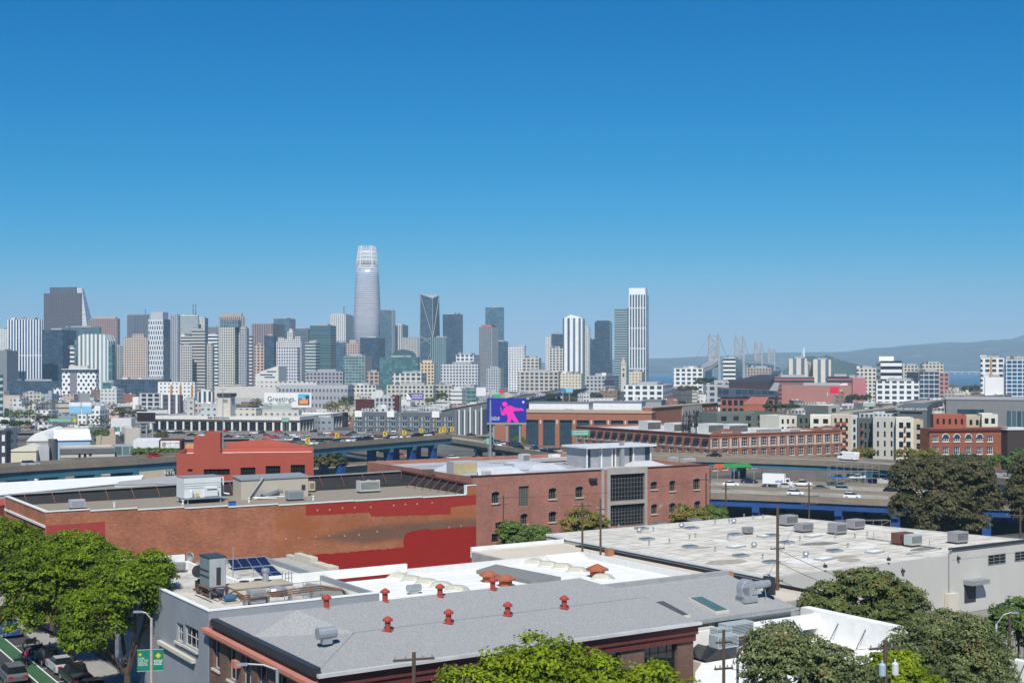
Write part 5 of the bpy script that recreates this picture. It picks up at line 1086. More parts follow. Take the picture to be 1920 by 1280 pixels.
TW = [
 ('white gridded tower cut by the left photo edge', -30, 13, 13, 617, 2600, 'fine', CWW), ('plain dark grey block at the far left below the white tower', -30, 13, 13, 657, 1950, 'blank', (.2, .21, .23)),
 ('white and blue vertically striped tower at the left end of downtown', 13, 78, 80, 599, 2000, 'stripe', (.78, .8, .82)), ('low dark glass podium under the striped tower', 17, 116, 118, 714, 1900, 'dglass', (.05, .08, .12)),
 ('tall dark bronze bay windowed tower highest at left', 82, 153, 154, 549, 3500, 'brown', (.12, .09, .11), [(93, 142, 538, (.13, .1, .12), 'vertf')]),
 ('dark navy glass slab right of the striped tower', 79, 118, 143, 618, 2060, 'dglass', (.04, .07, .12)), ('grey blue glass block with a shallow arch behind the navy slab', 108, 186, 190, 613, 2750, 'glass', (.1, .14, .18)),
 ('reddish brown granite tower with dark square windows', 172, 220, 225, 597, 3000, 'grid', (.34, .22, .2), [(178, 216, 594, (.5, .35, .3))]), ('brown wing beside the reddish granite tower', 165, 176, 177, 600, 3030, 'grid', (.3, .22, .22)),
 ('bright teal glass tower behind the checkered block', 140, 164, 166, 637, 1850, 'teal', (.16, .3, .3), [(143, 160, 633, (.05, .18, .2), 'teal')]),
 ('small white stacked pagoda-like tower left of the teal tower', 131, 139, 140, 652, 1800, 'bandw', CW), ('ornate grey beige tower beside the white finned tower', 212, 229, 230, 649, 2250, 'grid', (.36, .33, .29)),
 ('pinkish beige tower with small square windows and a raised centre', 231, 277, 278, 632, 2300, 'grid', (.58, .46, .38), [(247, 269, 626, (.58, .46, .38), 'grid')]), ('plain dark grey tower with thin antenna behind the beige tower', 238, 279, 280, 591, 3200, 'vertf', (.16, .155, .17), [(240, 278, 589, (.2, .2, .2))]),
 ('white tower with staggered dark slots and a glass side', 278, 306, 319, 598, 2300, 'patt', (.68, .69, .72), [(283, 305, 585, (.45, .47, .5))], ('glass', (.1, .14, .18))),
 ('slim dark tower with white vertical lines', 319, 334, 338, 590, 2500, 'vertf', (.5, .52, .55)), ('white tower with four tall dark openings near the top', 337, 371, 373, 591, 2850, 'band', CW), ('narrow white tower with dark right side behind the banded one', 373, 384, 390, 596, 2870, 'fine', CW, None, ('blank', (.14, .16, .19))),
 ('grey banded residential tower with stepped wings', 359, 384, 386, 619, 1900, 'band', (.54, .51, .46)), ('left stepped wing of the grey banded towers', 339, 359, 360, 630, 1910, 'band', (.56, .53, .48)), ('lower left step of the grey banded towers', 337, 360, 361, 648, 1880, 'fine', (.52, .49, .45)), ('right lower wing of the grey banded towers', 384, 398, 402, 647, 1905, 'fine', (.50, .48, .45)),
 ('white tower with bold black horizontal bands', 390, 408, 411, 627, 2300, 'bandw', CWW), ('distant brown banded tower top', 390, 409, 410, 613, 3300, 'band', (.34, .26, .26)),
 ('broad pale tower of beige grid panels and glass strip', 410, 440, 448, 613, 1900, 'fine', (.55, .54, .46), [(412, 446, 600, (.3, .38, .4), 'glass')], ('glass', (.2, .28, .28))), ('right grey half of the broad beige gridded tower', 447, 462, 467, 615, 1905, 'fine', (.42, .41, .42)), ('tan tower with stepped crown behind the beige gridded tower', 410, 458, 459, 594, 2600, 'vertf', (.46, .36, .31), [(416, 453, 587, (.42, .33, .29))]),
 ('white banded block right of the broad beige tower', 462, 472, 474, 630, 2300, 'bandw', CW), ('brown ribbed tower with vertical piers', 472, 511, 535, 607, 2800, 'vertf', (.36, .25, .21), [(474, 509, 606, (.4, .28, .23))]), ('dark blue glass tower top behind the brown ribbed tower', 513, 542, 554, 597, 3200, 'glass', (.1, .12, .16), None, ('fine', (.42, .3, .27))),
 ('pinkish tan tower with dark arched windows', 477, 495, 496, 646, 2100, 'big', (.58, .42, .32)), ('blue mirrored glass block between tan and white towers', 496, 514, 517, 629, 2200, 'dglass', (.05, .09, .14)), ('dark slab behind the white spired tower', 554, 578, 581, 616, 3000, 'band', (.16, .17, .2)),
 ('teal green glass tower with a pale roof edge', 581, 620, 630, 610, 2300, 'tealb', (.08, .14, .16)), ('pale low tower of glass and white frame', 572, 592, 600, 642, 1900, 'tealb', (.58, .58, .54)), ('grey office block with purple tint and ribbon of square windows', 574, 643, 646, 696, 1500, 'grid', (.34, .32, .36)),
 ('cream white tower with dark punched windows left of the tallest tower', 619, 648, 663, 590, 2700, 'grid', CW, [(622, 646, 588, (.6, .55, .48))], ('vertf', (.6, .56, .5))), ('deep navy tower in front of the tallest tower', 675, 709, 722, 633, 2500, 'dglass', (.025, .04, .08)), ('small blue glass tower left of the pink block', 630, 646, 648, 642, 2100, 'glass', (.06, .13, .22)), ('pinkish stepped old tower below the tallest tower', 648, 674, 676, 643, 2350, 'grid', (.5, .38, .34), [(655, 668, 637, (.5, .38, .34))]),
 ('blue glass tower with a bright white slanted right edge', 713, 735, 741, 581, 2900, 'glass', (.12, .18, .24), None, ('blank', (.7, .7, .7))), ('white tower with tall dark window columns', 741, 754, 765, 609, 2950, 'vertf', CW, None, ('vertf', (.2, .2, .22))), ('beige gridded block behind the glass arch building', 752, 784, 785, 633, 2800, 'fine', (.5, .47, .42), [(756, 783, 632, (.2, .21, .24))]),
 ('dark blue glass tower with a notched right edge', 830, 864, 868, 589, 2900, 'dglass', (.06, .08, .12)), ('teal tower with pale vertical stripes', 807, 836, 845, 632, 2700, 'vertf', (.2, .3, .32)), ('teal green glass office with broad front', 711, 784, 787, 669, 2100, 'teal', (.05, .12, .13)),
 ('green windowed block with a tan right side', 644, 684, 697, 667, 1900, 'teal', (.4, .42, .4), None, ('blank', (.46, .36, .29))), ('small tan office block with dark ribbon windows', 688, 710, 712, 697, 1700, 'big', (.46, .34, .27)), ('cream old block with yellow tint below the braced tower', 788, 814, 818, 680, 1700, 'grid', (.62, .5, .34), [(792, 810, 675, (.62, .5, .34))]),
 ('wide grey white office block with a fine window grid', 827, 896, 900, 682, 1800, 'grid', (.55, .56, .58)), ('white upper block with square dark openings behind the wide office', 855, 888, 900, 665, 1830, 'big', (.68, .69, .7)),
 ('grey tower with rust red top and white right side', 898, 922, 934, 613, 2300, 'fine', (.25, .25, .26), [(902, 921, 609, (.42, .15, .12))], ('blank', (.6, .59, .56))), ('tall slim teal glass tower right of centre', 910, 943, 945, 576, 2700, 'glass', (.08, .2, .26)), ('lower darker shoulder of the slim teal glass tower', 925, 949, 953, 640, 2690, 'dglass', (.06, .11, .15)),
 ('white gridded slab pair with a dark slot', 953, 983, 986, 649, 2200, 'grid', CWW, [(970, 984, 647, (.5, .5, .5))]), ('beige curved front block with teal windows', 980, 1010, 1015, 671, 2000, 'big', (.56, .53, .46)),
 ('thin white tower left of the dark glass one', 1022, 1033, 1034, 632, 2800, 'fine', CWW), ('dark blue glass tower behind the white ribbed tower', 1034, 1055, 1056, 626, 2750, 'dglass', (.06, .09, .13)), ('beige and green residential tower', 1031, 1055, 1056, 652, 2400, 'big', (.6, .56, .5)),
 ('broad white ribbed tower with curved top', 1055, 1092, 1097, 596, 2400, 'vbig', (.78, .78, .78)), ('narrow white tower behind the ribbed tower', 1097, 1105, 1107, 614, 2650, 'fine', CW), ('dark teal glass tower with a sloped top', 1115, 1143, 1148, 603, 2500, 'dglass', (.05, .09, .12), [(1118, 1142, 601, (.06, .1, .13), 'dglass')]), ('low dark shoulder left of the dark teal tower', 1107, 1115, 1116, 635, 2520, 'dglass', (.06, .1, .13)),
 ('teal banded glass tower left of the white piered tower', 1152, 1176, 1180, 579, 2420, 'tealb', (.36, .42, .43), [(1153, 1177, 578, (.2, .25, .28))]), ('tallest right white piered tower with a solid white crown', 1179, 1211, 1216, 552, 2400, 'gridw', (.76, .77, .78), [(1179.3, 1210, 540, (.8, .8, .8))], ('band', (.45, .47, .5))),  # piered tower: shade of its right side is put into the darker colour
 ('teal low glass building beside the checkered block', 192, 214, 216, 717, 1600, 'teal', (.06, .16, .18)), ('long dark low convention block', 215, 318, 322, 711, 1500, 'dglass', (.08, .09, .11)),
 ('white block with a fine dark window grid on the bay side', 1263, 1318, 1322, 690, 1500, 'big', CWW), ('white and glass banded apartment slab before the bridge', 1356, 1379, 1391, 671, 1900, 'bandw', CWW, None, ('teal', (.4, .43, .44))), ('brown gridded ballpark wall below the bridge', 1400, 1446, 1449, 689, 2000, 'grid', (.42, .33, .27)),
 ('left twin of two pale residential towers before the wooded island', 1478, 1508, 1513, 674, 1900, 'vbig', (.62, .58, .5)), ('right twin of two pale residential towers before the wooded island', 1521, 1552, 1558, 675, 1900, 'vbig', (.64, .6, .52)), ('low link block between the pale twin towers', 1510, 1524, 1525, 682, 1930, 'vertf', (.55, .5, .44)),
 ('white slab tower with dark panels and a solid white core', 1643, 1681, 1691, 677, 1300, 'bandw', CWW, [(1648, 1676, 668, (.78, .78, .78))], ('vertf', (.15, .16, .19))), ('low white block with bold square window grid', 1641, 1722, 1725, 714, 1200, 'big', CWW), ('white framed building with large dark glass bays', 1721, 1756, 1761, 697, 1200, 'dglass', (.72, .73, .73)),
 ('beige apartment block with arched roof bays', 1725, 1764, 1769, 681, 1700, 'grid', (.55, .48, .39)), ('beige hotel block behind the white slab tower', 1691, 1719, 1721, 685, 1750, 'grid', (.55, .49, .4)), ('reddish block behind the framed glass building', 1700, 1722, 1779, 697, 1600, 'grid', (.4, .2, .17)),
 ('white tower with balconies and an orange stripe at the right edge', 1838, 1882, 1883, 671, 1300, 'big', CWW), ('bright blue panelled tower at the right photo edge', 1884, 1935, 1937, 673, 1290, 'check2', (.6, .62, .64)), ('white low blank block in front of the orange striped tower', 1846, 1881, 1882, 707, 1270, 'blank', CWW), ('cream gabled apartment row behind the pink block', 1604, 1640, 1643, 690, 1500, 'grid', (.62, .58, .5)),
 ('pink red blank block in the right distance', 1597, 1622, 1624, 708, 1200, 'blank', (.46, .16, .17)), ('long red brick block with ribbon windows in the right distance', 1439, 1523, 1527, 706, 1500, 'band', (.3, .1, .085)), ('second red brick block with ribbon windows farther right', 1548, 1594, 1598, 705, 1450, 'band', (.3, .1, .09)), ('low long red block under the ribbon window blocks', 1466, 1600, 1602, 722, 1250, 'blank', (.38, .17, .14)),
 ('grey office with few large dark windows left of the brick office', 1324, 1371, 1373, 718, 1100, 'big', (.42, .43, .43)), ('cream residential terrace with rounded top in the middle distance', 736, 790, 800, 700, 1500, 'big', (.6, .57, .5)), ('cream apartment block with many small balconies', 725, 812, 818, 722, 1350, 'grid', (.52, .49, .43)), ('grey beige apartment row right of the balcony block', 812, 848, 850, 721, 1360, 'grid', (.46, .44, .4)), ('pale long apartment row left of the balcony block', 637, 705, 716, 722, 1400, 'grid', (.6, .58, .52)),
 ('teal glass small office left of the left billboard stacks', 872, 892, 897, 727, 1300, 'teal', (.25, .3, .3)), ('pale grey glass block left of centre right towers', 912, 938, 944, 690, 1900, 'fine', (.45, .5, .52)), ('grey long loft building with square windows', 972, 1047, 1050, 696, 1700, 'big', (.5, .45, .4)), ('cream stacked office with round gable by the ribbed tower', 1050, 1090, 1094, 700, 1650, 'low', (.62, .55, .43)),
 ('white long apartment row with orange red panels', 1170, 1243, 1262, 722, 1150, 'big', CWW), ('cream old warehouse with red sign right of the far freeway', 1100, 1135, 1160, 704, 1500, 'grid', (.42, .42, .42)), ('beige block behind the clock tower', 1180, 1203, 1207, 697, 1600, 'low', (.62, .54, .4)),
]
for q in TW:
    tower(q[0], *q[1:8][:5], q[6], q[7], crown=q[8] if len(q) > 8 else None, side=q[9] if len(q) > 9 else None)
def at_(px, D, z=0): return Vector((T(px) * D, D, z))
# signature shapes
sf = root('rounded_tower', 'tallest rounded tapering tower with pale horizontal fins and open crown', 'skyscraper', at_(688.7, 3040)); m_ = 3040 / F
def sq_ring(hw, z, n=28, e=2.8): return [(hw * math.copysign(abs(cos(2*pi*i/n)) ** (2/e), cos(2*pi*i/n)), hw * math.copysign(abs(sin(2*pi*i/n)) ** (2/e), sin(2*pi*i/n)), z) for i in range(n)]
zz = lambda y: CZ - (y - HY) * m_
b = MB(); b.loft([sq_ring(h * m_, zz(y)) for y, h in ((730, 24.6), (600, 24.6), (570, 24), (545, 23), (520, 21.6), (497, 20))]); b.build('facade', FAC('fac_tower_fins', (.14, .18, .27), (.2, .25, .34), bay=900, floor=4.6, wu=1, wv=.55, rough=.22), sf, True, (.62, .60, .62))
b = MB(); b.loft([sq_ring(h * m_, zz(y)) for y, h in ((497, 19.8), (490, 19.2), (478, 17.6), (466, 15.9))]); b.build('crown_core', FAC('fac_crown_core', (.36, .40, .46), (.4, .44, .5), bay=900, floor=9, wu=1, wv=.5, rough=.4), sf, True, (.52, .54, .58))
b = MB()
for i in range(28):
    pr = None
    for y, h in ((497, 20.1), (490, 19.5), (478, 17.9), (462, 15.9)):
        p = sq_ring(h * m_, zz(y))[i]
        if pr: b.tube(pr, p, .7, .7, 4)
        pr = p
for y, h in ((490, 19.5), (483, 18.6), (476, 17.6), (469, 16.7), (462, 15.9)):
    rr = sq_ring(h * m_, zz(y))
    for i in range(28): b.tube(rr[i], rr[(i+1) % 28], .6, .6, 4)
for i in (19, 23): b.path([sq_ring(h * m_, zz(y))[i] for y, h in ((505, 20.9), (490, 19.6), (478, 18), (462, 16))], 2.2, 4)
b.build('crown_lattice', CWM if 'CWM' in globals() else M('crown_white', (.60, .60, .61), .5), sf)
fr = root('braced_tower', 'dark glass tower with white diagonal bracing and a thin spire', 'skyscraper', at_(803, 2900), R(-12)); k = 2900 / F; zf = lambda y: CZ - (y - HY) * k
WB_, WT = 18.5 * k, 16.5 * k; b = MB()
lo = [(-WB_, 0, 0), (WB_ * .55, 0, 0), (WB_ * .95, 30, 0), (-WB_ + 6, 40, 0)]; hi = [(-WT, 4, zf(551)), (WT * .45, 4, zf(559)), (WT * .9, 28, zf(553)), (-WT + 6, 36, zf(551))]
b.loft([lo, hi]); b.build('facade', G_['dglass'], fr, color=(.10, .14, .16))
b = MB(); LE = lambda c, t: Vector(lo[c]).lerp(Vector(hi[c]), t) + Vector((0, -.6, 0))
for a_, t0, c_, t1 in ((0, .02, 1, .45), (0, .99, 1, .55), (0, .46, 1, .56), (1, .55, 2, .99), (0, .55, 1, .46), (0, .53, 1, .53), (0, 1, 1, 1), (1, 1, 2, 1), (1, 0, 1, 1)): b.tube(LE(a_, t0), LE(c_, t1), 0.8, 0.8, 4)
b.build('bracing', STEEL, fr); MB().tube((-WT - .5, 4, zf(560)), (-WT - 1, 4, zf(534)), .9, .2, 5).build('spire', METAL, fr)
MB().tube((-20, -1, 0), (-19, 1, zf(556)), .8).build('corner_fin', METAL, fr)
py = root('pyramid_tower', 'slender white pyramid tower half hidden behind the dark bronze tower', 'skyscraper', at_(146, 3700)); k = 3700 / F; b = MB(); hw = lambda y: (17 - (600 - y) * .20) * k
b.loft([[(s * hw(y), t * hw(y) + 20, CZ - (y - HY) * k) for s, t in ((-1, -1), (1, -1), (1, 1), (-1, 1))] for y in (690, 600, 560, 540)]); b.build('facade', FAC('fac_pyramid', (.2, .2, .22), bay=900, floor=5, wu=1, wv=.35), py, color=(.6, .58, .57))
b = MB(); b.lathe([(5, 0), (5, 26)], (0, 0, CZ - (600 - HY) * k), 4); b.build('wing', WHITE, py, loc=(13 * k, 20, -26))
# white finned tower with rounded shoulders
iw = Block('white finned tower with rounded shoulders behind the checkered block', 143, 203, 206, 634, 1800, 78, 0, 'tower', 'skyscraper')
b = MB(); L = iw.d; hh = iw.h; prof = [(0, 0), (L, 0), (L, hh - 3), (L - 3, hh + 3), (L - 9, hh + 6), (9, hh + 6), (4, hh + 4), (0, hh - 4)]
b.loft([[(x, y, z) for y, z in prof] for x in (0, 22)]); b.build('facade', FAC('fac_fin_round', (.12, .17, .19), bay=6.4, floor=500, wu=.5, wv=1), iw.o, color=(.74, .74, .70))
iw.box('side_glass', 22.01, 23, 0, L, 0, hh - 10, G_['teal'], (.08, .2, .2)); iw.box('corner_glass', 0, 8, -6, -.01, 0, CZ - (646 - HY) / F * 1800, G_['teal'], (.06, .18, .2))
# checkered block
ck = Block('black and white checkered tower block with an open dark top floor', 116, 180, 186, 699, 1500, 78, 0, 'checkered_tower', 'skyscraper')
ck.box('facade', 0, ck.w, 0, ck.d, 0, ck.h, G_['check'], (.78, .78, .8)); ck.box('open_top_floor', .5, ck.w, .5, ck.d - .5, ck.h, ck.h + 4, G_['dglass'], (.3, .32, .36)); ck.box('roof_slab', -.4, ck.w, -.4, ck.d + .4, ck.h + 4, ck.h + 4.8, WHITE)
ck.box('grey_strip', -.4, -.01, ck.d * .56, ck.d * .76, 0, ck.h, ANY, (.22, .2, .24))
ck.box('penthouse', 4, ck.w, ck.d * .3, ck.d * .85, ck.h + 4.8, ck.h + 8.5, G_['blank'], (.5, .46, .42)); ck.box('low_wing', -3, 12, ck.d, ck.d + 9, 0, ck.h - 18, G_['check'], (.76, .76, .78))
# art deco white tower
ad = Block('cream white stepped old tower with a tall central lantern', 518, 565, 571, 640, 2100, 78, 0, 'stepped_tower', 'skyscraper')
L = ad.d; W_ = ad.w + 14; S = L / 52
ad.box('facade', 0, W_, 0, L, 0, ad.h, G_['fine'], (.62, .6, .56)); ad.box('front_facade', -12, -.01, S * 2, S * 45, 0, ad.h - 10, FAC('fac_deco', (.05, .05, .065), bay=4.4, floor=5, wu=.55, wv=.6), (.60, .59, .63))
for a_, e_, zt in ((S * 3, S * 14, 8), (S * 37, S * 50, 7), (S * 14, S * 37, 4)): ad.box('setback', 2, W_, a_, e_, ad.h, ad.h + zt, G_['fine'], (.62, .6, .55))
ad.box('lantern', 4, 18, S * 19, S * 31, ad.h + 4, ad.h + 16, G_['fine'], (.62, .6, .55)); ad.box('lantern_top', 6, 14, S * 22, S * 28, ad.h + 16, ad.h + 21, G_['blank'], (.62, .6, .55))
# white wedge museum, clock tower, glass arch, antennas, ribbed tower crown
mu = Block('white sloping museum block with slit windows below the deco tower', 479, 522, 527, 696, 1800, 78, 0, 'museum', 'building'); b = MB(); L = mu.d; h = mu.h; b.loft([[(x, y, z) for y, z in ((0, 0), (L, 0), (L, h - 5), (L * .75, h), (L * .1, h + 7), (0, h + 7))] for x in (0, 30)]); b.build('facade', ANY, mu.o, color=(.66, .63, .58))
for y0, y1, z in ((.1, .5, h - 1), (.25, .8, h - 5.5), (.15, .6, h - 9)): mu.box('slit_window', -.3, -.02, L * y0, L * y1, z, z + 1.6, GLASSB)
cl = root('clock_tower', 'slim cream clock tower with a pointed roof', 'tower', at_(1169, 1700)); k = 1700 / F; b = MB(); hz = CZ - (684 - HY) * k; b.box(-3.4, 3.4, 0, 6.8, 0, hz); b.build('shaft', CREAM, cl); b = MB(); b.loft([[(-3.8, -.4, hz), (3.8, -.4, hz), (3.8, 7.2, hz), (-3.8, 7.2, hz)], [(-.2, 3.2, hz + 11), (.2, 3.2, hz + 11), (.2, 3.6, hz + 11), (-.2, 3.6, hz + 11)]]); b.build('spire_roof', M('pink_tile', (.45, .33, .28), .8), cl)
MB().lathe([(1.6, 0), (1.6, .2)], (0, 0, 0), 14, 'y').build('clock_face', M('clock_dark', (.08, .08, .09), .5), cl, loc=(0, -.25, hz - 6)); MB().box(-1.2, 1.2, -.15, -.01, hz - 16, hz - 11).build('window', GLASSB, cl)
ga = root('glass_vault', 'dark teal arched glass roof behind the broad teal office', 'building', at_(756, 2250)); k = 2250 / F; b = MB(); hb = CZ - (668 - HY) * k; b.loft([[(-22 * k + 22*k*(1-cos(pi*i/8)), y, hb + 13 * k * sin(pi * i / 8)) for i in range(9)] + [(22 * k, y, 0), (-22 * k, y, 0)] for y in (0, 40)][::-1]); b.build('facade', M('teal_vault', (.05, .10, .12), .2), ga)
for px, y0, y1, D in ((360.5, 592, 570, 2850), (365.5, 592, 571, 2850), (644, 590, 575, 2700), (271, 590, 580, 3200)):
    p0, p1 = P(px, y0, D), P(px, y1, D); o = root('roof_antenna', f'thin dark antenna mast on the {({360.5: "left of the pair on the four-opening white tower", 365.5: "right of the pair on the four-opening white tower", 644: "cream tower left of the tallest", 271: "plain dark grey tower"})[px]}', 'antenna', (p0.x, p0.y + 8, p0.z)); MB().tube((0, 0, 0), (0, 0, p1.z - p0.z), 1.0, .5, 5).build('mast', DARK, o); MB().tube((-1.5, 0, p1.z - p0.z - 2.5), (1.5, 0, p1.z - p0.z - 1), 1, 1, 4).build('array', DARK, o)
p0 = P(1076, 596, 2405); o = root('roof_fin', 'white curved roof screen topping the broad ribbed tower', 'roof screen', (p0.x, p0.y + 3, p0.z)); b = MB(); b.loft([[(x, y, z) for x, z in ((-18, 0), (14, 0), (12, 2), (0, 5), (-6, 7), (-7, 6))] for y in (0, 10)]); b.build('screen', WHITE, o)
# orange stripe
p0 = P(1858, 671, 1299); MB().box(-.9, .9, -.4, 0, -38, .5).build('orange_stripe', M('orange_panel', (.6, .27, .05), .6), root('facade_stripe', 'vertical orange stripe on the white balcony tower', 'facade stripe', (p0.x, p0.y - .5, p0.z)))
# ================================================================ mid distance landmarks
def wblock(label, px0, pxc, px2, ytop, D, a, col, grids, d=None, z0=0, mat=None, nx=2, nz=2, frame=None, glass=None, rcol=(.5, .5, .5), rev=.3, sill=None, name='building', cat='building', par=.7, w=None, arch=0, group=None, ztop=None):
    t = Block(label, px0, pxc, px2, ytop, D, a, z0, name, cat, group, w=w, d=d, ztop=ztop); hs = []
    for g in grids: hs += t.grid(*g) if isinstance(g[1], int) else [g]
    t.wall(mat or ANY, col, hs, par, None, rcol, rev); t.windows(hs, nx, nz, frame, glass, rev, sill, .12, arch)
    return t
# long white office with big dark windows and a beige tower
wo = wblock('long white two storey office with big dark windows and lettered parapet', 281, 562, 642, 781, 790, 78, (.66, .64, .6), [], par=1.5)
for r_ in list(kids(wo.o)): bpy.data.objects.remove(r_)
h = wo.h; hs = wo.grid('L', 18, 1, h - 9.4, h - 3.6, .78, 1, 1) + wo.grid('L', 18, 1, .8, h - 11, .78, 1, 1) + wo.grid('R', 14, 1, h - 9.4, h - 3.6, .74, 1, 1) + wo.grid('R', 14, 1, .8, h - 11, .74, 1, 1)
wo.wall(ANY, (.66, .64, .6), hs, 1.2, None, (.5, .49, .46), .6); wo.windows(hs, 2, 1, M('office_frame', (.12, .13, .14), .5), GLASS, .6, None, .15)
MB().box(-.25, -.02, 0, wo.d, h - 3.4, h - 2.2).build('dark_band', M('bronze_band', (.08, .06, .05), .7), wo.o); MB().box(0, wo.w, -.25, -.02, h - 3.4, h - 2.2).build('dark_band', M('bronze_band', (.08, .06, .05), .7), wo.o)
def sign(parent, s, loc, size, mat, side='L', sx=1.0): return text(s, parent, loc, pi/2, -pi/2 if side == 'L' else 0, size, mat, sx=sx)
INK = M('sign_black', (.015, .015, .018), .6)
sign(wo.o, '888 BRANNAN', (-.3, wo.uv(410, 778, 'L')[0], h - 1.05), 1.9, INK, sx=1.15); sign(wo.o, 'RH OUTLET', (wo.w * .82, -.3, h - 1.05), 1.6, INK, 'R')
mb = MB(); mb.box(wo.w + .02, wo.w + 10, -.6, 12, 0, h - .2); mb.build('maroon_bay', M('maroon_brick', (.09, .025, .025), .85), wo.o)
for u in (2, 6.5): MB().box(wo.w + u, wo.w + u + 1.6, -.66, -.61, h - 10, h - 3).build('tall_window', GLASS, wo.o)
tb = Block('beige square tower with dark cap and paired figure emblem behind the white office', 409, 432, 441, 740, 805, 78, 0, 'office_tower', 'tower'); tb.box('shaft', 0, tb.w, 0, tb.d, 0, tb.h - 1.2, ANY, (.56, .53, .46)); tb.box('cap', -.6, tb.w + .4, -.8, tb.d + .6, tb.h - 1.19, tb.h + 1.0, M('cap_dark', (.05, .055, .07), .7)); tb.box('shoulder', 0, tb.w, tb.d * 1.0 + .01, tb.d + 1.6, 0, tb.h - 4, ANY, (.5, .47, .41))
sign(tb.o, '88', (-.1, tb.d * .42, tb.h - 4.0), 3.4, INK); MB().box(tb.w * .3, tb.w * .75, -.08, -.02, tb.h - 6, tb.h - 2).build('louvre', GREYM, tb.o)
for lab, a, c, e, y, D, col in (('glazed arched grey rooftop block left of the beige tower', 376, 408, 410, 760, 830, (.4, .44, .45)), ('round grey silo structure left of the beige tower', 349, 364, 366, 745, 850, (.4, .4, .38)), ('beige rooftop plant behind the white office', 441, 480, 490, 766, 840, (.5, .46, .4)), ('long low beige rooftop plant right of the beige tower', 480, 560, 566, 769, 845, (.46, .44, .42))):
    t = Block(lab, a, c, e, y, D, 78, 0); t.box('wall', 0, t.w, 0, t.d, 0, t.h, G_['low'], col); t.box('roof', -.2, t.w + .2, -.2, t.d + .2, t.h, t.h + .4, ANY, (.5, .5, .5))
# grey warehouse + greeting board
gw = Block('large grey and cream warehouse block with rows of small dark windows', 404, 652, 664, 729, 1050, 78, 0, 'warehouse', 'warehouse'); gw.box('wall', 0, gw.w, 0, gw.d, 0, gw.h, FAC('fac_slots', (.06, .07, .08), bay=3.2, floor=6.2, wu=.42, wv=.42), (.34, .34, .36))
L = gw.d; gw.box('cream_part', -.6, gw.w, L * .53, L + .5, gw.h - 8, gw.h + 1.5, ANY, (.56, .53, .5)); gw.box('blank_part', -.5, gw.w, L * .53, L + .4, 0, gw.h - 8.01, ANY, (.42, .42, .43)); gw.box('penthouse', 6, gw.w - 2, L * .25, L * .7, gw.h, gw.h + 6, G_['low'], (.5, .49, .47)); gw.box('upper_row', 2, gw.w, .5, L * .52, gw.h + .01, gw.h + 3.2, ANY, (.4, .4, .42))
def board(label, px0, y0, px1, y1, D, a=0, posts=2, z0=0, name='billboard', faces=WHITE, frame=GREYM, edge=.4):
    p0, p1 = P(px0, y1, D), P(px1, y0, D); cxx = (p0.x + p1.x) / 2; hw = (p1.x - p0.x) / 2 / cos(a); o = root(name, label, 'billboard', (cxx, D, z0), a)
    MB().box(-hw, hw, 0, .5, p0.z - z0, p1.z - z0).build('panel', faces, o); b = MB(); b.box(-hw, hw, -.02, .9, p0.z - z0 - edge * 2, p0.z - z0 - .01); b.build('catwalk', frame, o)
    for i in range(posts): x = -hw + 2 * hw * (i + .5) / posts; MB().box(x - .4, x + .4, .5, 1.2, 0, p1.z - z0 - .5).build('post', frame, o)
    return o, hw, p0.z - z0, p1.z - z0
o, hw, zb, zt = board('white billboard reading Greetings with a small sunset picture', 495, 736, 584, 763.5, 960, R(-2), 3); Hh = zt - zb
text('Greetings.', o, (-hw * .26, -.12, zb + Hh * .56), pi/2, 0, Hh * .5, INK, depth=.03, sx=.95); bars(o, -hw * .66, hw * .12, -.12, (zb + Hh * .25,), Hh * .055, M('ink_grey', (.35, .35, .37), .7))
pic = MB(); x0, x1, z0, z1 = hw * .44, hw * .92, zb + Hh * .16, zt - Hh * .08
pc = [M('pic_' + n_, c, .6) for n_, c in (('sky', (.08, .42, .62)), ('violet', (.12, .12, .4)), ('plum', (.10, .02, .05)), ('orange', (.75, .32, .08)), ('dark', (.02, .03, .05)))]
for a_, e_, mi in ((.62, 1, 0), (.42, .62, 1), (0, .42, 2)): pic.mi = mi; pic.box(x0, x1, -.08, -.005, z0 + (z1 - z0) * a_, z0 + (z1 - z0) * e_ - .001)
pic.mi = 3; W_ = x1 - x0; pic.box(x0 + W_ * .12, x1 - W_ * .12, -.14, -.081, z0 + (z1 - z0) * .1, z0 + (z1 - z0) * .45); pic.box(x0 + W_ * .35, x1 - W_ * .35, -.14, -.081, z0 + (z1 - z0) * .451, z0 + (z1 - z0) * .62)
pic.mi = 4; pic.box(x1 - W_ * .35, x1, -.14, -.081, z0 + (z1 - z0) * .62, z0 + (z1 - z0) * .85); pic.build('picture', pc, o)
# blue figure billboard and its mast
o, hw, zb, zt = board('deep blue billboard with a magenta pointing figure silhouette', 913, 746, 987, 792, 560, R(-3), 3, faces=M('board_blue', (.012, .02, .30), .5)); Hh = zt - zb; S = 2 * hw / 790; MAG = M('magenta', (.85, .02, .42), .5)
Q = lambda x, y: (-hw + (x - 120) / (790 - 120) * 2 * hw, -.09, zb + (520 - y) / (520 - 105) * Hh)
parts_ = [[(395, 300), (430, 262), (480, 228), (520, 228), (600, 268), (690, 280), (708, 262), (718, 290), (750, 298), (748, 318), (690, 318), (560, 330), (600, 410), (662, 515), (590, 515), (540, 455), (515, 520), (460, 520), (475, 440), (455, 372), (405, 402), (368, 395), (350, 300), (345, 262), (358, 258), (368, 290), (372, 335), (385, 345)],
          [(378, 212), (382, 185), (402, 170), (430, 166), (458, 180), (468, 205), (462, 232), (445, 250), (420, 252), (398, 245)]]
for pts in parts_:
    b = MB(); b.poly([Q(*p) for p in pts]); b.build('silhouette', MAG, o)
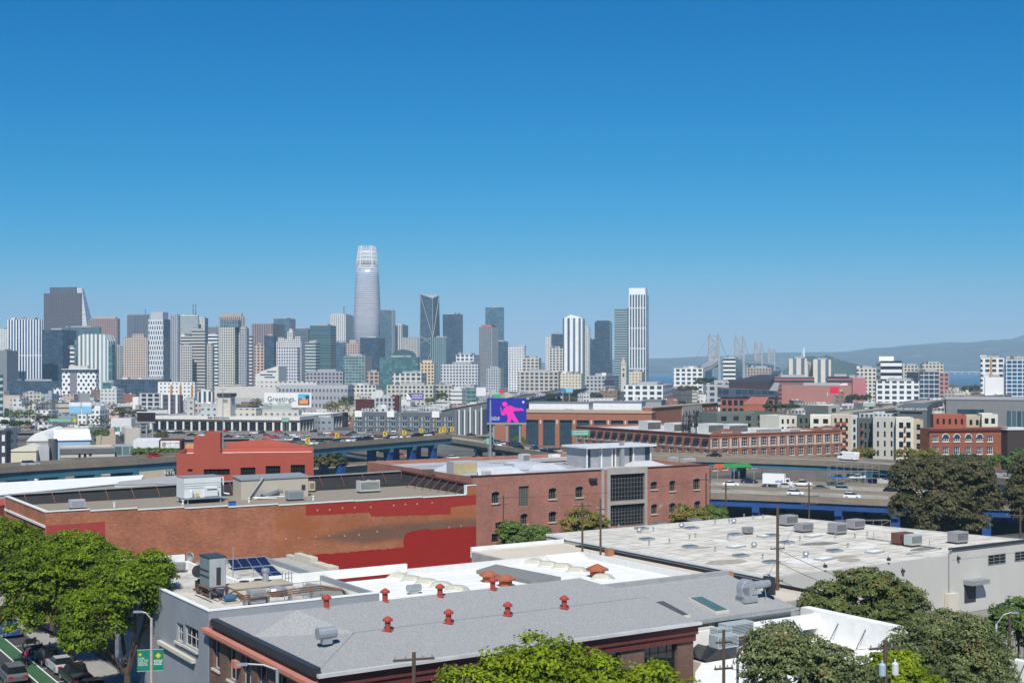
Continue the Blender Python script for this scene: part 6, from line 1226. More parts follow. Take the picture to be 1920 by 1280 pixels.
MB().lathe([(Hh * .045, -.05), (Hh * .045, .05)], (0, 0, 0), 10, 'y').build('emblem', WHITE, o, loc=(Q(737, 172)[0], -.06, Q(737, 172)[2]))
text('AirPods', o, (Q(262, 435)[0], -.1, Q(262, 435)[2]), pi/2, 0, Hh * .12, WHITE); bars(o, Q(192, 468)[0], Q(330, 468)[0], -.1, (Q(262, 468)[2],), Hh * .03, WHITE)
p = P(919.5, 868, 470); o = root('light_mast', 'very tall slim grey light mast in front of the blue billboard', 'light mast', (p.x, p.y, 0)); zt = P(919, 746, 470).z; MB().tube((0, 0, 0), (0, 0, zt), .55, .28, 8).build('pole', METAL, o); MB().lathe([(.9, 0), (1.0, .25), (.4, .6)], (0, 0, zt), 10).build('lamp_ring', METAL, o)
for lab, px, y0, y1, D in (('tall grey light mast left of the white office lettering', 418, 730, 815, 620), ('thin tall mast in front of the dark grey apartments', 750, 735, 820, 560), ('tall white light mast beside the left car park', 66, 737, 806, 640), ('shorter pale mast above the palms at left', 97, 736, 770, 900)):
    p = P(px, y1, D); o = root('light_mast', lab, 'light mast', (p.x, p.y, 0)); zt = P(px, y0, D).z; MB().tube((0, 0, 0), (0, 0, zt), .3, .16, 6).build('pole', METAL, o); MB().box(-1.3, 1.3, -.2, .2, zt, zt + .4).build('lamp_ring', METAL, o)
# dark grey apartments, striped blocks
DG = (.11, .125, .14)
t = wblock('dark grey apartment block with white framed bays', 662, 853, 868, 775, 770, 78, DG, [], d=None); L = t.d
for r_ in list(kids(t.o)): bpy.data.objects.remove(r_)
hs = []
for i in range(9): u = L * (i + .5) / 9; hs += [('L', u - 2.2, u + 1.0, 1 + 3.6 * j, 3.6 + 3.6 * j) for j in range(3)] + [('L', u + 2.2, u + 3.0, .8 + 3.6 * j, 3.6 + 3.6 * j) for j in range(3)]
t.wall(ANY, DG, hs, .8, None, (.42, .43, .44)); t.windows(hs, 2, 1, WHITE, GLASSB, .3, None, .16)
for f_ in (.22, .66, .98): MB().box(-.4, 5, L * f_ - 4.5, L * f_ + .1, t.h - 2.5, t.h + 1.2).build('white_box', WHITE, t.o)
t = wblock('dark and white striped apartment wing left of the blue billboard', 853, 905, 914, 768, 745, 78, (.15, .165, .18), []); L = t.d
for i in range(5): MB().box(-.9, -.01, L * (i + .1) / 5, L * (i + .28) / 5, 0, t.h + (1.5 if i in (0, 2) else 0)).build('white_fin', WHITE, t.o); MB().box(-.5, -.01, L * (i + .5) / 5, L * (i + .62) / 5, 0, t.h - 1).build('glass_strip', GLASSB, t.o)
t = Block('grey school-like block with fine window grid and maroon ends', 702, 742, 747, 746, 900, 78, 0); t.box('wall', 0, t.w, 0, t.d, 0, t.h, FAC('fac_school', (.03, .035, .05), bay=3, floor=3.2, wu=.55, wv=.7), (.42, .42, .46)); t.box('maroon_end', .1, t.w, t.d, t.d + 14, 0, t.h - 1, M('maroon_brick', (.09, .025, .025), .85)); t.box('stair', -3, t.w * .5, -3, -.02, 0, t.h + 2, M('maroon_brick', (.09, .025, .025), .85))
o, hw, zb, zt = board('purple billboard with white lettering above the grey roofs', 762, 737, 794, 749, 1050, 0, 2, faces=M('board_purple', (.10, .06, .30), .5)); bars(o, -hw * .35, hw * .85, -.1, (zb + (zt - zb) * .68, zb + (zt - zb) * .32), .7, WHITE); b = MB(); b.poly([(-hw, -.05, zb), (-hw + 4.5, -.05, zb), (-hw + 1, -.05, zt), (-hw, -.05, zt)]); b.build('white_corner', WHITE, o)
for lab, a, y0, e, y1, D, c in (('small bright red advertising board above the far roofs', 936, 730, 945, 737, 1100, (.6, .03, .03)), ('small green advertising board left of the red one', 925, 739, 939, 745, 1050, (.05, .35, .2)), ('pale blue advertising board by the far freeway', 1061, 727, 1074, 735, 1250, (.2, .5, .65)), ('round logo blue board beside the pale blue one', 1052, 727, 1059, 735, 1255, (.05, .2, .5)), ('dark advertising board with magenta end on the far freeway', 1133, 712, 1152, 723, 1500, (.03, .03, .08)), ('white advertising board stack left of the blue figure billboard', 893, 726, 911, 742, 1150, (.7, .7, .7))): board(lab, a, y0, e, y1, D, 0, 1, faces=M('board_' + lab[:22].replace(' ', '_'), c, .5))
# terracotta arcade hall
AR = M('arcade_concrete', (.33, .135, .085), .85, 0, .08, .3)
t = Block('long terracotta arcade hall with huge dark blue windows', 925, 1222, 1236, 775, 640, 78, 0, 'arcade_hall', 'hall'); L = t.d; h = t.h
hs = []; us_ = [t.uv(px, 800, 'L')[0] for px in (1205, 1173, 1141, 1109, 1077, 1045, 1014, 982, 950)]
for u0, u1 in zip(us_, us_[1:]): hs.append(('L', u0 + 1.2, u1 - 1.2, .5, h - 3.6))
t.wall(AR, None, hs, 1.0, None, (.42, .38, .34), 1.0); t.windows(hs, 4, 5, M('teal_frame', (.03, .06, .07), .5), GLASSB, 1.0, None, .2)
for u in us_: MB().box(-.5, -.02, u - 1.1, u + 1.1, 0, h - 1.2).build('pilaster', AR, t.o); MB().box(-.75, -.51, u - .35, u + .35, h - 5.6, h - 3.6).build('sconce', CREAM, t.o)
MB().box(-.4, t.w, -.1, L + .1, h + .002, h + .5).build('cornice', M('cornice_tan', (.42, .3, .22), .85), t.o)
t2 = Block('receding terracotta wing with concrete stair wall and oval lights', 1219, 1222, 1346, 765, 655, 63, 0, 'arcade_wing', 'hall', d=5); t2.box('wall', 0, t2.w, 0, t2.d, 0, t2.h, AR); t2.box('concrete_wall', t2.w * .42, t2.w * .72, -.5, -.01, 0, t2.h, CONC); t2.box('band', -.3, t2.w + .2, -.6, t2.d, t2.h, t2.h + .5, M('cornice_tan', (.42, .3, .22), .85))
for i in range(4):
    for j in range(2): b = MB(); b.lathe([(.55, 0), (.55, .15)], (0, 0, 0), 10, 'y'); b.build('oval_light', WHITE, t2.o, loc=(t2.w * (.76 + .07 * i), -.2, t2.h - 3 - 5.5 * j))
for lab, a, c, y, D, col in (('long white industrial shed behind the arcade hall at left', 992, 1104, 756, 760, CWW), ('long white industrial shed with grey roof edge behind the arcade', 1106, 1203, 755, 780, CWW), ('low grey shed between white sheds and brick wing', 1203, 1240, 752, 800, (.3, .33, .33))):
    t = Block(lab, a, c, c + 8, y, D, 78, 0, 'shed', 'shed'); t.box('wall', 0, t.w, 0, t.d, 0, t.h, ANY, col); t.box('roof', -.3, t.w, -.3, t.d + .3, t.h, t.h + .6, ANY, (.2, .2, .21)); t.box('door', -.06, -.01, t.d * .3, t.d * .45, 0, t.h * .55, DARK)
# brick factory with pedimented gables
RB = BRICK('factory_brick', (.24, .075, .05), (.33, .12, .075), (.36, .24, .19), .12, .2)
bf = Block('red brick factory with white windows, awnings and two pediments', 1080, 1332, 1577, 814, 490, 33, 0, 'brick_factory', 'factory'); w, L, h = bf.w, bf.d, bf.h
hs = []
for row, (z0, z1) in enumerate(((h - 5.1, h - 1.7), (h - 9.6, h - 6.2), (h - 14.0, h - 10.6))):
    hs += [('R', w * (i + .22) / 14, w * (i + .8) / 14, z0, z1) for i in range(14)] + [('L', L * (i + .25) / 17, L * (i + .78) / 17, z0, z1) for i in range(17)]
bf.wall(RB, None, hs, .9, None, (.55, .55, .53), .35); bf.windows(hs, 3, 3, WHITE, GLASS, .35, M('sill_white', (.6, .58, .54), .8), .16)
for i in range(15): MB().box(w * (i - .08) / 14 if i else 0, w * (i + .1) / 14, -.18, -.01, h - 5.6, h - 1.9).build('pilaster', M('cream_pilaster', (.58, .5, .44), .8), bf.o)
for i in range(17): b = MB(); b.loft([[(0, L * (i + f) / 17, h - 1.75), (-1.0, L * (i + f) / 17, h - 2.7), (0, L * (i + f) / 17, h - 2.7)] for f in (.22, .8)]); b.build('awning', M('awning_black', (.02, .02, .03), .8), bf.o)
for z in (h - 5.75, h - 10.3): MB().box(-.15, -.01, 0, L, z, z + .3).build('belt_course', M('belt_stone', (.4, .3, .24), .85), bf.o); MB().box(0, w, -.15, -.01, z, z + .3).build('belt_course', M('belt_stone', (.4, .3, .24), .85), bf.o)
for c in (.115, .885): b = MB(); b.loft([[(w * (c - .115), y, h), (w * (c + .115), y, h), (w * (c + .09), y, h + .9), (w * c, y, h + 2.0), (w * (c - .09), y, h + .9)] for y in (-.15, .5)][::-1]); b.build('pediment', RB, bf.o); MB().box(w * (c - .04), w * (c + .04), -.2, -.16, h + .2, h + .8).build('pediment_panel', CONC, bf.o)
MB().box(-.3, -.01, 0, L, h - .6, h - .1).build('cornice', MAROON, bf.o); MB().box(0, w, -.3, -.151, h - .5, h - .1).build('cornice', M('brick_cornice', (.33, .13, .09), .85), bf.o)
def onroof(t, u, v): return t.o.matrix_basis @ Vector((u, v, t.h - .9))
for i, (lab, u, v, s_) in enumerate((('white rooftop hut with pyramid cap on the brick factory', 6, 44, (7, 6, 4.5)), ('white boxy rooftop hut beside the antenna cluster', 7, 28, (8, 6, 4.2)), ('white rooftop hut with low cap near the factory corner', 11, 12, (8, 6, 4.4)), ('pale grey plant box on the factory roof above the right wing', 22, 11, (10, 6, 4)), ('low row of white roof ducts over the right wing', 38, 9, (14, 3, 1.8)), ('small white unit near the right factory pediment', 52, 8, (6, 3, 1.5)))):
    louvre_box(lab, 0, 0, *s_, (.6, .6, .58), p=onroof(bf, u, v), parent_rot=R(33), cat='rooftop hut', name='roof_hut')
ac_ = root('antenna_cluster', 'black lattice antenna cluster on the brick factory roof', 'antenna', onroof(bf, 9, 21), R(33)); b = MB(); rr = random.Random(3)
for i in range(16): x, y = rr.uniform(-3.4, 3.4), rr.uniform(-3, 3); b.tube((x, y, 0), (x, y, rr.uniform(6, 9.6)), .14, .14, 4)
for z in (3, 5, 7): b.tube((-3.4, -2, z), (3.4, -2, z), .16, .16, 4); b.tube((-3.4, 2, z), (3.4, 2, z), .16, .16, 4)
b.build('mast', DARK, ac_); b = MB()
for i in range(14): x, y, z = rr.uniform(-3.4, 3.4), rr.uniform(-3, 3), rr.uniform(2, 8); b.box(x - .3, x + .3, y - .15, y + .15, z, z + 1.3)
b.build('panel_antenna', M('antenna_black', (.03, .028, .03), .7), ac_)
# olive, cream and grey apartments at right
OL = (.11, .13, .12); CR = (.60, .57, .49)
def apt(label, px0, pxc, px2, y, D, a, col, ncols, rows, nl=0, fz=3.3, d=None, side='R', wf=.45, hf=.62, rcol=(.55, .55, .53), lcol=None, fr=DARK):
    t = Block(label, px0, pxc, px2, y, D, a, 0, 'apartment_block', 'apartments', d=d); hs = t.grid('R', ncols, rows, t.h - .9 - fz * rows, t.h - .9, wf, hf) if ncols else []
    if nl: hs += t.grid('L', nl, rows, t.h - .9 - fz * rows, t.h - .9, wf, hf)
    t.wall(ANY, col, hs, .7, None, rcol); t.windows(hs, 1, 2, fr, GLASS, .25, None, .1)
    if lcol: MB().box(-.12, -.01, 0, t.d, 0, t.h).build('side_cladding', ANY, t.o, color=lcol) if not nl else None
    return t
apt('long olive green apartment top behind the brick factory', 1342, 1344, 1461, 774, 560, 25, OL, 5, 2, d=18); apt('cream apartment bay with slim dark windows behind the factory', 1459, 1461, 1494, 779, 552, 25, CR, 3, 3, d=14); apt('olive apartment bay between two cream bays', 1493, 1495, 1519, 778, 556, 25, OL, 2, 3, d=14); apt('bright cream apartment bay with wide windows', 1517, 1519, 1559, 778, 548, -14, (.66, .63, .55), 2, 3, wf=.55, d=14)
t = apt('tan apartment bay with rust red balconies', 1557, 1559, 1595, 777, 545, -14, (.5, .44, .35), 3, 5, d=14)
for j in range(5):
    for u in (t.w * .34, t.w * .66): MB().box(u - .9, u + .9, -1.0, -.01, t.h - 4.2 - 3.3 * j, t.h - 3.0 - 3.3 * j).build('balcony', M('rust_panel', (.32, .08, .04), .7), t.o)
apt('narrow grey white apartment bay right of the balcony bay', 1593, 1595, 1609, 779, 543, -14, (.5, .5, .49), 1, 5, d=12)
apt('olive penthouse block with a cream right face', 1510, 1553, 1575, 760, 600, 60, (.62, .58, .5), 1, 1, d=None, lcol=OL)
t = apt('dark olive apartment wall with red balconies', 1606, 1608, 1638, 785, 455, -14, (.09, .105, .10), 3, 5, d=12)
for j in range(5): MB().box(t.w * .22, t.w * .38, -.9, -.01, t.h - 4.2 - 3.3 * j, t.h - 3.0 - 3.3 * j).build('balcony', M('rust_panel', (.32, .08, .04), .7), t.o)
apt('pale grey apartment face with three columns of narrow windows', 1635, 1637, 1681, 782, 446, -14, (.44, .43, .39), 3, 5, wf=.28, d=12)
t = apt('cream apartment corner with wide windows and red balconies', 1678, 1680, 1713, 783, 441, -14, (.62, .59, .51), 2, 5, wf=.6, d=12)
for j in range(5): MB().box(t.w * .46, t.w * .56, -.9, -.01, t.h - 4.2 - 3.3 * j, t.h - 3.0 - 3.3 * j).build('balcony', M('rust_panel', (.32, .08, .04), .7), t.o)
apt('tan apartment strip with greenish windows beside the dark block', 1711, 1713, 1731, 787, 446, -14, (.46, .39, .29), 1, 5, wf=.6, d=12, fr=M('frame_green', (.2, .3, .27), .5))
t = Block('tall dark grey blank block topped with large white lettering', 1682, 1738, 1748, 763, 520, 70, 0, 'office_block', 'building'); t.box('wall', 0, t.w, 0, t.d, 0, t.h, ANY, (.115, .13, .14)); sign(t.o, 'ONE HENRY ADAMS', (-.4, t.d * .52, t.h - .9), 1.35, WHITE); t.box('sign_ledge', -.6, -.02, t.d * .15, t.d * .9, t.h - 2.1, t.h - 1.85, DARK)
apt('orange red stucco block with dark windows and white end pier', 1748, 1750, 1812, 777, 480, -14, (.36, .10, .06), 5, 3, wf=.4, d=14); apt('tan stucco block right of the orange red one', 1810, 1812, 1841, 779, 482, -14, (.46, .40, .31), 2, 3, d=14); apt('cream block with wide dark windows above the arched brick hall', 1839, 1841, 1871, 776, 478, -14, (.66, .62, .54), 2, 3, wf=.6, d=14)
# arched brick hall
AB = BRICK('arched_brick', (.22, .06, .035), (.32, .10, .055), (.3, .16, .11), .12, .2)
t = Block('dark red brick hall with four tall arched windows', 1725, 1743, 1889, 803, 425, 14, 0, 'arched_hall', 'hall'); w, h = t.w, t.h; hs = []; ar = []; up = []
for i, px in enumerate((1754, 1773, 1794, 1815.5, 1836.5, 1856)):
    u, z = t.uv(px, 822)[0], t.uv(px, 826)[1]; hw_ = 1.15 if i in (0, 5) else 1.3; zt = t.uv(px, 816.5 if i in (0, 5) else 820)[1]
    (hs if i in (0, 5) else ar).append(('R', u - hw_, u + hw_, z - .3, zt if i in (0, 5) else zt + .0)); up += [('R', u - 1.15, u + 1.15, z - 4.5, z - 2.0), ('R', u - 1.15, u + 1.15, z - 8.6, z - 6.1)]
t.wall(AB, None, hs + ar + up, .8, None, (.56, .57, .58), .25); t.windows(hs + up, 3, 2, WHITE, GLASSB, .25, WHITE, .14); t.windows(ar, 3, 2, WHITE, GLASSB, .25, WHITE, .14, 1.25)
MB().box(-.4, w + .3, -.45, -.01, h - 1.0, h - .4).build('cornice', MAROON, t.o); MB().box(0, w, -.2, -.01, h - .39, h - .05).build('parapet_band', M('band_brick', (.2, .06, .04), .85), t.o)
t = Block('dark brown metal building at the right photo edge', 1887, 1889, 1960, 806, 428, 12, 0, d=15); t.box('wall', 0, t.w, 0, t.d, 0, t.h, ANY, (.06, .045, .042)); t.box('roof', -.2, t.w, -.2, t.d, t.h, t.h + .3, ANY, (.6, .6, .6))
t = Block('wide grey hall with a glazed strip at right', 1772, 1774, 1960, 749, 600, -18, 0, 'hall', 'hall', d=50); t.box('wall', 0, t.w, 0, t.d, 0, t.h, ANY, (.20, .205, .21)); t.box('roof', -.3, t.w, -.3, t.d, t.h, t.h + .5, ANY, (.34, .34, .35))
u0, zt = t.uv(1888, 770); t.box('curtain_glass', u0, t.w - 1, -.3, -.01, 0, zt, FAC('fac_curtain', (.03, .06, .07), bay=2.2, floor=20, wu=.85, wv=1), (.25, .26, .26)); u1, z1 = t.uv(1795, 770); t.box('ribbon_window', u1, t.uv(1845, 770)[0], -.2, -.01, t.uv(1820, 775)[1], t.uv(1820, 767)[1], GLASSB)
# dark glass office on brick, sheds round it
t = Block('brick office with a tilted dark glass upper storey', 1351, 1452, 1467, 745, 900, 78, 0, 'brick_office', 'office'); L = t.d; hs = t.grid('L', 9, 3, 1, t.h - 1, .66, .66); t.wall(ANY, (.30, .10, .075), hs, .5, None, (.3, .3, .3)); t.windows(hs, 1, 1, DARK, GLASS, .25); b = MB(); b.loft([[(-1 + 3 * (i == 1) * 0, y, z) for y, z in ((-2, t.h + .01), (L + 2, t.h + .01), (L + 2, t.h + 7), (-2, t.h + 4.6))] if i == 0 else [(t.w, y, z) for y, z in ((-2, t.h + .01), (L + 2, t.h + .01), (L + 2, t.h + 7), (-2, t.h + 4.6))] for i in (0, 1)]); b.build('glass_storey', G_['dglass'], t.o, color=(.08, .09, .1)); t.box('rear_block', 4, t.w, L * .1, L * .85, t.h + 5, t.h + 11, ANY, (.045, .04, .05))
t = Block('plain orange brick box below the dark glass office', 1394, 1434, 1441, 758, 720, 78, 0); t.box('wall', 0, t.w, 0, t.d, 0, t.h, ANY, (.36, .12, .07)); t.box('roof', -.2, t.w + .2, -.2, t.d + .2, t.h, t.h + .4, ANY, (.4, .15, .1))
o, hw, zb, zt = board('bright crimson square sign panel on a white post', 1557, 725, 1573, 738, 950, 0, 1, faces=M('crimson', (.70, .01, .06), .5))
# left side blocks
t = Block('slim green grey glass block at the left photo edge', -30, 5, 6, 702, 900, 78, 0); t.box('facade', 0, t.w, 0, t.d, 0, t.h, G_['tealb'], (.42, .46, .44))
t = Block('cream wall carrying a painted interstate highway shield', 7, 37, 40, 741, 1100, 78, 0); t.box('wall', 0, t.w, 0, t.d, 0, t.h, ANY, (.52, .45, .38)); t.box('tall_part', 0, 8, t.d, t.d + 7, 0, t.h + 4, ANY, (.54, .46, .38)); L = t.d
b = MB(); uc = t.uv(25.5, 757, 'L')[0]; zc = t.uv(25.5, 757, 'L')[1]; k = 3.2; sh = [(-1, .85), (-.5, .62), (0, .8), (.5, .62), (1, .85), (.9, -.1), (.55, -.75), (0, -1.25), (-.55, -.75), (-.9, -.1)]
for mi, s_, e in ((0, 1.15, -.05), (1, 1.0, -.09)): b.mi = mi; b.poly([(e, uc - x * k * s_, zc + z * k * s_) for x, z in sh][::-1])
b.mi = 2; b.poly([(-.13, uc - x * k, zc + z * k) for x, z in ((-1, .85), (-.95, .35), (.95, .35), (1, .85), (.5, .62), (0, .8), (-.5, .62))]); b.build('shield_mural', [WHITE, M('shield_blue', (.02, .10, .36), .6), M('shield_red', (.5, .03, .04), .6)], t.o); sign(t.o, '80', (-.2, uc, zc - .9), 3.0, WHITE)
for lab, a, e in (('left pale blue seaside billboard of a pair', 130, 151), ('right pale blue seaside billboard of a pair', 153, 172)):
    o, hw, zb, zt = board(lab, a, 754, e, 774, 820, R(4 if a == 130 else -4), 1, faces=M('board_sea', (.22, .48, .66), .5)); MB().box(-hw, hw, -.06, -.005, zb + (zt - zb) * .62, zt).build('cloud_band', M('board_cloud', (.68, .72, .76), .6), o)
def gantry(label, px0, y0, px1, y1, D, col=(.02, .26, .16), zg=None, posts=2, txt=None):
    p0, p1 = P(px0, y1, D), P(px1, y0, D); zg = gz(0, D) if zg is None else zg; o = root('highway_sign', label, 'highway sign', ((p0.x + p1.x) / 2, D, zg)); hw = (p1.x - p0.x) / 2
    MB().box(-hw, hw, 0, .2, p0.z - zg, p1.z - zg).build('panel', M('sign_green', col, .5), o); H = p1.z - p0.z; b = MB(); rr = random.Random(px0)
    for r_ in range(3):
        x = -hw * .85
        while x < hw * .8: l = rr.uniform(.06, .16) * hw; z = p1.z - zg - H * (.25 + .25 * r_); b.box(x, x + l, -.03, -.004, z - H * .06, z + H * .06); x += l + hw * .05
    b.build('lettering', LINE, o)
    for i in range(posts): x = hw * (-.8 + 1.6 * (i + .5) / posts) if posts > 1 else 0; MB().tube((x, .35, 0), (x, .35, p1.z - zg), .14).build('post', GREYM, o)
    return o
gantry('long green highway sign over the left car park', 90, 784, 137, 791, 640); o = root('exit_tab', 'small yellow exit tab at the end of the long green highway sign', 'sign', P(140, 787.5, 639)); MB().box(-.9, .9, -.1, .1, -.8, .8).build('panel', M('sign_yellow', (.62, .42, .02), .5), o)
gantry('green highway sign in front of the white office corner', 528, 783, 542, 791, 640); gantry('dark green pair of signs by the tall mast', 911, 820, 926, 834, 480, (.015, .10, .07)); gantry('large green highway sign at the brick factory end', 1071, 805, 1106, 817, 400)
CHV = M('sign_yellow', (.62, .42, .02), .5)
zs = f3[1][0].z
for i, (px, y) in enumerate(((577, 826), (632, 816), (722, 813), (758, 811), (790, 807), (827, 807), (833, 804), (848, 804))):
    D = 40 * 0 + (CZ - zs) * F / ({577: 839, 632: 834, 722: 828, 758: 825, 790: 822, 827: 820, 833: 819, 848: 818}[px] - HY) + 9; p = P(px, y, D); o = root('chevron_sign', f'yellow chevron board number {i + 1} from the left along the blue ramp' if False else f'yellow and black chevron board {("left of the red tower end", "at the left ramp start", "above the first queueing cars", "before the grey apartments", "beside the thin mast", "leftmost of the close trio at the bend", "middle of the close trio at the bend", "rightmost of the close trio at the bend")[i]}', 'road sign', (p.x, p.y, zs), 0, 'chevron boards on the ramp')
    zz_ = p.z - zs; MB().box(-.75, .75, 0, .08, zz_ - .9, zz_ + .9).build('board', CHV, o); b = MB(); b.poly([(.3, -.02, zz_ + .8), (-.45, -.02, zz_), (.3, -.02, zz_ - .8), (.6, -.02, zz_ - .8), (-.1, -.02, zz_), (.6, -.02, zz_ + .8)]); b.build('arrow', INK, o); MB().tube((0, .15, 0), (0, .15, zz_), .07).build('post', GREYM, o)
t = Block('white low building with colourful murals by the car park', 208, 246, 254, 784, 650, 78, 0); t.box('wall', 0, t.w, 0, t.d, 0, t.h, ANY, (.62, .62, .62)); L = t.d
for a_, e_, c in ((.55, .7, (.05, .3, .33)), (.33, .45, (.5, .08, .05)), (.1, .28, (.6, .6, .6)), (.74, .9, (.08, .12, .2))): t.box('mural', -.06, -.01, L * a_, L * e_, .6, t.h * .7, ANY, c)
o, hw, zb, zt = board('dark framed billboard frame seen from behind near the murals', 257, 773, 291, 790, 655, R(-3), 3, faces=M('board_back', (.03, .015, .02), .8)); MB().box(-hw - .3, hw + .3, -.1, .6, zt + .01, zt + .4).build('frame_top', WHITE, o)
dk = CG
t = Block('dark grey apartments with white columns at left middle', 262, 300, 302, 737, 1000, 78, 0, 'apartment_block', 'apartments'); t.box('wall', 0, t.w, 0, t.d, 0, t.h, FAC('fac_darkapt', (.03, .035, .045), bay=5.5, floor=3.4, wu=.7, wv=.7), (.5, .51, .53)); t.box('white_end', -2, 8, t.d, t.d + 5, 0, t.h - 3, WHITE)
t = Block('dark purple apartments with white fins right of the grey ones', 302, 338, 343, 740, 990, 78, 0, 'apartment_block', 'apartments'); t.box('wall', 0, t.w, 0, t.d, 0, t.h, FAC('fac_purple', (.04, .045, .06), bay=5, floor=3.4, wu=.6, wv=.6), (.12, .10, .13))
for f_ in (.12, .5, .9): t.box('white_fin', -.8, -.01, t.d * f_, t.d * f_ + 1.6, 0, t.h + 1, WHITE)
t = Block('white apartments with orange framed windows behind the dark ones', 296, 365, 370, 716, 1250, 78, 0, 'apartment_block', 'apartments'); t.box('wall', 0, t.w, 0, t.d, 0, t.h, G_['low'], CWW)
for f_ in (.04, .35, .6): t.box('orange_strip', -.4, -.01, t.d * f_, t.d * f_ + 2.2, 3, t.h - 3, M('orange_strip', (.45, .2, .07), .7))
t = Block('white townhouse row with dark tall windows left of the beige tower', 372, 398, 401, 734, 1000, 78, 0, 'apartment_block', 'apartments'); t.box('wall', 0, t.w, 0, t.d, 0, t.h, FAC('fac_town', (.04, .06, .08), bay=4.2, floor=12, wu=.5, wv=.8), CWW)
# sheds beyond the left ramp
t = wblock('dark blue grey house front with white framed windows at left edge', -20, -18, 12, 809, 392, 14, (.05, .055, .075), [('R', 1, 3, 0, 1, .5, .6)], d=10); hs = [('R', t.w * .72, t.w * .9, t.h - 3 - 3.4 * j, t.h - 1 - 3.4 * j) for j in range(3)]; t.windows([(s_, a, e, z0, z1) for s_, a, e, z0, z1 in hs], 2, 2, WHITE, GLASSB, -.02, None, .3)
def hip(label, px0, pxc, px2, y, D, a, wallc, roofc, rise=2, d=14, barrel=False, z0=0, strip=None):
    t = Block(label, px0, pxc, px2, y, D, a, z0, 'shed', 'shed', d=d); t.box('wall', 0, t.w, 0, t.d, 0, t.h, G_['blank'], wallc); b = MB(); n = 10
    pr = [(t.w * i / n, t.h + rise * (sin(pi * i / n) if barrel else 1 - abs(2 * i / n - 1))) for i in range(n + 1)]; b.loft([[(x, yy, z) for x, z in pr] + [(t.w, yy, t.h - .2), (0, yy, t.h - .2)] for yy in (-.3, t.d)][::-1]); b.build('roof', ANY, t.o, color=roofc)
    if strip: t.box('coloured_wall', 0, t.w, -.15, -.01, 0, t.h - .3, ANY, strip)
    return t
hip('wide white barrel roofed hall with a round gable end', 48, 50, 98, 826, 500, 12, (.35, .33, .3), (.74, .74, .72), 3.2, 55, True); t = Block('long white roof with pale blue side wall beside the barrel hall', 96, 98, 169, 826, 505, 20, 0, 'shed', 'shed', d=30); t.box('wall', 0, t.w, 0, t.d, 0, t.h, ANY, (.30, .46, .62)); b = MB(); b.prism([(-.5, -.5), (t.w + .5, -.5), (t.w + .5, 26), (-.5, 26)], [t.h + .01, t.h + .01, t.h + 3, t.h + 3], [t.h + .3, t.h + .3, t.h + 3.3, t.h + 3.3]); b.build('roof', MEMB, t.o)
hip('cream low gabled shed at the left behind the ramp', 12, 13, 68, 845, 420, 10, (.60, .55, .42), (.66, .62, .5), 1.4, 20); t = Block('pale metal shed with dark eaves next to the cream one', 66, 68, 92, 838, 425, 12, 0, d=14); t.box('wall', 0, t.w, 0, t.d, 0, t.h, ANY, (.40, .41, .42))
t = Block('dark ribbed round stair tower between the left sheds', 87, 89, 107, 826, 428, 10, 0, 'stair_tower', 'tower', d=6); MB().lathe([(t.w / 2, 0), (t.w / 2, t.h), (t.w / 2 - .3, t.h + .3)], (t.w / 2, t.w / 2, 0), 14).build('shaft', M('zinc_dark', (.10, .11, .115), .5, .2), t.o); MB().box(0, t.w, .3, .7, t.h + .31, t.h + .6).build('rail', DARK, t.o)
t = Block('grey studio with cream banded wall and three tall windows', 110, 113, 215, 842, 430, 20, 0, 'studio', 'building', d=22); hs = [t.px('R', *q) for q in ((147, 848, 151.5, 858), (157, 847, 162, 857), (167, 845, 172, 855))]; t.wall(ANY, (.52, .49, .42), hs, .6, None, (.36, .33, .29)); t.windows(hs, 1, 1, DARK, GLASS, .25)
MB().box(-.2, t.w + .2, -.25, -.01, t.h - 1.6, t.h + .1).build('fascia', M('slate_fascia', (.13, .135, .15), .8), t.o)
for z in (t.h - 3.2, t.h - 5.0): MB().box(0, t.w, -.1, -.012, z, z + .35).build('band', M('slate_fascia', (.13, .135, .15), .8), t.o)
t = Block('pale glass fronted low building right of the studio', 213, 215, 250, 837, 440, 20, 0, d=15); t.box('wall', 0, t.w, 0, t.d, 0, t.h, FAC('fac_lowglass', (.08, .13, .14), bay=2.5, floor=9, wu=.85, wv=.75), (.3, .32, .34))
t = Block('white stucco workshop with dark shopfront by the hedges', 248, 250, 298, 826, 445, 12, 0, d=18); t.box('wall', 0, t.w, 0, t.d, 0, t.h, ANY, (.64, .65, .67)); t.box('shopfront', t.w * .5, t.w * .95, -.1, -.01, .8, t.h - 2.6, GLASS)
t = Block('dark red brick shop with a wide white name board', 297, 299, 340, 826, 448, 10, 0, 'shop', 'shop', d=14); t.box('wall', 0, t.w, 0, t.d, 0, t.h, M('shop_brick', (.12, .035, .03), .85)); t.box('name_board', .4, t.w - .6, -.3, -.02, t.h - 2.6, t.h - .05, WHITE); text('DOLBY FAMILY', t.o, (t.w * .62, -.33, t.h - .95), pi/2, 0, .85, INK); text('V E N T U R E S', t.o, (t.w * .62, -.33, t.h - 1.95), pi/2, 0, .55, INK); b = MB(); b.box(.9, 2.2, -.34, -.305, t.h - 2.2, t.h - .5); b.build('logo_frame', GREYM, t.o)
t = Block('orange small shed beside the red tower', 345, 347, 363, 834, 430, 10, 0, d=8); t.box('wall', 0, t.w, 0, t.d, 0, t.h, ANY, (.66, .28, .12))
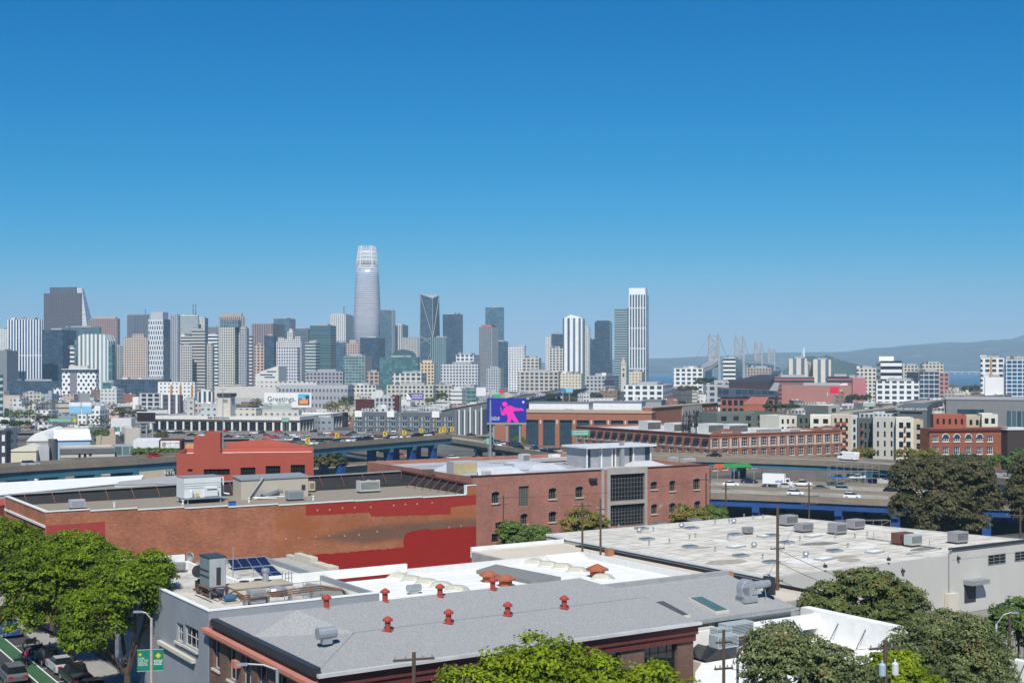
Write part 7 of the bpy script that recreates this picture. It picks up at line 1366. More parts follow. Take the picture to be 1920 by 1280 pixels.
t = Block('tan low shop with a dark painted sign under the teal ramp', 244, 246, 325, 876, 392, 9, 0, 'shop', 'shop', d=10); t.box('wall', 0, t.w, 0, t.d, 0, t.h, ANY, (.40, .34, .27)); t.box('roof', 0, t.w, 0, t.d, t.h, t.h + .3, ANY, (.62, .62, .62)); u0 = t.uv(311, 884)[0]; t.box('sign_board', u0, t.w - .05, -.12, -.01, t.h - 2.7, t.h - 1.0, M('sign_navy', (.01, .01, .025), .6)); text('PETR', t.o, (u0 + (t.w - u0) / 2, -.14, t.h - 1.85), pi/2, 0, 1.5, WHITE); t.box('dark_red_base', 0, t.w, -.1, -.011, 0, t.h - 3.4, ANY, (.22, .03, .03))
for lab, a, e, y in (('white box trailer on the roof behind the tan shop', 256, 283, 871), ('second white box trailer behind the tan shop', 284, 305, 873)): t = Block(lab, a, a + 1, e, y, 402, 9, 0, 'trailer', 'trailer', d=3); t.box('box', 0, t.w, 0, t.d, 1.0, t.h, WHITE); t.box('chassis', .4, t.w - .4, .3, t.d - .3, 0, .99, DARK)
# dirt mound, yard
b = MB(); mp_ = G(1060, 862, 3); b.loft([[(mp_.x + r * k * 1.6 * cos(t * pi / 6), mp_.y + 8 + r * k * sin(t * pi / 6), z) for t, k in zip(range(12), (1, .9, 1.1, .95, 1.05, .9, 1, 1.1, .9, 1, .95, 1.05))] for r, z in ((11, 1), (7, 4.5), (2.5, 6.6))]); b.build('dirt_mound', M('dirt', (.09, .065, .045), .95, 0, .3, .5), None); tag(bpy.data.objects['dirt_mound'], 'dark brown dirt mound beside the teal ramp end', 'mound')
# ================================================================ small city blocks between the landmarks
VIA = []
for fv in (f1, f2, f3, f5, f6, f7, f4, f8, f9):
    for p, n_ in zip(fv[1], fv[2]): VIA.append((p.x + n_.x * 7, p.y + n_.y * 7))
def free(x, y, rad):
    for (cx, cy, w, d, a) in FOOT:
        mx, my = cx + (w * cos(a) - d * sin(a)) / 2, cy + (w * sin(a) + d * cos(a)) / 2; du, dv = (x - mx) * cos(a) + (y - my) * sin(a), -(x - mx) * sin(a) + (y - my) * cos(a)
        if abs(du) < w / 2 + rad and abs(dv) < d / 2 + rad: return False
    return all((x - a) ** 2 + (y - e) ** 2 > (rad + 13) ** 2 for a, e in VIA)
KC = [('white', (.70, .70, .68)), ('cream', (.62, .57, .48)), ('pale grey', (.47, .48, .48)), ('grey', (.30, .31, .32)), ('tan', (.46, .38, .29)), ('brick red', (.30, .12, .085)), ('off-white', (.60, .59, .56)), ('dark grey', (.14, .145, .155)), ('blue grey', (.32, .37, .42)), ('pink', (.52, .37, .32)), ('pale green', (.42, .47, .41)), ('brown', (.24, .16, .12))]
RC = [('white roof', (.70, .70, .69)), ('grey roof', (.36, .36, .37)), ('dark roof', (.13, .13, .135)), ('tan roof', (.46, .4, .33)), ('pale roof', (.55, .55, .53))]
MARK = [(-200, 120, 'toward the left edge'), (120, 300, 'below the checkered tower'), (300, 480, 'around the beige emblem tower'), (480, 660, 'near the white greeting billboard'), (660, 860, 'beyond the dark grey apartments'), (860, 1020, 'behind the blue figure billboard'), (1020, 1180, 'beside the far freeway'), (1180, 1340, 'beyond the antenna cluster'), (1340, 1500, 'near the dark glass office'), (1500, 1640, 'around the crimson sign'), (1640, 1780, 'below the white slab tower'), (1780, 2200, 'toward the right edge')]
used = set(); rf_ = random.Random(21); cnt = 0
LOWF = [G_['low'], G_['blank'], FAC('fac_low2', (.06, .065, .075), (.2, .21, .22), bay=3.4, floor=3.6, wu=.55, wv=.5), FAC('fac_low3', (.08, .085, .095), bay=900, floor=3.9, wu=1, wv=.3), G_['low']]
def filler(x, y, w, d, h, a, r):
    global cnt
    px = 960 + F * x / y; loc = next((m for a_, e_, m in MARK if a_ <= px < e_), 'in the city')
    for _ in range(60):
        cn, cc = r.choices(KC, (26, 16, 14, 9, 8, 7, 16, 6, 5, 4, 3, 4))[0]; rn, rc = r.choices(RC, (10, 8, 4, 4, 8))[0]; ft, fi = r.choice((('a boxy stair head', 0), ('twin roof units', 1), ('a bare roof', 2), ('a long roof monitor', 3), ('a row of skylights', 4)))
        sz = 'tall' if h > 16 else ('narrow' if w < 17 else ('wide' if w > 34 else 'low')); lab = f'{sz} {cn} block, {rn}, {ft}, {loc}'
        if lab not in used: break
    else: lab = lab
    used.add(lab); o = root('city_block', lab, 'building', (x, y, 0), a, 'small city blocks'); FOOT.append((x, y, w, d, a)); cnt += 1
    cc = scaled(cc, r.uniform(.88, 1.1)); b = MB(); b.box(0, w, 0, d, 0, h, 't'); t = .35
    for q in ((0, w, 0, t), (0, w, d - t, d), (0, t, t, d - t), (w - t, w, t, d - t)): b.poly([(q[0], q[2], h), (q[1], q[2], h), (q[1], q[3], h), (q[0], q[3], h)])
    for q in (((t, t), (w - t, t)), ((w - t, t), (w - t, d - t)), ((w - t, d - t), (t, d - t)), ((t, d - t), (t, t))): b.poly([(*q[1], h - .7), (*q[0], h - .7), (*q[0], h), (*q[1], h)])
    b.build('wall', r.choice(LOWF), o, color=cc); MB().box(t, w - t, t, d - t, h - .9, h - .7).build('roof', ANY, o, color=rc)
    U_ = lambda nm, x0, x1, y0, y1, hh, col: MB().box(x0, x1, y0, y1, h - .7, h - .7 + hh).build(nm, ANY, o, color=col)
    if fi == 0: U_('stair_head', w * .55, w * .8, d * .3, d * .6, r.uniform(2.5, 4), cc)
    elif fi == 1:
        for q in (.25, .6): U_('roof_unit', w * q, w * q + 3, d * .3, d * .3 + 2.5, 1.8, (.55, .55, .55))
    elif fi == 3: U_('roof_monitor', w * .2, w * .8, d * .35, d * .6, 2.2, scaled(cc, .9))
    elif fi == 4:
        for q in (.2, .45, .7): U_('skylight', w * q, w * q + 2.2, d * .2, d * .2 + 4, .8, (.6, .62, .62))
    for _ in range(r.choice((1, 2, 3, 4))): q, q2, s_ = r.uniform(.08, .8), r.uniform(.1, .8), r.uniform(.8, 2); U_('roof_unit', w * q, w * q + s_ * 1.3, d * q2, d * q2 + s_, s_ * .9, r.choice(((.55, .55, .55), (.3, .3, .3), (.66, .66, .65))))
    if r.random() < .6: U_('vent_box', w * .1, w * .1 + 1.6, d * .6, d * .6 + 1.6, 1.5, (.5, .5, .5))
D = 585.0
while D < 2350:
    step = 15 + 5 * rf_.random(); px = -30.0
    while px < 1960:
        wpx = rf_.uniform(16, 46) * (1.15 if D < 900 else 1); dd_ = D * rf_.uniform(.98, 1.05); w = wpx * dd_ / F; d = w * rf_.uniform(.7, 1.4); x = T(px) * dd_
        ang = R(rf_.choice((-12, -12, -12, 33, 33, -57)) if px < 1400 else rf_.choice((-12, 33, 10)))
        hgt = rf_.choice((5, 6, 7, 8, 9, 10, 11, 12, 14)) + (rf_.choice((0, 3, 8)) if D > 1200 else 0)
        mx, my = x + (w * cos(ang) - d * sin(ang)) / 2, dd_ + (w * sin(ang) + d * cos(ang)) / 2
        if rf_.random() < .86 and free(mx, my, max(w, d) * .46) and not (610 < dd_ < 850 and px < 960 and my < 800) and not (dd_ < 700 and px > 330) and cnt < 299: filler(x, dd_, w, d, hgt, ang, rf_)
        px += wpx + rf_.uniform(3, 16)
    D *= 1.075
# ================================================================ near street
SZ = 11.0
def sheet(name, x0, x1, y0, y1, z, m):
    b = MB(); b.poly([AF(x0, y0, z), AF(x1, y0, z), AF(x1, y1, z), AF(x0, y1, z)]); return tag(b.build(name, m), kind='structure')
sheet('street', -24, -3.6, -90, 78, SZ + .006, ASPH)
b = MB(); b.prism([AF(-3.6, -90), AF(-.02, -90), AF(-.02, 78), AF(-3.6, 78)], SZ - .2, SZ + .14); tag(b.build('sidewalk', M('pavement', (.30, .29, .27), .9, 0, .15, .5)), kind='structure')
sheet('bike_lane', -7.35, -6.0, -90, 76, SZ + .011, M('green_lane_paint', (.045, .115, .055), .85, 0, .25, .5))
for x in (-7.5, -5.95): sheet('lane_line', x, x + .14, -90, 76, SZ + .017, LINE)
for y in range(0, 44, 6): sheet('parking_line', -5.8, -3.7, y, y + .12, SZ + .013, LINE)
hd_ = AU + pi / 2
def scar(kind, color, px, py, label, flip=False, dx=0, dy=0):
    p = G(px, py, SZ + .01) + U * dx + V * dy; return put(PROTO[kind][1], PROTO[kind][0], p, hd_ + (pi if flip else 0), label, 'car', 'cars on the near street', COL[color], ('body', 'roof'))
scar('suv', 'grey', 30, 1281, 'grey estate car driving beside the green bike lane', dy=1.5); scar('sedan', 'silver', 113, 1256, 'silver grey sedan parked by the kerb below the trees'); scar('pickup', 'black', 142, 1279, 'black pickup parked behind the silver grey sedan'); scar('sedan', 'grey', 172, 1300, 'dark grey sedan nearest the trunk of the banner tree')
scar('hatch', 'black', 90, 1241, 'black hatchback parked in front of the silver grey sedan'); scar('hatch', 'blue', 17, 1190, 'bright blue hatchback parked below the big street tree'); scar('suv', 'black', 3, 1166, 'black estate car at the far left street end')
mo = root('motorcycle', 'x', 'motorcycle', (0, 0, -500)); wm = wheel_mesh(.31, .12)
for x in (-.7, .7): inst('wheel', wm, mo, (x, 0, .31))
b = MB(); extr(b, [(-.75, .75), (-.5, .85), (.1, .78), (.5, .95), (.62, .75), (.2, .4), (-.3, .38)], .14, .04); b.build('body', PAINT, mo); b = MB(); b.tube((.5, -.35, 1.02), (.5, .35, 1.02), .025); b.tube((.7, 0, .31), (.5, 0, 1.0), .04); b.build('handlebar', METAL, mo); MB().box(-.6, .05, -.13, .13, .8, .88).build('seat', BLACK, mo); ms_ = snapshot(mo)
for px, py, lab in ((58, 1212, 'black motorcycle parked nose in at the kerb, farther of two'), (70, 1224, 'black motorcycle parked nose in at the kerb, nearer of two')): put(ms_, mo, G(px, py, SZ + .01), AU + R(20), lab, 'motorcycle', 'motorcycles by the kerb', (.02, .022, .03), ('body',))
for q in kids2(mo): bpy.data.objects.remove(q)
bpy.data.objects.remove(mo)
# ---------------------------------------------------------------- people
SKIN = M('skin', (.42, .25, .17), .6, 0, .05, 3)
def skin_mesh(name, verts, edges, mat, parent, sub=1):
    me = bpy.data.meshes.new(name); me.from_pydata([v[0] for v in verts], edges, []); me.materials.append(mat); o = bpy.data.objects.new(name, me); link(o, parent)
    sk = o.modifiers.new('skin', 'SKIN'); sk.use_smooth_shade = True
    for i, v in enumerate(verts): me.skin_vertices[0].data[i].radius = (v[1], v[1] if len(v) < 3 else v[2])
    me.skin_vertices[0].data[0].use_root = True
    s = o.modifiers.new('sub', 'SUBSURF'); s.levels = sub; s.render_levels = sub; return o
def person(label, p, rot, coat, legs, hair, lean=0.0, sit=False):
    o = root('person', label, 'person', p, rot, None); L = lean
    v = [((0, 0, .92), .13, .11), ((L*.4, 0, 1.15), .14, .10), ((L*.9, 0, 1.38), .15, .10), ((L*1.1, 0, 1.5), .055), ((L*1.35, 0, 1.56), .07), ((L*1.5, 0, 1.66), .095, .085), ((L*1.55, 0, 1.73), .06),
         ((L*.9, .19, 1.38), .06), ((L*1.3+.06, .25, 1.12), .045), ((L*1.5+.2, .22, .92), .035), ((L*.9, -.19, 1.38), .06), ((L*1.3-.05, -.26, 1.12), .045), ((L*1.4+.02, -.25, .9), .035),
         ((.02, .1, .86), .1), ((.16, .11, .48), .065), ((.05, .11, .08), .045), ((.2, .12, .04), .04), ((-.02, -.1, .86), .1), ((-.04, -.11, .48), .065), ((-.22, -.11, .1), .045), ((-.08, -.12, .05), .04)]
    e = [(0, 1), (1, 2), (2, 3), (3, 4), (4, 5), (5, 6), (2, 7), (7, 8), (8, 9), (2, 10), (10, 11), (11, 12), (0, 13), (13, 14), (14, 15), (15, 16), (0, 17), (17, 18), (18, 19), (19, 20)]
    for h_, s_ in ((9, 1), (12, -1)):
        b0 = Vector(v[h_][0])
        for k in range(4): v.append((tuple(b0 + Vector((.02 * (k - 1.5), s_ * .008, -.085 - .012 * (k in (1, 2))))), .009)); e.append((h_, len(v) - 1))
        v.append((tuple(b0 + Vector((.05, 0, -.045))), .010)); e.append((h_, len(v) - 1))
    skin_mesh('body', v, e, SKIN, o)
    g = lambda i, k, z=0: (v[i][0], k)
    c = [((0, 0, .86), .175, .15), ((L*.4, 0, 1.15), .175, .14), ((L*.9, 0, 1.37), .175, .13), ((L*1.1, 0, 1.47), .085), g(7, .085), g(8, .068), ((L*1.45+.17, .222, .97), .055), g(10, .085), g(11, .068), ((L*1.38, -.25, .96), .055)]
    skin_mesh('jacket', c, [(0, 1), (1, 2), (2, 3), (2, 4), (4, 5), (5, 6), (2, 7), (7, 8), (8, 9)], ANY, o).color = (*coat, 1)
    t = [((0, 0, .95), .15, .13), g(13, .12), g(14, .085), ((.06, .11, .13), .07), g(17, .12), g(18, .085), ((-.2, -.11, .15), .07)]
    skin_mesh('trousers', t, [(0, 1), (1, 2), (2, 3), (0, 4), (4, 5), (5, 6)], ANY, o).color = (*legs, 1)
    hx = L * 1.52; b = MB(); b.lathe([(.03, 1.80), (.085, 1.765), (.108, 1.70), (.1, 1.64), (.06, 1.6)], (hx - .025, 0, 0), 10); b.build('hair', ANY, o, True, hair)
    b = MB(); b.tube((hx + .09, 0, 1.66), (hx + .115, 0, 1.64), .016, .012, 5); b.build('nose', SKIN, o)
    for y in (-.035, .035): MB().lathe([(.011, -.006), (.011, .006)], (0, 0, 0), 6, 'x').build('eye', BLACK, o, loc=(hx + .092, y, 1.685))
    for y in (.035, -.035): pass
    for q in ((.2, .12), (-.08, -.12)): MB().box(q[0] - .16, q[0] + .1, q[1] - .05, q[1] + .05, 0, .085).build('shoe', BLACK, o)
    return o
person('person in a magenta jacket walking along the green bike lane', G(47, 1249, SZ + .012), hd_ + .1, (.55, .015, .10), (.02, .022, .03), (.03, .02, .015), .08)
person('person in a pale blue shirt bending by the parked cars', G(86, 1238, SZ + .012), hd_ - 1.2, (.20, .30, .42), (.03, .035, .06), (.12, .1, .09), .3)
# ================================================================ trees
def crown_obj(name, blobs, n, cr, leaf, mat, parent, seed, per=26):
    g = np.random.default_rng(seed); B = np.array([[*c, *r] for c, r in blobs], float); wt = (B[:, 3] * B[:, 4] * B[:, 5]) ** (2 / 3); wt /= wt.sum(); big = per > 20; n = int(n * (1.35 if big else 1.2)); per, cr, leaf = (46, cr * 1.22, leaf * .74) if big else (per, cr, leaf); k = g.choice(len(B), n, p=wt)
    d = g.normal(size=(n, 3)); d /= np.linalg.norm(d, axis=1)[:, None]; d[:, 2] = np.where(d[:, 2] < -.5, -d[:, 2] * .6, d[:, 2]); n_ = n
    rr = (.82 + .2 * g.random(n) - .35 * (g.random(n) < .15))[:, None]; cc = B[k, :3] + d * B[k, 3:] * rr; crs = cr * (.6 + .8 * g.random(n))
    m = n * per; ci = np.repeat(np.arange(n), per); q = g.normal(size=(m, 3)); q /= np.linalg.norm(q, axis=1)[:, None]; q[:, 2] = np.abs(q[:, 2]) * .9 - .25
    pos = cc[ci] + q * (crs[ci] * (.55 + .5 * g.random(m)))[:, None] * np.array([1, 1, .8])
    nrm = q * .8 + d[ci] * .35 + g.normal(size=(m, 3)) * .32; nrm[:, 2] += .5; nrm[:, 1] -= .2; nrm /= np.linalg.norm(nrm, axis=1)[:, None]
    t = np.cross(nrm, g.normal(size=(m, 3))); t /= np.linalg.norm(t, axis=1)[:, None] + 1e-9; s = np.cross(nrm, t); lf = leaf * (.6 + .8 * g.random(m))[:, None]
    vs = np.stack([pos - t * lf * .62, pos + s * lf * .36, pos + t * lf * .62, pos - s * lf * .36], 1).reshape(-1, 3)
    me = bpy.data.meshes.new(name); me.vertices.add(4 * m); me.loops.add(4 * m); me.polygons.add(m); me.vertices.foreach_set('co', vs.astype(np.float32).ravel()); me.loops.foreach_set('vertex_index', np.arange(4 * m, dtype=np.int32)); me.polygons.foreach_set('loop_start', np.arange(0, 4 * m, 4, dtype=np.int32)); me.update(calc_edges=True); me.materials.append(mat)
    return link(bpy.data.objects.new(name, me), parent)
BARK = M('bark', (.085, .065, .05), .95, 0, .3, 2)
def tree(label, p, blobs, n, cr, leaf, mat, seed, tr=.28, fork=.35, group=None, name='tree', per=26, lean=0, bark=None, cat='tree'):
    """blobs relative to the base: ((x, y, z), (rx, ry, rz))"""
    o = root(name, label, cat, p, 0, group); crown_obj('crown', blobs, n, cr, leaf, mat, o, seed, per); r = random.Random(seed); b = MB(); zc = sum(q[0][2] for q in blobs) / len(blobs); f = Vector((lean, 0, zc * fork)); b.tube((0, 0, -.3), f, tr, tr * .75, 8)
    for c, rad in blobs:
        e = Vector(c); mid = f.lerp(e, .5) + Vector((r.uniform(-.4, .4), r.uniform(-.4, .4), 0)); b.tube(f, mid, tr * .55, tr * .4, 6); b.tube(mid, e, tr * .4, tr * .2, 5)
        for _ in range(4): q = e + Vector((r.uniform(-.7, .7) * rad[0], r.uniform(-.7, .7) * rad[1], r.uniform(0, .8) * rad[2])); b.tube(mid.lerp(e, r.random()), q, tr * .18, tr * .06, 4)
    b.build('trunk', bark or BARK, o); return o
FIC = LEAF('ficus_leaf', (.045, .072, .006), (.165, .245, .012), .28); FIC2 = LEAF('bright_leaf', (.07, .10, .006), (.24, .30, .014), .3); MAG_ = LEAF('dull_leaf', (.045, .065, .022), (.20, .225, .095), .25, (.2, .14, .05)); OLV = LEAF('olive_leaf', (.035, .037, .017), (.125, .115, .055), .2, (.11, .075, .04)); GRN = LEAF('mid_leaf', (.035, .07, .02), (.12, .17, .04), .2); DRK = LEAF('dark_leaf', (.02, .035, .015), (.06, .08, .03), .15); YEL = LEAF('yellow_leaf', (.09, .09, .02), (.22, .19, .05), .25, (.2, .12, .04))
def TB(x, y): return AF(x, y, SZ + .1)
gS = 'trees along the near street'
tree('ficus street tree with bare limbs behind the green banners', TB(-2.0, 15), [((-2.4, -1, 6.9), (2.8, 2.4, 2.8)), ((.9, -.6, 9.6), (2.5, 2.6, 2.3)), ((2.0, .8, 10.2), (1.9, 2.1, 2.5)), ((-1.2, 1.6, 10.2), (2.6, 2.4, 2.2)), ((-3.3, -1.5, 5.4), (1.9, 2, 1.9)), ((2.6, .5, 7.8), (1.2, 1.4, 1.2))], 560, .62, .30, FIC, 31, .38, .22, gS)
tree('largest dense ficus street tree spreading over the bike lane', TB(-3.0, 31), [((-2.5, -1.5, 8), (3.6, 3.2, 3.4)), ((1.8, 0, 9.5), (3.3, 3.3, 3)), ((-.5, 2, 9.8), (3.6, 3.2, 2.8)), ((-4.0, -2, 4.6), (1.8, 1.8, 2.2)), ((3.6, 1, 8.2), (2.4, 2.6, 2.6)), ((2.4, -1.8, 6.2), (2.2, 2, 2)), ((-.6, -1.6, 5.6), (2.8, 2.2, 2.4))], 900, .68, .32, FIC, 32, .45, .3, gS)
tree('rounded ficus street tree at the far left edge', TB(-2.2, 55), [((-2.5, 0, 8.3), (4, 3.5, 3.4)), ((1.8, 1, 7.6), (3, 3, 2.8)), ((-4.5, 1, 6), (2.8, 3, 2.8))], 480, .72, .34, FIC, 33, .4, .3, gS)
tree('smaller dark ficus between the two left street trees', TB(-1.6, 44), [((1.6, 1, 7.7), (2.5, 2.3, 2.2)), ((-1.5, 0, 6.5), (2.4, 2.3, 2.6)), ((3.4, 1, 7.4), (1.7, 1.7, 1.6))], 330, .62, .32, FIC, 34, .3, .3, gS)
p = G(1000, 1400, 9.5); p = at_(1002, 71, 9.5); tree('bright green broad tree filling the bottom centre', p, [((.2, 0, 11.9), (3.6, 3.2, 3.7)), ((-3.2, -.6, 11.0), (2.9, 3, 3.3)), ((2.9, -.4, 11.5), (2.7, 3, 3.3)), ((-.6, -1.8, 10.4), (4, 2.4, 3.6)), ((-4.6, 0, 9.4), (1.9, 2.4, 2.8))], 900, .58, .27, FIC2, 35, .4, .3)
tree('lower bright green tree beside the brown brick corner', at_(1238, 72, 9.5), [((-.6, 0, 11.2), (2.4, 2.4, 2.9)), ((-2.4, -.8, 10.6), (2.2, 2.4, 2.6)), ((1.5, -.5, 10.2), (2.1, 2.2, 2.7))], 480, .55, .27, FIC2, 36, .32, .3)
tree('dark leafy tree with yellowish patches before the grey warehouse wall', at_(1620, 117, 10.7), [((0, 0, 8.2), (3.6, 3.2, 2.9)), ((-3.3, 0, 6.9), (2.5, 2.5, 2.9)), ((3.0, 0, 7.2), (2.9, 2.7, 2.5)), ((1, -1.5, 5.6), (4.4, 2.8, 2.6)), ((-4, -.5, 5), (2, 2, 1.8)), ((3.8, -1, 4.6), (2.3, 2.2, 2))], 620, .55, .36, LEAF('warm_dark_leaf', (.04, .055, .018), (.13, .15, .045), .15, (.2, .15, .04)), 37, .34, .3)
tree('wide grey green tree at the lower right', at_(1782, 96, 9.5), [((0, 0, 9.2), (3.6, 3.2, 3.2)), ((2.4, 0, 8), (2.3, 2.4, 3.2)), ((-2.4, -.4, 8.6), (2.6, 2.6, 3)), ((.5, -1.8, 6.5), (4, 2.6, 3.4)), ((1.6, -.4, 10.4), (1.4, 1.4, 1.5)), ((-2.6, -1, 5.5), (2.4, 2.2, 2.6))], 980, .5, .26, MAG_, 38, .36, .3)
tree('grey green tree in front of the white flat roofs', at_(1505, 84, 9.5), [((-1.6, 0, 11.2), (2.4, 2.4, 2.6)), ((.2, 0, 10), (3, 2.6, 3)), ((2.8, -.2, 9.2), (2.4, 2.3, 2.9)), ((-2.8, -.6, 7.4), (2.1, 2.2, 2.8)), ((.8, -1.4, 6.6), (3.6, 2.4, 3))], 900, .48, .24, MAG_, 39, .34, .3)
tree('bright yellow green tree between the two grey green ones', at_(1700, 90, 9.5), [((-.6, 0, 7.8), (2.2, 2.2, 2.8)), ((-2, -.4, 8.4), (1.6, 1.8, 2)), ((1, -.6, 6.4), (2.2, 2, 2.6))], 380, .5, .30, FIC2, 40, .28, .3)
tree('green tree cut by the right edge behind the wooden pole', at_(1910, 116, 10), [((0, 0, 7), (2.4, 2.4, 2.2)), ((2, 0, 6), (2.2, 2.2, 2.2))], 260, .5, .33, GRN, 41, .25, .3)
tree('huge olive brown eucalyptus in front of the freeway decks', at_(1772, 262, 3), [((-6.5, 0, 14.5), (4.6, 4.4, 4.2)), ((-1, 1, 15.2), (4.8, 4.6, 4)), ((5.0, 0, 14.2), (5.0, 4.6, 4.4)), ((-8, -1, 8.5), (3.2, 3.4, 3.6)), ((8.0, 0, 10), (3.4, 3.4, 4)), ((0, -2, 9), (5.2, 4, 4)), ((-4.4, -1, 5.6), (3.2, 3, 2.6)), ((4.6, -1, 6), (3.6, 3, 3))], 900, .95, .62, OLV, 42, .6, .3)
tree('second olive brown eucalyptus at the right photo edge', at_(1928, 262, 3), [((0, 0, 14.5), (3.4, 4, 4.6)), ((1, 0, 8), (4, 4, 3.6)), ((-1.6, 0, 11), (2.6, 3, 3.2))], 380, .95, .62, OLV, 43, .5, .3)
for i, (lab, px, D, zt, wpx, m) in enumerate((('young green tree beside the red wall corner', 966, 186, 975, 62, GRN), ('slim olive tree left of the beige roof', 1014, 182, 986, 34, GRN), ('wide yellow green tree below the mill windows', 1098, 183, 951, 90, YEL), ('yellowish tree right of the glazed stair bay', 1296, 196, 946, 70, YEL), ('dull tree at the right end of the mill', 1340, 200, 947, 42, GRN))):
    h = CZ - (zt - HY) / F * D - 4; r_ = wpx * D / F / 2; tree(lab, at_(px, D, 4), [((-r_ * .4, 0, h - r_ * .8), (r_ * .7, r_ * .7, r_ * .8)), ((r_ * .4, 0, h - r_ * .9), (r_ * .65, r_ * .7, r_ * .7)), ((0, -.4, h - r_ * 1.5), (r_ * .9, r_ * .7, r_ * .8))], 150, .6, .42, m, 60 + i, .16, .4, 'trees along the mill street')
def bush(lab, px, yb, yt, wpx, D, m, seed, group=None, name='tree', z0=None):
    zt = CZ - (yt - HY) / F * D; zb = CZ - (yb - HY) / F * D; r_ = wpx * D / F / 2; g_ = gz(T(px) * D, D) if z0 is None else z0; h2 = (zt - zb) / 2; rr = random.Random(seed)
    k = max(1, int(r_ / max(1.5, h2) + .5)); bl = [((r_ * (-1 + (2 * i + 1) / k) * .85, rr.uniform(-.2, .2) * r_, zb - g_ + h2 * rr.uniform(.75, 1.0)), (r_ / k * 1.15, r_ / k, h2 * rr.uniform(.85, 1.05))) for i in range(k)]
    lf = max(.5, D * 1.7 / F); return tree(lab, at_(px, D, g_), bl, 46 * k + 30, lf * 1.5, lf, m, seed, .25, .5, group, name, 16)
BU = [('long green hedge tree left part above the teal ramp', 268, 858, 838, 44, 412, GRN), ('long green hedge tree right part above the teal ramp', 312, 856, 838, 52, 412, GRN), ('brown grey scrubby tree right of the red tower', 618, 882, 848, 62, 330, OLV), ('bright green round tree by the barrel roof', 188, 822, 800, 28, 560, GRN), ('dark tree mass behind the murals', 240, 785, 762, 70, 760, OLV), ('dark tree left of the mural building', 188, 806, 775, 46, 700, DRK), ('long green tree bank below the highway shield', 36, 790, 766, 70, 800, GRN), ('dark tree behind the long highway sign', 84, 795, 774, 46, 760, OLV), ('dark low trees at the far left car park', 30, 800, 786, 60, 700, DRK), ('small brown tree before the white office', 303, 822, 810, 24, 600, OLV), ('spiky tree in front of the cream warehouse', 479, 772, 744, 24, 900, OLV), ('broad yellow green tree right of the greeting billboard', 632, 772, 750, 50, 900, YEL), ('tall dark tree behind the yellow green one', 650, 764, 740, 26, 930, DRK), ('round dark tree left of the purple billboard row', 827, 752, 733, 22, 1150, DRK), ('light green tree by the grey roof boxes', 806, 755, 745, 18, 1000, GRN), ('small green tree behind the white van', 1618, 858, 838, 44, 415, YEL), ('dull yellow tree before the pale apartments', 1697, 862, 838, 34, 410, YEL), ('orange tinted tree between apartments and brick hall', 1734, 866, 838, 52, 405, YEL), ('long dark green tree row before the arched hall', 1800, 872, 850, 80, 395, DRK), ('vivid green tree row at right before the arched hall', 1872, 882, 850, 80, 392, GRN), ('dark palm like tree at the right edge', 1912, 870, 838, 30, 400, GRN), ('row of trees on the terrace behind the orange box', 1465, 766, 757, 80, 640, DRK), ('trees along the bay avenue left', 1778, 742, 722, 40, 1500, GRN), ('trees along the bay avenue right', 1820, 738, 720, 36, 1500, DRK), ('green hill trees near the white terraces', 1325, 722, 706, 44, 1300, DRK), ('low trees below the grey office', 1290, 735, 722, 40, 1150, OLV), ('dark street trees by the crimson sign', 1610, 752, 738, 50, 1000, DRK), ('dark tree by the distant freeway', 1031, 748, 736, 14, 1150, DRK), ('dark tree pair right of the white sheds', 1118, 748, 735, 24, 1150, DRK), ('green tree by the cream old warehouse', 1206, 742, 731, 20, 1200, GRN), ('green verge behind the red tower', 530, 838, 830, 70, 470, GRN)]
for i, q in enumerate(BU): bush(q[0], q[1], q[2], q[3], q[4], q[5], q[6], 100 + i)
for i, px in enumerate((48, 58, 70, 80, 88, 96)):
    D = 980; o = root('palm_tree', f'shaggy palm in the row right of the highway shield', 'palm', at_(px, D, 0), 0, 'palms right of the highway shield'); h = 12 + (i % 3) * 1.5; MB().tube((0, 0, 0), (0, 0, h), .4, .3, 6).build('trunk', BARK, o); b = MB()
    for k in range(10): a_ = k * .63; c, s = cos(a_), sin(a_); b.poly([(0, 0, h), (1.6 * c - .5 * s, 1.6 * s + .5 * c, h + 1.1), (3 * c, 3 * s, h - .4), (1.6 * c + .5 * s, 1.6 * s - .5 * c, h + 1.1)])
    b.build('crown', OLV, o)
for k in range(80):
    for _ in range(30):
        D = rf_.uniform(600, 1700); px = rf_.uniform(0, 1900); x = T(px) * D
        if free(x, D, 4) and not (610 < D < 850 and px < 960): break
    else: continue
    FOOT.append((x - 4, D - 4, 8, 8, 0)); loc = next(m for a_, e_, m in MARK if a_ <= px < e_); mk, mm = rf_.choice((('dark', DRK), ('green', GRN), ('olive', OLV))); y0 = HY + (CZ - 1) / D * F; bush(f'small {mk} street tree among the city blocks {loc}', px, y0, y0 - rf_.uniform(6, 10) / D * F, rf_.uniform(6, 12) * F / D, D, mm, 300 + k, 'small trees among the city blocks')
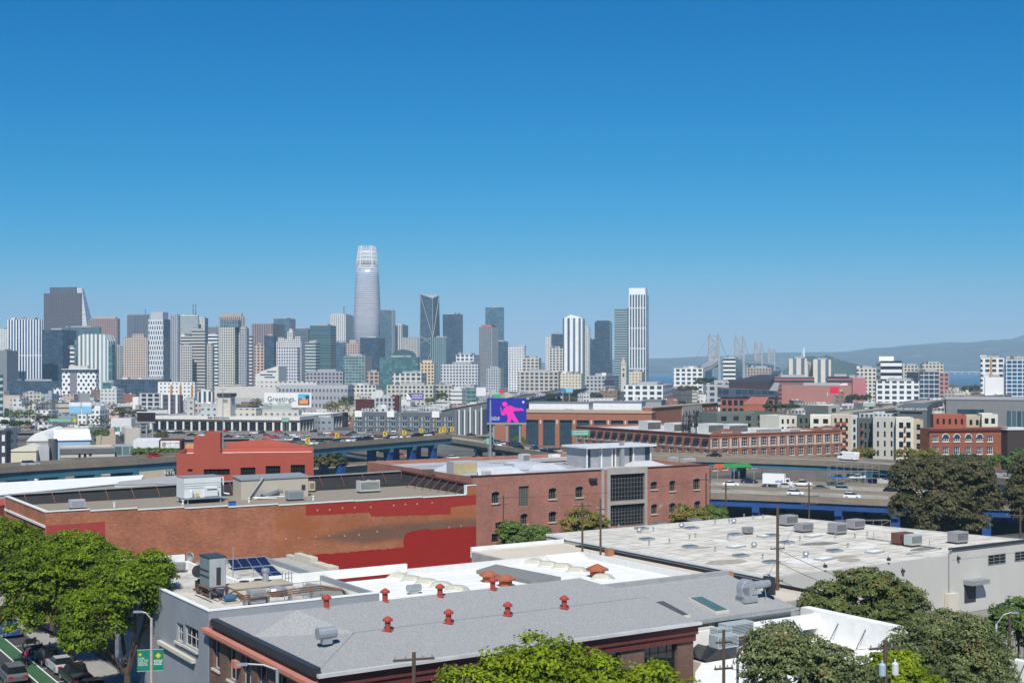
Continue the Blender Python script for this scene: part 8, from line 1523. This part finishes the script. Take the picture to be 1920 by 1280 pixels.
# ================================================================ poles and wires
PT = {}
def pole(label, px, ytop, D, zg, r=.16, arms=(), mat=WOOD, key=None, metal=False, extra=None, cat='utility pole', name='utility_pole', rot=0.3):
    p = P(px, ytop, D); o = root(name, label, cat, (p.x, D, zg), rot); h = p.z - zg; MB().tube((0, 0, 0), (0, 0, h), r, r * .7, 8).build('pole', mat, o)
    for dz, L in arms:
        b = MB(); b.box(-L / 2, L / 2, -.06, .06, h - dz - .12, h - dz); b.mi = 1
        for x in (-L * .45, -L * .2, L * .2, L * .45): b.lathe([(.05, -.03), (.06, .12), (.03, .2)], (x, 0, h - dz), 6)
        b.build('crossarm', [mat, METAL], o)
    PT[key or label] = (Vector((p.x, D, 0)), p.z); return o, h
pole('tall dark wooden pole at the front of the grey warehouse', 1458, 950, 131, 11, .2, ((4.2, 1.6), (7.5, 1.2)), key='a'); pole('dark wooden pole with two white crossarms by the beige roof', 1092, 943, 152, 9.5, .17, ((.25, 2.3), (1.6, 1.7)), key='b'); pole('dark wooden pole beside the two arm pole', 1126, 934, 149, 9.5, .17, ((1.2, 1.0),), key='c'); pole('grey pole among trees before the mill', 944, 928, 188, 4, .14, ((.3, 2.0), (1.2, 1.5)), key='d'); pole('pole standing before the lower deck at warehouse middle', 1517, 905, 236, 1, .2, ((2.4, 4.2), (3.8, 3.4)), key='e'); pole('brown pole between mill end and freeway', 1361, 905, 236, 1, .2, ((1, 1.6),), key='f'); pole('grey pole at the right end of the mill', 1324, 886, 205, 2, .16, ((1.0, 2.2),), key='g'); pole('pole at the right edge in front of the freeway', 1913, 950, 200, 2, .2, ((1.2, 5.5),), key='h')
pole('weathered wooden pole in front of the right edge tree', 1893, 1150, 100, 9, .16, (), key='i'); pole('short wooden pole top with crossarm before the brick hall', 776, 1222, 73, 9, .16, ((.35, 2.4),), key='j'); pole('wooden pole with guy wires at the white flat roof', 1357, 1180, 88, 9.5, .15, ((.8, 1.2), (2.6, 1.4)), key='k')
o, h = pole('wooden transformer pole in front of the yellow green tree', 1660, 1199, 80, 9.5, .17, ((.45, 2.3),), key='l')
for x, c, l in ((.62, 'white_can', (.62, .63, .62)), (-.3, 'pale_blue_can', (.35, .45, .52))): MB().lathe([(.2, h - 2.2), (.22, h - 2.15), (.22, h - 1.5), (.16, h - 1.42), (.07, h - 1.4), (.05, h - 1.2)], (x, -.12, 0), 12).build('transformer', M(c, l, .5), o)
def lamp(label, px, ytop, D, zg, dx, dz, col=METAL, r=.11):
    p = P(px, ytop, D); o = root('street_lamp', label, 'street lamp', (p.x, D, zg), 0); h = p.z - zg; MB().tube((0, 0, 0), (0, 0, h), r, r * .8, 8).build('pole', col, o); b = MB(); b.path([(0, 0, h - .1), (dx * .4, 0, h + dz * .8), (dx * .8, 0, h + dz), (dx, 0, h + dz)], r * .45, 6); b.build('arm', METAL, o); MB().box(dx - .3 if dx > 0 else dx - .35, dx + .35 if dx > 0 else dx + .3, -.12, .12, h + dz - .08, h + dz + .06).build('lamp_head', METAL, o); return o, h
lamp('grey street lamp with a long arm beside the white flat roof', 1383, 1213, 86, 9.5, 1.5, .35); lamp('street lamp head reaching left in front of the brown brick wall', 520, 1252, 78, 10, -2.1, .25, r=.13); lamp('pale curved street lamp beside the right edge tree', 1868, 1168, 106, 9.5, 1.5, .9, M('pale_blue_paint', (.5, .58, .62), .5)); lamp('small pale blue street lamp under the lower deck', 1626, 1030, 240, 4, -1.6, 1.4, M('pale_blue_paint', (.5, .58, .62), .5))
RP = M('rusty_pale_pole', (.46, .40, .36), .7, .1, .2, 2, None, ((.3, .1, .05), 1.2, .6, .75)); o, h = lamp('rust streaked pale lamp post carrying two green banners', 284, 1158, 100, SZ, -1.05, .5, RP, .13)
BG = M('banner_green', (.01, .19, .12), .7, 0, .05, 1); YD = M('banner_yellow', (.62, .50, .03), .7); zb, zt = 40 - (1257 - HY) / 24, 40 - (1217 - HY) / 24
for x0, x1, side in ((-1.08, -.12, 0), (.12, .9, 1)):
    bn = root('street_banner', ('green banner with white slogan, left of the lamp post' if side == 0 else 'green banner with large yellow emblem, right of the lamp post'), 'banner', (o.location.x, o.location.y, SZ), R(12), 'green banners on the lamp post'); b = MB(); b.box(x0, x1, -.012, .012, zb - SZ, zt - SZ); b.build('cloth', BG, bn); b = MB()
    for z in (zb, zt): b.tube((0, 0, z - SZ), (x1 if side else x0, 0, z - SZ), .025)
    b.build('bracket', METAL, bn); cx = (x0 + x1) / 2; ex, ez, er = (x0 + .22, zt - SZ - .35, .14) if side == 0 else (cx, zt - SZ - .48, .22); b = MB(); b.poly([(ex - er, -.016, ez), (ex, -.016, ez - er), (ex + er, -.016, ez), (ex, -.016, ez + er)]); b.build('emblem', YD, bn)
    if side == 0:
        for i, s_ in enumerate(('CARE', 'FOR THE', 'WHOLE', 'PERSON.')): text(s_, bn, (x0 + .08, -.016, zt - SZ - .66 - .17 * i), pi/2, 0, .19, WHITE, 'LEFT', depth=.003)
    else:
        bars(bn, x0 + .07, x1 - .07, -.026, [zt - SZ - .84 - .11 * i for i in range(4)], .05, WHITE, 3)
def wire(label, a, e, za, ze, sag=.5, off=0):
    (p, pz), (q, qz) = PT[a] if isinstance(a, str) else (a, 0), PT[e] if isinstance(e, str) else (e, 0); o = root('power_line', label, 'power line', (p.x, p.y, 0), 0, 'overhead wires'); b = MB(); A_ = Vector((off, 0, (pz if isinstance(a, str) else 0) - za)); B_ = q - p + Vector((off, 0, (qz if isinstance(e, str) else 0) - ze)); pr = None
    for i in range(13):
        t = i / 12; c = A_.lerp(B_, t); c.z -= sag * 4 * t * (1 - t)
        if pr is not None: b.tube(pr, c, .025, .025, 4, False)
        pr = c
    b.build('cable', BLACK, o)
for i, (a, e, za, ze, s_, lb) in enumerate((('a', 'i', 4.3, 1, .8, 'topmost wire from the tall warehouse pole to the right edge pole'), ('a', 'i', 5.6, 1.6, .9, 'middle wire from the tall warehouse pole to the right edge pole'), ('a', 'i', 7.4, 2.2, 1.0, 'lowest wire from the tall warehouse pole to the right edge pole'), ('e', 'h', 2.5, 1.2, .8, 'upper wire crossing in front of the big eucalyptus'), ('e', 'h', 3.9, 1.4, 1.1, 'lower wire crossing in front of the big eucalyptus'), ('l', 'i', .4, .8, .5, 'wire from the transformer pole to the right edge pole'), ('k', 'l', .8, .4, .5, 'wire between the guyed pole and the transformer pole'), ('k', 'l', 2.6, 1.2, .6, 'low wire between the guyed pole and the transformer pole'), ('d', 'g', .3, 1, .7, 'wire running along the mill front'), ('g', 'f', 1, 1, .4, 'wire from the mill end pole to the brown pole'), ('f', 'e', 1.2, 2.4, .6, 'wire before the lower deck between two poles'), ('a', 'e', .6, 3.8, .7, 'wire from the tall warehouse pole back to the deck pole'))): wire(lb, a, e, za, ze, s_)
# ================================================================ scaffold, yard
def scaffold(label, px, yb, D, w, h, z0):
    o = root('scaffold', label, 'scaffold', at_(px, D, z0), .1); b = MB(); n = int(w / 2)
    for i in range(n + 1):
        for y in (0, 1.5): b.tube((2 * i, y, 0), (2 * i, y, h), .06, .06, 4)
    for k in range(1, int(h / 2) + 1):
        for y in (0, 1.5): b.tube((0, y, 2 * k), (2 * n, y, 2 * k), .06, .06, 4)
    b.tube((0, 0, 0), (2 * n, 0, h), .05, .05, 4); b.build('frame', METAL, o); b = MB()
    for k in range(1, int(h / 2) + 1): b.box(0, 2 * n, .1, 1.4, 2 * k - .1, 2 * k)
    b.build('platform', WOOD, o)
scaffold('metal scaffold under the upper freeway deck', 1556, 905, 352, 14, 6, 7.6); scaffold('pale metal scaffold below the lower deck beside a lamp', 1572, 985, 285, 12, 6, 0)
fe = root('yard_fence', 'black railing fence by the warehouse loading yard', 'fence', at_(1762, 128, 11.2), R(-8)); b = MB()
for i in range(42): b.tube((i * .25, 0, 0), (i * .25, 0, 2.0), .02, .02, 4, False)
for z in (.2, 1.9): b.tube((0, 0, z), (10.3, 0, z), .03, .03, 4)
b.build('railing', BLACK, fe)
tn = root('sun_canopy', 'small white canopy behind the grey green tree', 'canopy', at_(1752, 130, 11)); b = MB(); b.loft([[(-1.5, -1.5, 2.2), (1.5, -1.5, 2.2), (1.5, 1.5, 2.2), (-1.5, 1.5, 2.2)], [(-.1, -.1, 3), (.1, -.1, 3), (.1, .1, 3), (-.1, .1, 3)]]); b.build('roof', WHITE, tn)
for x in (-1.4, 1.4):
    for y in (-1.4, 1.4): MB().tube((x, y, 0), (x, y, 2.2), .04).build('leg', METAL, tn)
yd = MB(); yd.poly([AF(62, -.3, 11.02), AF(62, -26, 11.02), AF(125, -26, 11.02), AF(125, -.3, 11.02)]); tag(yd.build('yard', M('yard_paving', (.24, .22, .20), .9, 0, .25, .3)), kind='structure')
for i in range(5): b = MB(); b.poly([AF(88 + i * 3, -6, 11.03), AF(88 + i * 3, -11, 11.03), AF(88.14 + i * 3, -11, 11.03), AF(88.14 + i * 3, -6, 11.03)]); tag(b.build('parking_line', LINE), kind='structure')
oc = root('storage_bin', 'orange storage bin at the bottom right corner', 'bin', at_(1897, 88, 12.5), .2); MB().box(-.5, .5, -.4, .4, -3.4, 1.4).build('tub', M('orange_plastic', (.62, .25, .02), .6), oc); MB().box(-.55, .55, -.45, .45, 1.401, 1.5).build('lid', DARK, oc)
for nm, (o, t) in PROTO.items():
    for q in kids2(o): bpy.data.objects.remove(q)
    bpy.data.objects.remove(o)
